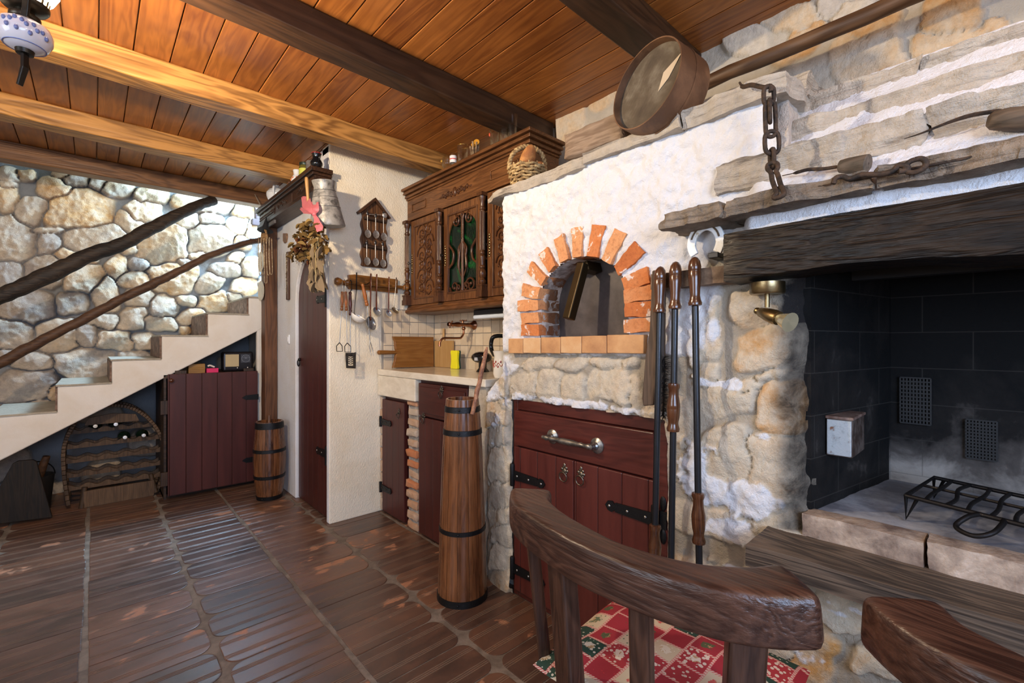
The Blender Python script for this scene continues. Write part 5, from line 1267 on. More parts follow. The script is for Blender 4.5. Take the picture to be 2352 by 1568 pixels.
b = MB(); b.tube(spline([Z7(1240, 560, 1.66), Z7(1110, 560, 1.62), Z7(1035, 590, 1.60), Z7(1005, 680, 1.60), Z7(1010, 800, 1.60), Z7(1060, 900, 1.64)], 7), .0115, 12); b.build('handle', BL, t, smooth=60)
t = thing('ceramic_pot', 'cream ceramic pot with red scroll decoration beside the oven corner', 'pot', (1.535, 1.725, CTZ)); c = Vector((1.535, 1.735, CTZ + .001))
zt = Z7(1080, 830, 1.50).z - CTZ
b = MB(); b.lathe([(.001,0),(.045,0),(.052,.02),(.050,zt*.6),(.046,zt*.8),(.054,zt),(.048,zt),(.042,zt*.8),(.001,.02)], Matrix.Translation(c), 26); b.build('body', plain((.70,.66,.57), .2, 0, 0, 20, .05), t, smooth=50)
b = MB()
b.tube([c + Vector((.0512*cos(2.2 + q*.05), .0512*sin(2.2 + q*.05), zt*.5 + .008*sin(q*.55))) for q in range(52)], .0016, 6)
for k in range(9):
    a0 = 2.3 + k * .285; b.tube([c + Vector((.0514*cos(a0 + .09*(1-q/14)*cos(q*.6)), .0514*sin(a0 + .09*(1-q/14)*cos(q*.6)), zt*.5 + (.012 if k % 2 else -.012) + .008*(1-q/14)*sin(q*.6))) for q in range(13)], .0014, 6)
b.build('red_scroll', plain((.38,.04,.02), .4), t, smooth=60)
# lamp under the wall cupboard
t = thing('strip_light', 'black strip light with a frosted tube under the wall cupboard', 'lamp', (1.70, 1.9, 1.30)); p = K(1090, 727, x=1.70); q = K(1160, 705, x=1.70)
b = MB(); b.box((1.69, 1.62, 1.300), (1.76, p.y, 1.341)); b.build('housing', plain((.012,.011,.011), .35), t, bev=.006)
b = MB(); b.tube([(1.693, 1.64, 1.296), (1.693, p.y - .012, 1.296)], .0125, 12); b.build('tube', plain((.62,.68,.74), .3, 0, 0, 20, .05), t, smooth=50)

# ================================================================== carved wall cupboard
WX = 1.63; WCO = W_OAK('z'); WCY = W_OAK('y')
wc = thing('hanging_cupboard', 'richly carved brown wooden wall cupboard with columns and a green glass door', 'cupboard', (1.75, 2.25, 1.343))
Y0, Y1 = 1.640, 2.862
b = MB(); b.box((1.66, Y0 + .01, 1.40), (1.852, Y0 + .03, 2.14)); b.box((1.66, Y1 - .02, 1.40), (1.852, Y1, 2.14)); b.box((1.84, Y0 + .03, 1.40), (1.853, Y1 - .02, 2.14)); b.box((1.66, Y0 + .03, 2.0), (1.84, Y1 - .02, 2.02))
b.box((1.66, Y0+.03, 1.62), (1.84, Y1-.02, 1.635)); b.build('carcass', WCO, wc)
b = MB()
b.prism([(1.853, 1.343), (1.625, 1.343), (1.612, 1.352), (1.612, 1.366), (1.625, 1.376), (1.635, 1.400), (1.853, 1.400)], 'y', Y0 - .01, Y1 + .002); b.build('base_moulding', WCY, wc, bev=.002)
b = MB(); b.box((WX, Y0, 1.995), (1.852, Y1, 2.14))
for (a, c) in ((2.62, 2.80), (1.72, 1.95)):
    fr = .008
    b.box((WX - .006, a, 2.045), (WX, c, 2.053)); b.box((WX - .006, a, 2.095), (WX, c, 2.103)); b.box((WX - .006, a, 2.045), (WX, a + fr, 2.103)); b.box((WX - .006, c - fr, 2.045), (WX, c, 2.103))
b.box((WX - .008, Y0 - .004, 1.990), (1.852, Y1 + .002, 2.004)); b.build('frieze', WCY, wc, bev=.0025)
b = MB()
for i, (z0, z1, o) in enumerate(((2.138, 2.150, .010), (2.150, 2.164, .022), (2.164, 2.172, .016), (2.172, 2.186, .036), (2.186, 2.194, .030), (2.194, 2.212, .050))):
    b.box((WX - o, Y0 - o, z0), (1.852, min(Y1 + .003, Y1 + o), z1))
b.build('cornice', WCY, wc, bev=.004, seg=2)
# columns
zb, zt = 1.402, 1.988
def column(y, x=WX - .018):
    c = MB(); H = zt - zb; M = Matrix.Translation((x, y, zb))
    c.box((x - .026, y - .026, zb), (x + .03, y + .026, zb + .035)); c.box((x - .022, y - .022, zb + .035), (x + .03, y + .022, zb + .06)); c.box((x - .025, y - .025, zb + .06), (x + .03, y + .025, zb + .07))
    c.box((x - .024, y - .024, zt - .02), (x + .03, y + .024, zt)); 
    c.lathe([(.015,.07),(.021,.078),(.022,.09),(.016,.098),(.013,.104),(.019,.112),(.023,.130),(.020,.148),(.012,.158),(.018,.164),(.018,.170),(.012,.178),(.014,.20),(.018,.222),(.018,.228),(.013,.236),(.017,.242),(.017,.248),(.0145,.254),(.0135,H-.10),(.018,H-.095),(.018,H-.085),(.0135,H-.08),(.0135,H-.05),(.018,H-.042),(.021,H-.022)], M, 18)
    o = c.build('column', wood((.05,.018,.007), (.17,.07,.026), 'z', 1.6, .3, .4, .1), wc, smooth=40); 
    g = MB()
    for k in range(12): a = 2*pi*k/12; g.tube([(x + .0135*cos(a), y + .0135*sin(a), zb + .262), (x + .013*cos(a), y + .013*sin(a), zb + H - .106)], .0028, 6)
    g.build('fluting', wood((.05,.018,.007), (.17,.07,.026), 'z', 1.6, .3, .4, .1), o, smooth=60)
cy = [2.835] + [K(px, 585, x=WX - .018).y for px in (1009, 1108)] + [1.665]
for y in cy: column(y)
# doors
def scroll(mb, y, z, r, turns=1.4, sgn=1, x=0, w=.005, a0=0.0, stretch=1.0):
    pts = []; n = 16
    for i in range(n + 1):
        q = i / n; a = a0 + sgn * turns * 2*pi * q; rr_ = r * (1 - .82 * q); pts.append((x, y + rr_ * cos(a), z + stretch * rr_ * sin(a)))
    mb.tube(pts, [w * (1 - .35 * i / n) for i in range(n + 1)], 6); mb.ball(pts[-1], w * 1.3, 7, 5)
CARV = wood((.045,.015,.006), (.19,.075,.027), 'z', 2.5, .32, .3, .2)
def frame_door(y0, y1, z0, z1, sw, kind):
    o = MB(); x0, x1 = WX, WX + .022
    o.box((x0, y0, z0), (x1, y0 + sw, z1)); o.box((x0, y1 - sw, z0), (x1, y1, z1)); o.box((x0, y0 + sw, z0), (x1, y1 - sw, z0 + sw)); o.box((x0, y0 + sw, z1 - sw), (x1, y1 - sw, z1))
    d = o.build('door', WCO, wc, bev=.002)
    a0, a1, c0, c1 = y0 + sw, y1 - sw, z0 + sw, z1 - sw; m_ = MB(); w = .009
    for (ya, yb, za, zb_) in ((a0 - .003, a0 + w, c0, c1), (a1 - w, a1 + .003, c0, c1), (a0, a1, c0 - .003, c0 + w), (a0, a1, c1 - w, c1 + .003)): m_.box((x0 - .005, ya, za), (x0 + .01, yb, zb_))
    m_.build('moulding', wood((.06,.022,.009), (.19,.08,.03), 'z', 1.6, .3, .4, .1), d, bev=.003)
    yc = (a0 + a1) / 2
    if kind == 'panel':
        p = MB(); p.box((x0 + .006, a0, c0), (x0 + .014, a1, c1)); p.build('panel', WCO, d)
        s_ = MB(); n = 6; hh_ = (c1 - c0 - .05) / n
        for k in range(n):
            zz = c0 + .025 + hh_ * (k + .5); sg = 1 if k % 2 else -1; hw = (a1 - a0) * .30
            scroll(s_, yc + sg * hw * .5, zz, hw * .75, 1.5, sg, x0 + .004, .006, 0 if sg > 0 else pi, 1.1); scroll(s_, yc - sg * hw * .6, zz + hh_ * .2, hw * .5, 1.3, -sg, x0 + .004, .005, pi/2, 1.1)
            for q in range(4): s_.ball((x0 + .005, yc + sg * hw * (q - 1.5) * .6, zz - hh_ * .35 + .006 * (q % 2)), (.006, .009, .006), 8, 5)
        s_.tube(spline([(x0 + .006, yc, c0 + .02), (x0 + .006, yc + .018, c0 + (c1-c0)*.3), (x0 + .006, yc - .018, c0 + (c1-c0)*.6), (x0 + .006, yc, c1 - .03)], 8), .0045, 6)
        s_.ball((x0 + .003, yc, c1 - .045), (.010, .018, .018), 10, 7); s_.build('carving', CARV, d, smooth=60)
    else:
        hw = (a1 - a0) / 2; zr_ = c1 - hw * 1.0; p = MB()
        pl = [(a0, c1), (a0, zr_)] + [(yc - hw * .97 * cos(pi * k / 20), zr_ + hw * .88 * sin(pi * k / 20)) for k in range(21)] + [(a1, zr_), (a1, c1)]
        p.prism(pl, 'x', x0 + .004, x0 + .012); p.build('arch_panel', WCO, d)
        g = MB(); g.box((x0 + .015, a0, c0), (x0 + .017, a1, c1)); 
        s2 = NT('green_glass'); vv = s2.coord(); n_ = s2.noise(vv, 7, 4, .6, 1.0)
        GG = s2.fin(s2.ramp(n_, [(.54, (.002,.009,.004)), (.68, (.006,.10,.018)), (.80, (.02,.26,.05))]), .08, s2.bump(s2.noise(vv, 90, 3, .6), .25, .004), spec=.6)
        g.build('glass_pane', GG, d)
        s_ = MB(); xx = x0 + .004
        for sg in (-1, 1):
            s_.tube([(xx, yc + sg * .004, c0 + .01), (xx, yc + sg * .006, c1 - .03)], .006, 8)
            s_.tube(spline([(xx, yc + sg*.010, c0 + .09), (xx, yc + sg*.038, c0 + .15), (xx, yc + sg*.030, c0 + .23), (xx, yc + sg*.008, c0 + .31)], 6), [.004]*6 + [.009]*7 + [.005]*6, 8)
            s_.tube(spline([(xx, yc + sg*.008, c0 + .30), (xx, yc + sg*.040, c0 + .265), (xx, yc + sg*.034, c0 + .21)], 6), .006, 8)
            scroll(s_, yc + sg * hw * .45, c1 - .055, hw * .26, 1.3, sg, xx, .007, pi/2)
            scroll(s_, yc + sg * hw * .55, c0 + .036, hw * .32, 1.3, -sg, xx, .008, 0); scroll(s_, yc + sg * hw * .25, c0 + .028, hw * .22, 1.2, sg, xx, .007, pi)
            s_.tube(spline([(xx, yc + sg*hw*.92, c0 + .16), (xx, yc + sg*hw*.68, c0 + .19), (xx, yc + sg*hw*.62, c0 + .25), (xx, yc + sg*hw*.92, c0 + .30)], 6), .008, 8)
        for k in range(14): s_.ball((xx - .003, yc, c0 + .33 + k * (c1 - c0 - .36) / 14), (.007, .010, .010), 8, 5)
        s_.tube(spline([(xx, yc - .006, c1 - .05), (xx, yc - .012, c1 - .025), (xx, yc, c1 - .012), (xx, yc + .012, c1 - .025), (xx, yc + .006, c1 - .05)], 5), .007, 8)
        s_.build('tracery', CARV, d, smooth=60)
    k_ = MB(); zz = (z0 + z1) / 2 - .005
    for q in range(9): k_.ball((x0 - .004, y1 - sw * .45 if kind != 'left' else y0 + .02, zz - .06 + q * .015), (.003, .005 + .003 * (q % 2), .008), 8, 5)
    k_.build('escutcheon', BRASS(), d, smooth=60)
    k_ = MB(); yk = y1 - sw * .45; k_.tube([(x0 - .002, yk, zz), (x0 - .024, yk, zz)], .0022, 6); k_.torus((x0 - .031, yk, zz), .008, .0022, Matrix.Rotation(pi/2, 4, 'X'), 12, 6); k_.build('key', IRON(), d, smooth=60)
frame_door(cy[1] + .022, cy[0] - .022, 1.402, 1.985, .040, 'panel')
frame_door(cy[2] + .022, cy[1] - .022, 1.402, 1.985, .046, 'glass')
frame_door(cy[3] + .022, cy[2] - .022, 1.402, 1.985, .046, 'panel')
b = MB(); yc = K(1045, 428, x=WX).y
b.ball((WX, yc, 2.068), (.014, .020, .030), 14, 9)
for sg in (-1, 1):
    for k in range(4): scroll(b, yc + sg * (.035 + k * .030), 2.066 + (.008 if k % 2 else -.008), .020 - .002 * k, 1.3, sg if k % 2 else -sg, WX - .003, .005, 0 if sg < 0 else pi)
    b.ball((WX, yc + sg * .155, 2.066), (.006, .016, .006), 8, 5)
b.build('crest_carving', CARV, wc, smooth=60)

# glasses on top of the wall cupboard
TOPZ = 2.212
def gz(px, x=1.66): return Vector((x, K(px, 400, x=x).y, TOPZ))
def tumbler(c, r0, r1, h, mat, name, lab, cat='glass', group='glassware on the wall cupboard', extra=None):
    t = thing(name, lab, cat, c, group); M = Matrix.Translation(c)
    b = MB(); b.lathe([(.001,.001),(r0,.001),(r0*1.02,.006),(r1,h),(r1-.0018,h),(r0*.9,.010),(.001,.010)], M, 24, cap=False); b.build('glass', mat, t, smooth=50); return t, M
GL = glass((.97,.97,.95))
for k, (px, r, h, lab) in enumerate(((976, .013, .038, 'leftmost tiny liqueur glass on the wall cupboard'), (986, .016, .050, 'second tiny liqueur glass from the left on the wall cupboard'), (996, .015, .048, 'third tiny liqueur glass from the left on the wall cupboard'))):
    tumbler(gz(px, 1.65), r * .7, r, h, GL, 'liqueur_glass', lab)
t = thing('balloon_glass', 'round stemmed balloon glass with coloured print on the wall cupboard', 'glass', gz(1028), 'glassware on the wall cupboard'); M = Matrix.Translation(t.location)
b = MB(); b.lathe([(.028,.001),(.028,.003),(.006,.008),(.005,.022),(.010,.030),(.030,.045),(.038,.070),(.036,.095),(.029,.115),(.0275,.115),(.034,.094),(.036,.07),(.028,.047),(.001,.032)], M, 26, cap=False); b.build('glass', GL, t, smooth=50)
b = MB(); b.ball(t.location + Vector((-.030, .022, .085)), (.006, .008, .008), 8, 6); b.build('print', plain((.55,.30,.03), .4), t, smooth=60)
t, M = tumbler(gz(1041), .018, .022, .115, GL, 'shot_glass', 'narrow glass with a white label between balloon glass and tumbler')
b = MB(); b.lathe([(.0222, .055), (.0226, .098)], M, 20, cap=False); b.build('paper_label', plain((.72,.70,.70), .6), t, smooth=50)
b = MB(); b.lathe([(.0227, .074), (.0229, .080)], M, 20, cap=False); b.build('red_stripe', plain((.55,.04,.04), .6), t, smooth=50)
t, M = tumbler(gz(1063), .024, .036, .130, GL, 'tumbler', 'wide conical tumbler with a gold rim on the wall cupboard')
b = MB(); b.torus(t.location + Vector((0, 0, .130)), .0355, .0012, n=26, m=6); b.build('gold_rim', plain((.75,.48,.12), .25, 1.0), t, smooth=60)
t, M = tumbler(gz(1090), .024, .030, .060, GL, 'cork_glass', 'glass full of corks and sticks with orange discs on top')
b = MB(); R = random.Random(2); c = t.location
for k in range(9): a = k * .9; p = c + Vector((.014*cos(a), .014*sin(a), .012)); b.tube([p, p + Vector((.012*cos(a), .012*sin(a), .075 + R.uniform(0, .03)))], .005, 7)
b.build('sticks', mottled((.14,.07,.035), (.42,.28,.16), rough=.8, scale=40), t, smooth=50)
b = MB()
for k in range(3): q = c + Vector((.0, .012 - k * .016, .105 + .003 * k)); b.lathe([(.001,-.004),(.013+.002*k,-.004),(.013+.002*k,.004),(.001,.004)], Matrix.Translation(q) @ align((-.7,-.6,.1)), 16)
b.build('orange_disc', plain((.62,.28,.02), .5), t, smooth=40)
for k, (px, r0, r1, h, lab) in enumerate(((1136, .022, .031, .118, 'tall beer glass with a small red mark on the wall cupboard'), (1158, .022, .030, .125, 'tall beer glass second from the right on the wall cupboard'), (1176, .022, .030, .125, 'tall beer glass at the right end of the wall cupboard top'))):
    t, M = tumbler(gz(px, 1.62), r0, r1, h, GL, 'beer_glass', lab)
    if k == 0: b = MB(); b.ball(t.location + Vector((-.016, .020, .074)), (.007, .007, .012), 8, 6); b.build('print', plain((.62,.08,.03), .4), t, smooth=60)
# ================================================================== cabinet in the oven
oc = thing('oven_cabinet', 'wide dark red cabinet with drawer and double doors set into the oven base', 'cabinet', (1.5, 1.15, 0))
RW2 = wood((.055,.011,.008), (.135,.028,.018), 'y', 1.0, .33, .5, .1, spec=.5); RDZ = grooved((.05,.010,.008), (.125,.026,.018), 'y', .106, .36)
b = MB(); b.box((1.415, 1.50, 0), (1.44, 1.528, .89)); b.box((1.415, .768, 0), (1.44, .812, .89)); b.box((1.415, .812, .843), (1.44, 1.50, .89)); b.box((1.415, .812, 0), (1.44, 1.50, .022)); b.box((1.44, .78, 0), (1.78, 1.515, .02)); b.box((1.77, .78, .02), (1.78, 1.515, .885)); b.box((1.44, .78, .87), (1.77, 1.515, .885)); b.build('frame', RW2, oc, bev=.003)
b = MB(); b.box((1.400, .812, .683), (1.432, 1.508, .840)); dw = b.build('drawer', RW2, oc, bev=.004)
b = MB(); ya, yb = K(1253, 1000, x=1.36).y, K(1382, 1016, x=1.36).y; zc = .757; SV = mottled((.20,.20,.19), (.38,.37,.35), rough=.35, scale=30, metal=.95, bump=.1)
for y in (K(1270, 1000, x=1.4).y, K(1372, 1016, x=1.4).y):
    b.lathe([(.030,0),(.030,.004),(.024,.008),(.015,.012),(.016,.018),(.011,.024),(.012,.034),(.009,.044),(.001,.046)], Matrix.Translation((1.400, y, zc)) @ Matrix.Rotation(-pi/2, 4, 'Y'), 20)
b.lathe([(.001,-.012),(.007,-.010),(.008,0),(.012,.012),(.008,.02),(.009,.035),(.011,.05),(.008,.06),(.012,.085),(.0125,.12),(.0125,.15),(.008,.18),(.011,.19),(.008,.20),(.0085,.215),(.012,.23),(.008,.24),(.001,.25)], Matrix.Translation((1.362, K(1270, 1000, x=1.4).y + .014, zc)) @ Matrix.Rotation(pi/2, 4, 'X'), 16)
b.v = [(p[0], p[1], p[2]) for p in b.v]; b.build('drawer_handle', SV, dw, smooth=45)
ysp = 1.162
dl = MB().box((1.400, ysp + .002, .03), (1.432, 1.508, .677)).build('door', RDZ, oc, bev=.004)
d2 = MB().box((1.400, .812, .03), (1.432, ysp - .002, .677)).build('door', RDZ, oc, bev=.004)
for d, s_ in ((dl, 1), (d2, -1)):
    yh = 1.514 if s_ > 0 else .806
    for z in (.548, .128):
        b = MB(); rv = MB(); strap(b, yh - s_ * .01, yh - s_ * .20, z, 1.392, .042, rv); b.lathe([(.009,-.05),(.011,-.045),(.011,.045),(.009,.05)], Matrix.Translation((1.394, yh, z)), 12)
        if s_ < 0: b.box((1.410, yh - .035, z - .03), (1.414, yh - .01, z + .03)); b.ball((1.412, yh - .022, z + .055), (.004,.012,.026), 8, 6); b.ball((1.412, yh - .022, z - .055), (.004,.012,.026), 8, 6)
        h_ = b.build('hinge', IRON(), d, smooth=40); rv.build('rivet', STEEL(), h_, smooth=60)
for d, px, py in ((dl, 1297, 1085), (d2, 1335, 1093)):
    p = K(px, py, x=1.4); ringpull(d, (1.399, p.y, p.z + .006), 1.05, plain((.20,.17,.13), .3, .95))

# ================================================================== fire tools, peel, brush, horseshoe, tool rail
tr = thing('tool_rail', 'old wooden strip on the oven wall that the fire tools lean against', 'rail', (1.38, .65, 1.33))
b = MB(); y1, y0 = K(1500, 640, x=1.365).y, K(1662, 610, x=1.365).y; b.rough((1.350, .53, 1.322), (1.40, y1, 1.372), .014, .005, 14, 4); b.build('strip', mottled((.10,.06,.035), (.30,.21,.14), (.55,.48,.42), rough=.8, scale=11, bump=.6), tr, smooth=40)
b = MB(); p = K(1640, 586, x=1.35); b.box((1.345, p.y - .014, p.z - .008), (1.41, p.y + .016, p.z + .008)); b.build('peg', plain((.03,.03,.032), .4, .5), tr, bev=.002)
hs = MB(); y, z = K(1621, 556, x=1.356).y, K(1621, 556, x=1.356).z; pts = []; 
for k in range(25):
    a = -.55 + (pi + 1.1) * k / 24; r = .048 * (1 - .18 * max(0, -sin(a))); pts.append((1.356, y + r * cos(a) * .92, z - .006 + .055 * sin(a)))
vs = []; fs = []
for i, p in enumerate(pts):
    d = Vector(pts[min(24, i+1)]) - Vector(pts[max(0, i-1)]); n_ = Vector((0, d.z, -d.y)).normalized()
    w = .0125 + .0015 * sin(pi * i / 24)
    for sg in (-1, 1):
        for dx in (-.005, .005): vs.append((p[0] + dx, p[1] + n_.y * sg * w, p[2] + n_.z * sg * w))
for i in range(24):
    a, c = i*4, i*4+4; fs += [(a, a+2, c+2, c), (a+1, c+1, c+3, a+3), (a, c, c+1, a+1), (a+2, a+3, c+3, c+2)]
fs += [(0,1,3,2), (96,98,99,97)]; hs.add(vs, fs)
t = thing('horseshoe', 'white painted horseshoe with worn nail grooves standing on the wooden strip', 'horseshoe', (1.356, y, z - .05))
hs.build('shoe', mottled((.40,.27,.10), (.76,.74,.68), (.82,.81,.78), rough=.4, scale=26, bump=.2, lo=.34, hi=.44), t, bev=.002)
for a0, a1 in ((.35, 1.05), (2.1, 2.85)):
    b = MB(); b.tube([(1.3505, y + .048*.92*cos(a0 + (a1-a0)*k/8), z - .006 + .0555*sin(a0 + (a1-a0)*k/8)) for k in range(9)], .0028, 6); b.build('nail_groove', plain((.10,.06,.03), .7), t, smooth=50)
HW = wood((.05,.017,.007), (.19,.072,.026), 'z', 2.2, .2, .4, .1, coat=.5); ROD = plain((.035,.037,.042), .32, .75, .1, 60)
def lerp(a, c, q): return a + (c - a) * q
def firetool(name, lab, top, bot, y2, zmid, head):
    """top / bottom of the shaft on its sight lines, second handle centred at zmid"""
    t = thing(name, lab, 'fire tool', bot, 'fire tools'); d = (bot - top).normalized(); M = Matrix.Translation(top) @ align(d); L = (bot - top).length; r = .0185
    b = MB(); H = .150
    b.lathe([(.001,0),(r*.5,.004),(r*.85,.014),(r*1.02,.030),(r*1.0,.043),(r*.97,.044),(r*.97,.046),(r*1.02,.048),(r*.98,.07),(r*.82,.10),(r*.78,.118),(r*.88,.13),(r*1.08,.140),(r*1.02,H-.003),(r*.5,H)], M, 20); b.build('grip', HW, t, smooth=50)
    b = MB(); b.tube([top + d * H * .9, bot], .0098, 14); b.build('shaft', ROD, t, smooth=50)
    s0 = (top.z - zmid) / -d.z - .075; b = MB()
    b.lathe([(.008,s0),(r*.95,s0+.003),(r*1.0,s0+.012),(r*.80,s0+.022),(r*.82,s0+.04),(r*1.08,s0+.068),(r*1.1,s0+.076),(r*1.06,s0+.078),(r*1.08,s0+.081),(r*1.0,s0+.105),(r*.82,s0+.122),(r*.85,s0+.130),(r*1.05,s0+.142),(r*.98,s0+.150),(.008,s0+.153)], M, 20); b.build('lower_grip', HW, t, smooth=50)
    b = MB(); e = bot
    if head == 'shovel': b.rough((e.x - .012, e.y - .045, .012), (e.x - .006, e.y + .045, .15), .02, .002, 10, 1)
    elif head == 'poker': b.tube(spline([e, e + Vector((0, 0, -.04)), e + Vector((-.03, 0, -.055)), e + Vector((-.045, 0, -.035))], 5), [.0075]*15 + [.002], 8)
    else: b.tube([e, e + Vector((0, .0, -.06))], [.009, .004], 8)
    b.build('head', IRON(), t, smooth=45)
X0, X1 = 1.328, 1.30
tops = [K(1517, 611, x=X0), K(1552, 600, x=X0), K(1595, 589, x=X0)]
def botm(px, py, z, x=X1):
    p = K(px, py, x=x); return p
def shaft_end(top, px, py, x, z):
    q = K(px, py, x=x); d = q - top; return top + d * ((z - top.z) / d.z)
firetool('fire_poker', 'leftmost fire tool with a turned wooden grip leaning on the oven cabinet', tops[0], shaft_end(tops[0], 1505, 1200, 1.315, .07), 0, K(1503, 1258, x=1.312).z, 'poker')
firetool('fire_shovel', 'middle fire tool, its second grip at drawer height', tops[1], shaft_end(tops[1], 1543, 1200, 1.318, .16), 0, K(1547, 934, x=1.325).z, 'shovel')
firetool('fire_iron', 'rightmost fire tool standing before the bare stone wall', tops[2], shaft_end(tops[2], 1606, 1300, 1.318, .07), 0, K(1604, 1188, x=1.32).z, 'spike')
b = MB(); xx = 1.352
def pk(px, py): p = K(px, py, x=xx); return (p.y, p.z)
b.prism([pk(1500,622), pk(1508,620), pk(1512,780), pk(1516,830), pk(1503,930), pk(1480,932), pk(1477,915), pk(1485,815), pk(1494,760)], 'x', xx - .008, xx + .008)
b.solo('oven_peel', wood((.07,.045,.03), (.22,.15,.10), 'z', 1.3, .7, .6, .4), 'weathered grey brown wooden peel behind the leftmost fire tool', 'peel', bev=.004)
br_ = thing('hearth_brush', 'black bristled hearth brush hanging behind the fire tools', 'brush', K(1535, 960, x=1.36))
b = MB(); p, q = K(1524, 640, x=1.375), K(1522, 830, x=1.375); b.tube([p, q, lerp(p, q, 1.6)], [.008, .009, .007], 8); b.build('handle', wood((.05,.03,.02), (.15,.10,.06), 'z', 1.5), br_, smooth=50)
b = MB(); R = random.Random(6)
for k in range(620):
    q = R.random(); a = K(1524, 818 + q * 140, x=1.372); w = .035 * (1 - .3 * q)
    e = a + Vector((R.uniform(-.03, .02), R.uniform(-1, 1) * w, R.uniform(-.035, .012))); e.y -= .012
    s_ = Vector((0, .0008, .0008)); b.add([a + s_, a - s_, e], [(0, 1, 2)])
    s_ = Vector((.0009, 0, .0)); b.add([a + s_, a - s_, e], [(0, 1, 2)])
o = b.build('bristles', plain((.018,.017,.018), .6), br_); o['kind'] = 'stuff'

# ================================================================== ledge: basket, block, sieve, pole, chain
bk = thing('basket', 'small round rope basket with a twisted handle on the oven ledge', 'basket', (1.475, 1.50, 1.862)); c = Vector((1.475, 1.50, 1.860))
ROPE = mottled((.22,.13,.05), (.52,.36,.16), (.62,.46,.24), rough=.85, scale=50, bump=.5)
b = MB()
for k in range(7):
    z = .008 + k * .0125; r = .066 + .018 * sin(k / 6 * 1.5); n = 72
    b.tube([c + Vector(((r + .004 * cos(q * 2*pi*9/n + k*pi)) * cos(2*pi*q/n), (r + .004 * cos(q * 2*pi*9/n + k*pi)) * sin(2*pi*q/n), z + .002 * sin(q*2*pi*9/n))) for q in range(n + 1)], [.0058 + .0012 * sin(q * 2.4) for q in range(n + 1)], 7, cap=False)
b.build('woven_side', ROPE, bk, smooth=60)
b = MB()
for k in range(14): a = 2*pi*k/14; b.tube([c + Vector((.064*cos(a), .064*sin(a), .0)), c + Vector((.086*cos(a), .086*sin(a), .095))], .0035, 6)
b.lathe([(.001,.002),(.066,.002),(.066,.006),(.001,.006)], Matrix.Translation(c), 24); b.build('stakes', ROPE, bk, smooth=60)
b = MB(); n = 60; vd = Vector((.74, -.67, 0))
for s_ in (0, 1):
    pts = []
    for k in range(n + 1):
        a = pi * k / n; p = c + vd * (.083 * cos(a)) + Vector((0, 0, .085 + .105 * sin(a) ** .8 if sin(a) > 0 else .085)); tt = k * .95 + s_ * pi
        rad_ = (vd * cos(a) + Vector((0, 0, sin(a)))).normalized(); pts.append(p + rad_ * .0058 * cos(tt) + Vector((.67, .74, 0)) * .0058 * sin(tt))
    b.tube(pts, .0065, 8)
b.build('twisted_handle', ROPE, bk, smooth=60)
BRD = mottled((.28,.10,.025), (.52,.24,.07), (.60,.32,.12), rough=.8, scale=14, bump=.5)
for k, (dx, dy, dz, rx, ry, rz, a, lab) in enumerate(((-.02, -.02, .115, .034, .034, .070, .5, 'tall orange bread roll standing up through the basket handle'), (.0, .045, .085, .035, .045, .032, 0, 'bread roll at the left side of the rope basket'), (-.035, .02, .055, .028, .05, .03, 0, 'bread roll low at the front of the rope basket'), (.03, -.045, .085, .035, .035, .03, 0, 'dark crusted bread roll at the right side of the basket'))):
    b = MB(); b.ball(c + Vector((dx, dy, dz)), (rx, ry, rz), 18, 12, Matrix.Rotation(a, 4, 'X')); b.v = [tuple(np.array(p) + .004 * fbm(np.array([p]), 30, 3, k)[0]) for p in b.v]
    b.solo('bread_roll', BRD, lab, 'bread', 'bread in the rope basket', smooth=60)
b = MB()
def tpb(T, a, L):
    W = a + T * L; W[:, 0] += (T[:, 1] - .5) * .03; W[:, 2] -= (T[:, 1]) * .012; return W
b.rough((1.415, .955, 1.886), (1.60, 1.238, 2.005), .013, .009, 14, 31, bulge=.02, taper=None)
b.solo('wood_block', wood((.17,.11,.07), (.42,.31,.22), 'y', 1.6, .8, .7, .8), 'weathered hewn wood block lying on the ledge beside the sieve', 'block', smooth=40)
# sieve
dv = (K(1482, 195, t=1.0) - Vector((0, 0, CAMZ))).normalized()
rt = dv.cross(Vector((0, 0, 1))).normalized(); up_ = rt.cross(dv).normalized()
nf = (-dv * .56 + (rt * -.70 + up_ * .50).normalized() * .83).normalized()
SC_ = K(1481, 193, t=1.50); Rr = .146
sv = thing('sieve', 'large round wooden sieve propped on the oven ledge against the ceiling beam', 'sieve', SC_ - nf * .11 - Vector((0, 0, .14)))
M = Matrix.Translation(SC_) @ align(-nf, .4)
SVW = wood((.10,.045,.018), (.30,.16,.075), 'z', .9, .55, .5, .3)
b = MB(); b.lathe([(Rr - .004, 0), (Rr, 0), (Rr + .001, .066), (Rr + .004, .066), (Rr + .004, .072), (Rr + .001, .072), (Rr, .135), (Rr - .004, .135), (Rr - .004, 0)], M, 64, cap=False); b.build('rim', mottled((.085,.036,.014), (.17,.08,.034), (.21,.11,.055), rough=.6, scale=6, bump=.2), sv, smooth=50)
b = MB(); b.lathe([(.001, .028), (Rr - .004, .028)], M, 64, cap=False)
s = NT('sieve_mesh'); v = s.coord(); n = s.noise(v, 11, 5, .6, .3); w1 = s.new('ShaderNodeTexWave', {'Vector': v, 'Scale': 90.0}); w1.bands_direction = 'X'; w2 = s.new('ShaderNodeTexWave', {'Vector': v, 'Scale': 90.0}); w2.bands_direction = 'Z'
cc = s.ramp(n, [(.3, (.05,.033,.02)), (.5, (.085,.062,.038)), (.72, (.18,.15,.11))])
b.build('mesh', s.fin(cc, .75, s.bump(s.mth('ADD', w1.outputs[1], w2.outputs[1]), .25, .002)), sv, smooth=40)
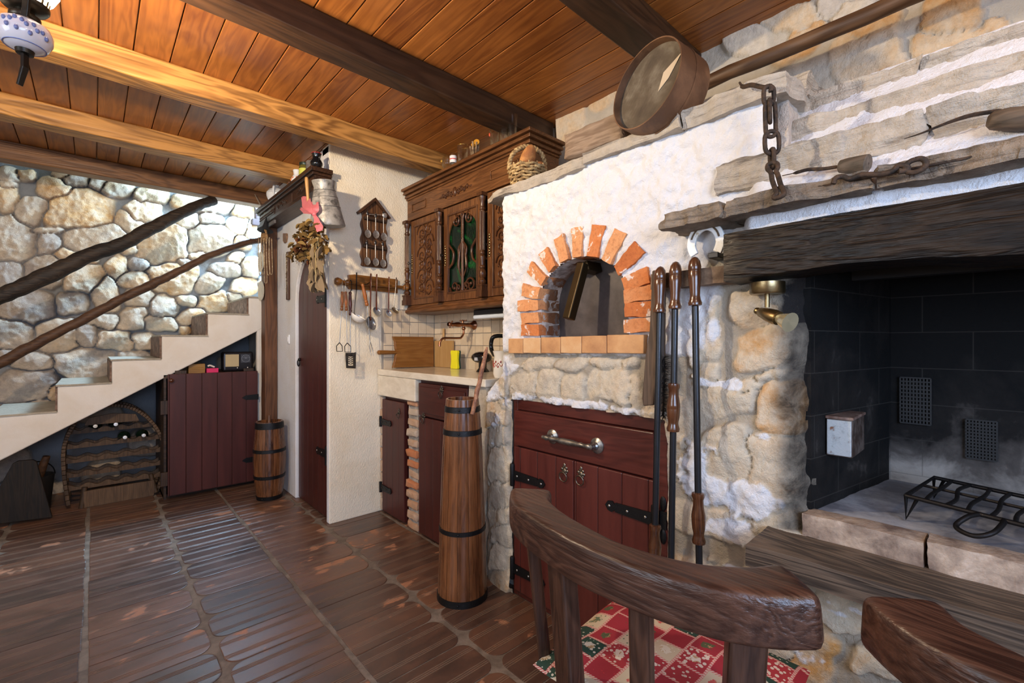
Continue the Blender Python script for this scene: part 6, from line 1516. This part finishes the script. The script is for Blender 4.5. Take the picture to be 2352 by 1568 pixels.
b = MB(); q = M @ Vector((.03, .05, 0)); pp = [M @ (Matrix.Rotation(a_, 4, 'Z') @ Vector((r_, 0, .0265))) for a_, r_ in ((.0,.07),(.55,.075),(.50,.135),(.1,.138))]
e_ = SC_ + (rt * .062 - up_ * .005); 
b = MB(); cpt = [SC_ - nf * .0255 + (lambda u_, v_: u_ * (rt * 1 - nf * rt.dot(nf)).normalized() + v_ * (up_ - nf * up_.dot(nf)).normalized())(*uv_) for uv_ in ((.045, .02), (.105, .045), (.085, -.02), (.055, -.045))]
b.add(cpt + [p - nf * .001 for p in cpt], [(0,1,2,3), (7,6,5,4), (0,4,5,1), (1,5,6,2), (2,6,7,3), (3,7,4,0)]); b.build('patch', plain((.50,.40,.28), .8), sv)
# pole
b = MB(); R = random.Random(3); pts = [(1.75 + R.uniform(-.003,.003), 1.0 - k * .10, 2.153 + R.uniform(-.003, .003)) for k in range(20)]
b.tube(pts, [.0255 + R.uniform(-.001, .001) for _ in pts], 14)
pole = b.solo('wooden_pole', wood((.06,.028,.012), (.20,.105,.05), 'y', .8, .5, .7, .3), 'long brown wooden pole hung level under the ceiling above the hood', 'pole', smooth=60)
for y, lab in ((.95, 'iron hook carrying the left end of the long pole behind the sieve'), (-.80, 'iron hook carrying the far right end of the long pole')):
    b = MB(); b.tube([(1.75, y, 2.285 if y > 0 else 2.392), (1.75, y, 2.215), (1.79, y, 2.17), (1.785, y, 2.13), (1.75, y, 2.1205), (1.715, y, 2.135)], .004, 8); b.solo('pole_hook', IRON(), lab, 'hook', smooth=60)
# chain on the ledge end
RU = RUST(); ch = thing('hanging_chain', 'rusty iron chain with a long hook hanging from the ledge end', 'chain', K(1785, 450, x=1.29))
def C1(zx, zy, x=1.29): return K(1200 + zx/3.137, zy/3.137, x=x)
b = MB(); b.tube(spline([C1(1565, 595, 1.36), C1(1590, 625, 1.34), C1(1650, 612, 1.31), C1(1740, 630), C1(1785, 620), C1(1790, 660)], 5), [.003]*4 + [.006]*22, 8); b.build('spike', RU, ch, smooth=60)
def link(c0, c1, w, face, r=.0055):
    """oval link from c0 (top) to c1 (bottom)"""
    d = c1 - c0; L = d.length; d.normalize(); s_ = Vector(face).normalized(); s_ = (s_ - d * s_.dot(d)).normalized(); m_ = MB(); n = 24; pts = []
    for k in range(n + 1):
        a = 2*pi*k/n; pts.append((c0 + c1) / 2 + d * (L/2 - w) * (1 if sin(a) > 0 else -1) * min(1, abs(sin(a)) * 3) + s_ * w * cos(a) + d * w * sin(a))
    m_.tube(pts, r, 8, cap=False); m_.build('link', RU, ch, smooth=60)
Wd = Vector((.70, -.71, 0)); Dp = Vector((.71, .70, 0))
link(C1(1775, 620), C1(1775, 755), .013, Wd); link(C1(1780, 720), C1(1785, 880), .011, Wd * .5 + Dp); link(C1(1783, 730), C1(1790, 985), .013, Wd); 
link(C1(1795, 945), C1(1800, 1110), .018, Wd); link(C1(1797, 1075), C1(1800, 1215), .010, Dp)
b = MB(); b.tube(spline([C1(1840, 1210, 1.275), C1(1835, 1180, 1.28), C1(1800, 1172, 1.28), C1(1768, 1190, 1.28), C1(1768, 1220, 1.275), C1(1790, 1245, 1.27), C1(1800, 1300, 1.255), C1(1830, 1390, 1.222), C1(1815, 1410, 1.215), C1(1820, 1428, 1.213), C1(1885, 1398, 1.213), C1(1860, 1330, 1.24), C1(1840, 1260, 1.265), C1(1828, 1235, 1.27), C1(1842, 1205, 1.275)], 5), .0058, 8); b.build('long_hook', RU, ch, smooth=60)

# ================================================================== tools on the hood
HXs = .018
def C2(zx, zy, x): return K(1600 + zx/2.8, zy/2.8, x=x)
aw = thing('awl', 'pointed iron awl with a cylindrical wooden handle lying on the hood', 'awl', C2(1000, 1100, 1.345))
a, c = C2(925, 1070, 1.335), C2(1105, 1052, 1.325); b = MB(); M = Matrix.Translation(a) @ align(c - a); L = (c - a).length
b.lathe([(.008,-.004),(.015,0),(.018,L*.25),(.020,L*.6),(.0215,L*.97),(.020,L),(.004,L+.0005)], M, 20); b.build('handle', wood((.06,.045,.03), (.20,.15,.11), 'y', 1.5, .7, .5, .3), aw, smooth=40)
b = MB(); b.tube(spline([c + (c - a) * .01, a, C2(820, 1085, 1.34), C2(720, 1090, 1.345), C2(640, 1110, 1.35), C2(550, 1130, 1.358)], 4), [.003]*5 + [.0045]*12 + [.0012]*4, 8); b.build('blade', RU, aw, smooth=50)
cr = thing('chain_rod', 'rusty iron rod with loops at both ends lying on the mantel stones', 'rod', C2(1150, 1140, 1.30))
b = MB(); b.tube(spline([C2(880, 1180, 1.236), C2(895, 1145, 1.236), C2(940, 1135, 1.240), C2(985, 1150, 1.240), C2(1060, 1125, 1.240), C2(1180, 1120, 1.240), C2(1260, 1100, 1.240), C2(1300, 1065, 1.240), C2(1350, 1070, 1.240), C2(1350, 1095, 1.240), C2(1300, 1105, 1.236)], 5), .0058, 8); b.build('bar', RU, cr, smooth=60)
for a, c in (((1345, 1085), (1475, 1045)),): 
    ch_ = ch; ch = cr; link(C2(*a, 1.240), C2(*c, 1.240), .013, (0, -.3, 1)); ch = ch_
b = MB(); b.tube([C2(520, 1255, 1.262), C2(870, 1185, 1.262), C2(1500, 1062, 1.264), C2(1900, 985, 1.266), C2(2200, 930, 1.268)], .003, 6); b.solo('iron_wire', RU, 'thin dark iron rod lying along the front of the mantel stones', 'rod', smooth=60)
sk_ = thing('sickle', 'old sickle with a curved iron blade and wooden handle on the upper hood', 'sickle', C2(1900, 800, 1.33))
b = MB(); pts = spline([C2(1335, 893, 1.335), C2(1450, 855, 1.33), C2(1600, 795, 1.33), C2(1750, 745, 1.33), C2(1880, 722, 1.33), C2(1960, 715, 1.33), C2(1950, 745, 1.33), C2(1880, 770, 1.33)], 5)
b.tube(pts, [.001 + .0055 * min(1, i / 14) for i in range(len(pts))], 8, flat=.6); b.build('blade', RU, sk_, smooth=50)
b = MB(); p = [C2(1868, 778, 1.325), C2(1900, 775, 1.325), C2(1990, 768, 1.325), C2(2090, 765, 1.325), C2(2330, 750, 1.325)]; b.tube(p, [.010, .0175, .0215, .023, .020], 16); b.build('handle', wood((.05,.035,.022), (.20,.135,.085), 'y', 1.3, .7, .6, .5), sk_, smooth=50)

# ================================================================== fireplace things
sp = thing('spotlight', 'brass spotlight with a tilted reflector bulb under the mantel beam', 'lamp', (1.365, .445, 1.30)); BR = BRASS()
b = MB(); p = K(1762, 660, x=1.365); p.z = 1.312; b.lathe([(.044,0),(.044,-.028),(.041,-.032),(.001,-.032)], Matrix.Translation(p), 30); b.build('canopy', BR, sp, smooth=40)
q = K(1760, 706, x=1.365); b = MB(); b.tube([p + Vector((0,0,-.03)), Vector((p.x, p.y, q.z))], .0065, 12); b.build('stem', BR, sp, smooth=50)
a, c = K(1737, 713, x=1.365), K(1800, 735, x=1.325); b = MB(); M = Matrix.Translation(a) @ align(c - a); L = (c - a).length
b.lathe([(.001,-.002),(.009,0),(.010,.006),(.008,.010),(.013,.016),(.018,L*.45),(.020,L*.70),(.0185,L*.78),(.0185,L*.82),(.001,L*.82)], M, 20); b.build('lamp_body', BR, sp, smooth=45)
b = MB(); b.lathe([(.012,L*.82),(.015,L*.90),(.024,L*1.18),(.026,L*1.22),(.024,L*1.22),(.001,L*1.18)], M, 20); b.build('bulb', plain((.55,.48,.30), .12, .6, 0, 20, .2), sp, smooth=45)
mb_ = thing('metal_box', 'small grey metal box with rust specks fixed to the side of the firebox', 'box', (1.60, .315, .83))
b = MB(); b.box((1.535, .287, .828), (1.69, .348, .938)); mbb = b.build('body', mottled((.05,.03,.022), (.13,.10,.085), rough=.6, scale=26, metal=.3, bump=.15), mb_, bev=.003); b = MB(); b.box((1.531, .289, .831), (1.536, .346, .930)); b.build('front_plate', mottled((.20,.09,.05), (.34,.38,.40), (.42,.46,.48), rough=.5, scale=40, metal=.2, bump=.15, lo=.33, hi=.39), mbb, bev=.002)
b = MB(); b.box((1.532, .284, .932), (1.692, .350, .940)); b.box((1.56, .347, .94), (1.58, .352, .955)); b.build('cover', mottled((.10,.05,.035), (.22,.15,.12), rough=.7, scale=30), mb_, bev=.002)
gr_ = thing('grill_rack', 'black iron grill rack with short legs and a looped handle on the hearth', 'grill', (1.65, -.05, .683)); IR = plain((.016,.014,.014), .5, .7, .2, 100)
A0, A1 = Vector((1.56, .178, .748)), Vector((1.83, .146, .748)); dY = Vector((-.065, -.21, 0)).normalized(); W_ = .52; dX = (A1 - A0); 
b = MB(); b.tube([A0, A1, A1 + dY * W_, A0 + dY * W_, A0], .0055, 8); m1 = A0 + dX * .55; b.tube([m1, m1 + dY * W_], .004, 6); b.build('frame', IR, gr_, smooth=50)
b = None; R = random.Random(8)
for k in range(1, 13):
    q = A0 + dY * (W_ * k / 13); b = MB(); w_ = R.uniform(-.006, .006)
    b.tube(spline([q, q + dX * .3 + dY * w_, q + dX * .62 - dY * w_ * 1.2 + Vector((0, 0, .004)), q + dX], 4), .0046, 8); b.build('bar', IR, gr_, smooth=50)
for q in (A0, A1, A0 + dY * W_, A1 + dY * W_):
    b = MB(); b.tube([q - dX * .03 * 0, Vector((q.x, q.y, .688)), Vector((q.x, q.y - .022, .745))], .0045, 8); b.build('leg', IR, gr_, smooth=50)
h0, h1 = A0 + dY * (W_ * .27), A0 + dY * (W_ * .35); b = MB(); o_ = (-dX).normalized()
b.tube(spline([h0, h0 + o_ * .030 + Vector((0,0,-.006)) - dY * .016, h0 + o_ * .060 + Vector((0,0,-.026)) - dY * .030, h1 + o_ * .072 + Vector((0,0,-.032)) - dY * .040, h1 + o_ * .055 + Vector((0,0,-.020)) - dY * .012, h1 + o_ * .02 + Vector((0,0,-.004)), h1], 6), .0055, 8); b.build('handle', IR, gr_, smooth=60)
for k, (px0, py0, px1, py1, lab) in enumerate(((2068, 866, 2138, 976, 'sooty iron vent grille, left and higher one on the firebox back wall'), (2219, 962, 2290, 1059, 'sooty iron vent grille, right and lower one on the firebox back wall'))):
    t = thing('vent_grille', lab, 'grille', K(px0, py1, x=1.99), 'vent grilles in the firebox'); p, q = K(px0, py0, x=1.992), K(px1, py1, x=1.992); VG = plain((.03,.028,.027), .75, .3)
    b = MB(); n = 9
    for i in range(n + 1): y = p.y + (q.y - p.y) * i / n; b.box((1.988, y - .0022, q.z), (1.994, y + .0022, p.z))
    m_ = 12
    for i in range(m_ + 1): z = q.z + (p.z - q.z) * i / m_; b.box((1.986, q.y, z - .0022), (1.992, p.y, z + .0022))
    b.build('lattice', VG, t); b = MB(); b.box((1.9945, q.y + .01, q.z + .008), (1.9985, p.y - .01, p.z - .008)); b.build('black_backing', plain((.004,.004,.004), .9), t)  # solid black plate, the shade behind the bars put into its colour

# ================================================================== tall churn
tc = barrel('butter_churn', 'tall tapering wooden butter churn with iron hoops standing before the kitchen cabinet', (1.232, 1.672, 0), [(.112,0),(.109,.10),(.100,.40),(.088,.70),(.074,.892)], [(.0,.030),(.305,.020),(.735,.024),(.835,.026)], 13, (CH1, IRON()), 'churn')
b = MB(); a, e = K(1092, 915, x=1.23), K(1119, 797, x=1.30); pts = [a + (e - a) * q + Vector((random.Random(int(q*50)).uniform(-.003,.003), 0, 0)) for q in (-.3, 0, .15, .3, .5, .7, .9, 1.0)]
b.tube(pts, [.010,.010,.0115,.0098,.011,.0095,.009,.004], 10); b.solo('churn_stick', mottled((.16,.06,.03), (.36,.17,.09), (.50,.30,.16), rough=.6, scale=40, bump=.4), 'knotty reddish stick leaning out of the tall butter churn', 'stick', smooth=60)

# ================================================================== chairs
ch1 = thing('wooden_chair', 'dark wooden chair with a curved top rail and a patchwork seat cushion', 'chair', (.86, .50, 0), 'dining chairs')
RAILW = wood((.028,.011,.007), (.125,.055,.032), 'y', 1.9, .36, .6, .5, spec=.55)
ZT = .80
path = [K(1212, 1152, z=ZT), K(1222, 1210, z=ZT), K(1310, 1270, z=ZT), K(1430, 1312, z=ZT), K(1560, 1333, z=ZT), K(1690, 1352, z=ZT), K(1800, 1353, z=ZT), K(1856, 1362, z=ZT)]
pth = spline([(.752,.752),(.703,.705),(.668,.610),(.648,.500),(.650,.400),(.672,.305),(.708,.240),(.748,.197)], 8)
b = MB(); n = len(pth); sec = []
for i in range(n):
    q = i / (n - 1); w = .033 + .017 * (abs(q - .5) * 2) ** 1.6 + .006 * (q > .5) * (q - .5); h = .038 + .010 * sin(pi * q) * 0 + .004 * (q > .55) * (q - .55)
    if i in (0, n - 1): w *= .84; h *= .84
    elif i in (1, n - 2): w *= .97; h *= .97
    sec.append((w, h))
b.sweep([(x, y, ZT - .036 + .010 * (abs(i / (n-1) - .5) * 2) ** 2) for i, (x, y) in enumerate(pth)], sec, n=44, pw=6.5)
b.v = [tuple(np.array(p) + np.array([fbm(np.array([p]), 9, 3, 3)[0], fbm(np.array([p]), 9, 3, 5)[0], fbm(np.array([p]), 11, 3, 7)[0]]) * .0022) for p in b.v]
rl = b.build('top_rail', RAILW, ch1, smooth=42)
b = MB()
for k in range(6): 
    q = pth[19 + k * 3]; b.rough((q[0] - .036, q[1] - .0025, ZT - .022), (q[0] - .018, q[1] + .0025, ZT + .001), .006, .002, 40, k)
SW = wood((.024,.010,.006), (.105,.046,.026), 'z', 1.6, .35, .6, .25, spec=.5)
def slat(q, wy, wx, zb_=.44, tw=0.0):
    i = int(q * (n - 1)); x, y = pth[i]; dx, dy = pth[min(n-1, i+1)][0] - pth[max(0, i-1)][0], pth[min(n-1, i+1)][1] - pth[max(0, i-1)][1]; L = sqrt(dx*dx + dy*dy); tx, ty = dx / L, dy / L
    m_ = MB(); xb = .86 + (x - .86) * 1.0 + .02; yb = .46 + (y - .46) * .88; pts = []
    rows = [(zb_, xb, yb), (ZT - .035, x, y)]
    vs = []
    for z, X, Y in rows:
        for sa, sb in ((-1,-1), (1,-1), (1,1), (-1,1)): vs.append((X + tx * wy * sa / 2 - ty * wx * sb / 2, Y + ty * wy * sa / 2 + tx * wx * sb / 2, z))
    m_.add(vs, [(0,3,2,1), (4,5,6,7), (0,1,5,4), (1,2,6,5), (2,3,7,6), (3,0,4,7)]); m_.build('back_slat', SW, ch1, bev=.005)
for q, wy, wx in ((.13, .030, .026), (.335, .052, .036), (.585, .036, .026), (.835, .052, .036)): slat(q, wy, wx)
# seat
b = MB(); pl = [(.65,.46)] + [(.86 + .235 * cos(a) * (1.02 if cos(a) > 0 else .93), .46 + .245 * sin(a)) for a in [pi * 1.0 - 2*pi * k / 40 for k in range(1, 40)]]
b.prism(pl, 'z', .405, .446); b.build('seat', SW, ch1, bev=.010, seg=3)
for sx, sy in ((.70,.30), (.70,.62), (1.0,.30), (1.0,.62)):
    b = MB(); b.tube([(sx, sy, .41), (sx + (sx - .86) * .22, sy + (sy - .46) * .22, 0)], [.022, .017], 12); b.build('leg', SW, ch1, smooth=50)
# cushion
cs = MB(); nu, nv = 30, 30; vs = []; fs = []
ca = radians(4)
def cpos(i, j, s_):
    u_, v_ = i / nu * 2 - 1, j / nv * 2 - 1; bl = (1 - abs(u_) ** 3.0) * (1 - abs(v_) ** 3.0); z = .022 * bl ** .5 if bl > 0 else 0
    w_ = 1 - .05 * (1 - v_ * v_) * abs(u_); X, Y = u_ * .19, v_ * .215 * w_
    return (.885 + X * cos(ca) - Y * sin(ca), .475 + X * sin(ca) + Y * cos(ca), .470 + (z if s_ else -z * .9) + .004 * sin(7 * u_ + 2) * sin(6 * v_))
for s_ in (1, 0):
    o_ = len(vs)
    for i in range(nu + 1):
        for j in range(nv + 1): vs.append(cpos(i, j, s_))
    for i in range(nu):
        for j in range(nv):
            q = (o_ + i*(nv+1)+j, o_ + (i+1)*(nv+1)+j, o_ + (i+1)*(nv+1)+j+1, o_ + i*(nv+1)+j+1); fs.append(q if s_ else q[::-1])
cs.add(vs, fs)
s = NT('patchwork'); v = s.coord()
mp = s.new('ShaderNodeMapping', {'Vector': v}); mp.inputs['Rotation'].default_value = (0, 0, .0); mp.inputs['Scale'].default_value = (17, 17, 1); mp.inputs['Location'].default_value = (.3, .15, 0)
sp_ = s.new('ShaderNodeSeparateXYZ', {0: mp.outputs[0]}); iy = s.mth('FLOOR', sp_.outputs[1]); sx_ = s.mth('ADD', sp_.outputs[0], s.mth('MULTIPLY', iy, .37)); ix = s.mth('FLOOR', sx_)
cell = s.new('ShaderNodeCombineXYZ', {0: ix, 1: iy, 2: 3.0}); wn = s.new('ShaderNodeTexWhiteNoise', {'Vector': cell.outputs[0]}); wn.noise_dimensions = '3D'
base = s.ramp(wn.outputs[0], [(0, (.30,.016,.03)), (.32, (.55,.46,.33)), (.56, (.012,.045,.03)), (.78, (.34,.025,.035)), (.88, (.50,.42,.30))], 'CONSTANT')
mot = s.ramp(wn.outputs[0], [(0, (.03,.10,.04)), (.30, (.50,.03,.04)), (.40, (.03,.10,.05)), (.52, (.66,.62,.52)), (.74, (.68,.62,.52)), (.88, (.04,.11,.05))], 'CONSTANT')
vo = s.new('ShaderNodeTexVoronoi', {'Vector': v, 'Scale': 95.0, 'Randomness': .8}); n = s.noise(v, 60, 5, .65, .8)
bg = s.mth('LESS_THAN', vo.outputs[0], s.mth('MULTIPLY', wn.outputs[0], .42))
fx_ = s.mth('ABSOLUTE', s.mth('SUBTRACT', s.mth('FRACT', sx_), .5)); fy_ = s.mth('ABSOLUTE', s.mth('SUBTRACT', s.mth('FRACT', sp_.outputs[1]), .5)); mx = s.mth('MAXIMUM', fx_, fy_)
inner = s.mth('MULTIPLY', s.mth('LESS_THAN', s.mth('ADD', s.mth('POWER', s.mth('ADD', s.mth('POWER', fx_, 2.0), s.mth('POWER', fy_, 2.0)), .5), s.mth('MULTIPLY_ADD', n, .7, -.35)), .20), s.mth('GREATER_THAN', s.mth('FRACT', s.mth('MULTIPLY', wn.outputs[0], 7.3)), .35))
c = s.mix(s.mth('MULTIPLY', bg, .8), base, mot); c = s.mix(s.mth('MULTIPLY', inner, .85), c, s.mix(s.mth('GREATER_THAN', n, .52), mot, (.45,.30,.14)))
st_ = s.mth('MULTIPLY', s.mth('GREATER_THAN', mx, .455), s.mth('GREATER_THAN', s.mth('FRACT', s.mth('MULTIPLY', s.mth('ADD', sx_, sp_.outputs[1]), 9.0)), .45))
c = s.mix(s.mth('MULTIPLY', s.mth('GREATER_THAN', mx, .445), .7), c, (.52,.04,.05)); c = s.mix(s.mth('MULTIPLY', st_, .8), c, (.66,.6,.5))
cu_ = cs.solo('seat_cushion', s.fin(c, .8, s.bump(s.noise(v, 350, 2, .5), .2, .001)), 'flat cushion with a red, green and cream patchwork print on the chair seat', 'cushion', smooth=70)
ch2 = copy_tree(ch1); ch2.location = (.905, -.150, 0); ch2['label'] = 'second dark wooden chair, only its rail end shows at the lower right corner'

# ================================================================== hanging lamp
hl = thing('hanging_lamp', 'hanging lamp with a blue painted white ceramic body, black arms and lit white shade', 'lamp', K(57, 80, t=1.20))
axd = Vector((.12, -.1, 1)).normalized(); c = K(57, 80, t=1.20); 
tl_ = align((rt_ := Vector((CY, -SY, 0))) * -.26 + Vector((0, 0, 1)))
tl_ = Matrix.Identity(4); M = Matrix.Translation(c)
b = MB(); b.lathe([(.012,-.048),(.030,-.046),(.052,-.034),(.063,-.012),(.064,.008),(.056,.028),(.036,.040),(.012,.042)], M, 30); cer = b.build('ceramic_body', plain((.72,.70,.74), .12, 0, 0, 20, .04), hl, smooth=60)
b = MB(); vdir = Vector((-c.x, -c.y, 0)); va = atan2(vdir.y, vdir.x)
def onb(a, z):
    pr = [(.030,-.046),(.052,-.034),(.063,-.012),(.064,.008),(.056,.028),(.036,.040)]
    for (r0, z0), (r1, z1) in zip(pr, pr[1:]):
        if z0 <= z <= z1: return c + Vector(((r0 + (r1-r0)*(z-z0)/(z1-z0) + .0005)*cos(a), (r0 + (r1-r0)*(z-z0)/(z1-z0) + .0005)*sin(a), z))
for a, z in ((-.75,.012),(-.62,-.006),(-.50,.012),(-.35,.020),(-.28,-.012),(-.1,.015),(.05,.006),(.18,-.016),(.30,.012),(.42,-.002),(.62,.0),(.8,-.012)):
    p = onb(va + a, z); b.ball(p, (.0055,.0055,.0075), 8, 6)
b.build('painted_flower', plain((.16,.20,.40), .3), cer, smooth=60)
b = MB(); b.torus(c + Vector((0, 0, -.038)), .0475, .0011, n=36, m=6); b.build('painted_ring', plain((.12,.18,.45), .3), cer, smooth=60)
BI = plain((.025,.022,.018), .38, .7, .15, 70)
b = MB(); b.lathe([(.001,-.062),(.020,-.060),(.022,-.048),(.001,-.046)], M, 18); b.build('lower_cap', BI, hl, smooth=50)
b = MB(); e0, e1 = c + Vector((0, 0, -.055)), c + Vector((-.012, .010, -.155)); b.sweep([e0, c + Vector((0,0,-.10)), e1], [(.010,.005),(.010,.005),(.008,.004)], up=(CY, -SY, 0), n=8, pw=6); b.build('lower_strap', BI, hl, bev=.001)
b = MB(); b.lathe([(.030,.040),(.036,.046),(.036,.056),(.024,.062),(.022,.072),(.050,.080),(.056,.088),(.056,.096),(.050,.100),(.020,.102)], M, 26); b.build('burner_plate', plain((.05,.042,.03), .35, .8), hl, smooth=50)
b = MB()
for k in range(18): a = 2*pi*k/18; q = c + Vector((.050*cos(a), .050*sin(a), .098)); b.tube([q, q + Vector((.004*cos(a), .004*sin(a), .022))], .0035, 7); b.ball(q + Vector((.004*cos(a), .004*sin(a), .026)), .005, 8, 6)
b.build('gallery', plain((.10,.08,.05), .3, .9), hl, smooth=60)
b = MB(); vd2 = vdir.normalized(); sd = Vector((CY, -SY, 0))
b.sweep(spline([c + vd2*.058 + Vector((0,0,.030)), c + vd2*.064 + Vector((0,0,.06)) + sd*.004, c + vd2*.070 + Vector((0,0,.13)) + sd*.010, c + vd2*.060 + Vector((0,0,.20)) + sd*.012, c + Vector((0, 0, .235))], 6), [(.005,.010)]*25, up=sd, n=8, pw=6); b.build('front_strap', BI, hl, bev=.001)
b = MB(); b.sweep(spline([c + Vector((0,0,.055)), c - sd*.05 + Vector((0,0,.058)), c - sd*.075 + Vector((0,0,.05)), c - sd*.12 + Vector((0,0,.0)), c - sd*.17 + Vector((0,0,.03)), c - sd*.19 + Vector((0,0,.12)), c - sd*.12 + Vector((0,0,.20)), c + Vector((0,0,.232))], 5), [(.010,.004)]*36, n=8, pw=6); b.build('side_arm', BI, hl, bev=.001)
b = MB(); b.tube([c + Vector((0, 0, .225)), (c.x, c.y, c.z + (2.392 - c.z) / .857)], .004, 8); b.build('hanger', BI, hl, smooth=60)
SH = NT('lit_glass'); s = SH; s.fin((.9,.86,.75), .3, **{'Emission Color': (1, .86, .55, 1), 'Emission Strength': 7.0}); mx_ = s.new('ShaderNodeMixShader', {0: .8, 1: s.b.outputs[0], 2: s.new('ShaderNodeBsdfTransparent').outputs[0]}); s.l.new(mx_.outputs[0], s.o.inputs[0])
b = MB(); b.lathe([(.044,.104),(.066,.125),(.078,.150),(.074,.175),(.050,.195),(.028,.205),(.026,.212)], M, 30, cap=False); b.build('glass_shade', SH.m, hl, smooth=60)
b = MB(); b.lathe([(.001,.222),(.018,.222),(.074,.200),(.080,.192),(.074,.196),(.016,.216),(.001,.216)], M, 30); b.build('top_cap', plain((.16,.15,.14), .4, .6), hl, smooth=50)
hl.scale = (.857,) * 3
LAMP = tuple(c + Vector((.0, 0, .128)))
EXPO = 0.24
# ================================================================== light
def area(name, loc, target, sx, sy, power, col):
    l = bpy.data.lights.new(name, 'AREA'); l.shape = 'RECTANGLE'; l.size = sx; l.size_y = sy; l.energy = power; l.color = col
    o = bpy.data.objects.new(name, l); COL.objects.link(o); o.location = loc
    o.rotation_euler = (Vector(target) - Vector(loc)).to_track_quat('-Z', 'Y').to_euler(); return o
area('daylight_front', (-.35, -1.55, 1.52), (1.15, .35, .55), 1.5, 1.0, 66, (.50, .68, 1.0))
area('daylight_side', (-2.15, 1.0, 1.52), (1.4, 1.0, 1.1), 1.2, 1.0, 26, (.78, .87, 1.0))
area('stairwell_daylight', (.9, 4.62, 3.15), (.5, 4.9, 1.4), 2.2, .45, 17, (.38, .66, 1.0))
area('stair_window', (1.25, 4.62, 2.60), (.3, 2.4, 0), .6, .5, 105, (.42, .69, 1.0))
l = bpy.data.lights.new('lamp_bulb', 'POINT'); l.energy = 165; l.color = (1.0, .80, .56); l.shadow_soft_size = .045
o = bpy.data.objects.new('lamp_bulb', l); COL.objects.link(o); o.location = LAMP
l = bpy.data.lights.new('added_rear_fill', 'POINT'); l.energy = 12; l.color = (1.0, .82, .60); l.shadow_soft_size = .06  # unseen warm fill light added out of view, no lamp stands here
o = bpy.data.objects.new('added_rear_fill', l); COL.objects.link(o); o.location = (.25, -.55, 2.12)
l = bpy.data.lights.new('added_right_fill', 'POINT'); l.energy = 10; l.color = (1.0, .84, .64); l.shadow_soft_size = .05  # second added fill without a lamp, brightens the hood and upper right wall
o = bpy.data.objects.new('added_right_fill', l); COL.objects.link(o); o.location = (1.1, -.50, 2.31)
w = bpy.data.worlds.new('world'); SC.world = w; w.use_nodes = True
w.node_tree.nodes['Background'].inputs[0].default_value = (.6, .75, 1, 1); w.node_tree.nodes['Background'].inputs[1].default_value = .3
SC.view_settings.view_transform = 'Standard'; SC.view_settings.look = 'None'; SC.view_settings.gamma = 1; SC.view_settings.use_curve_mapping = False
SC.view_settings.exposure = EXPO
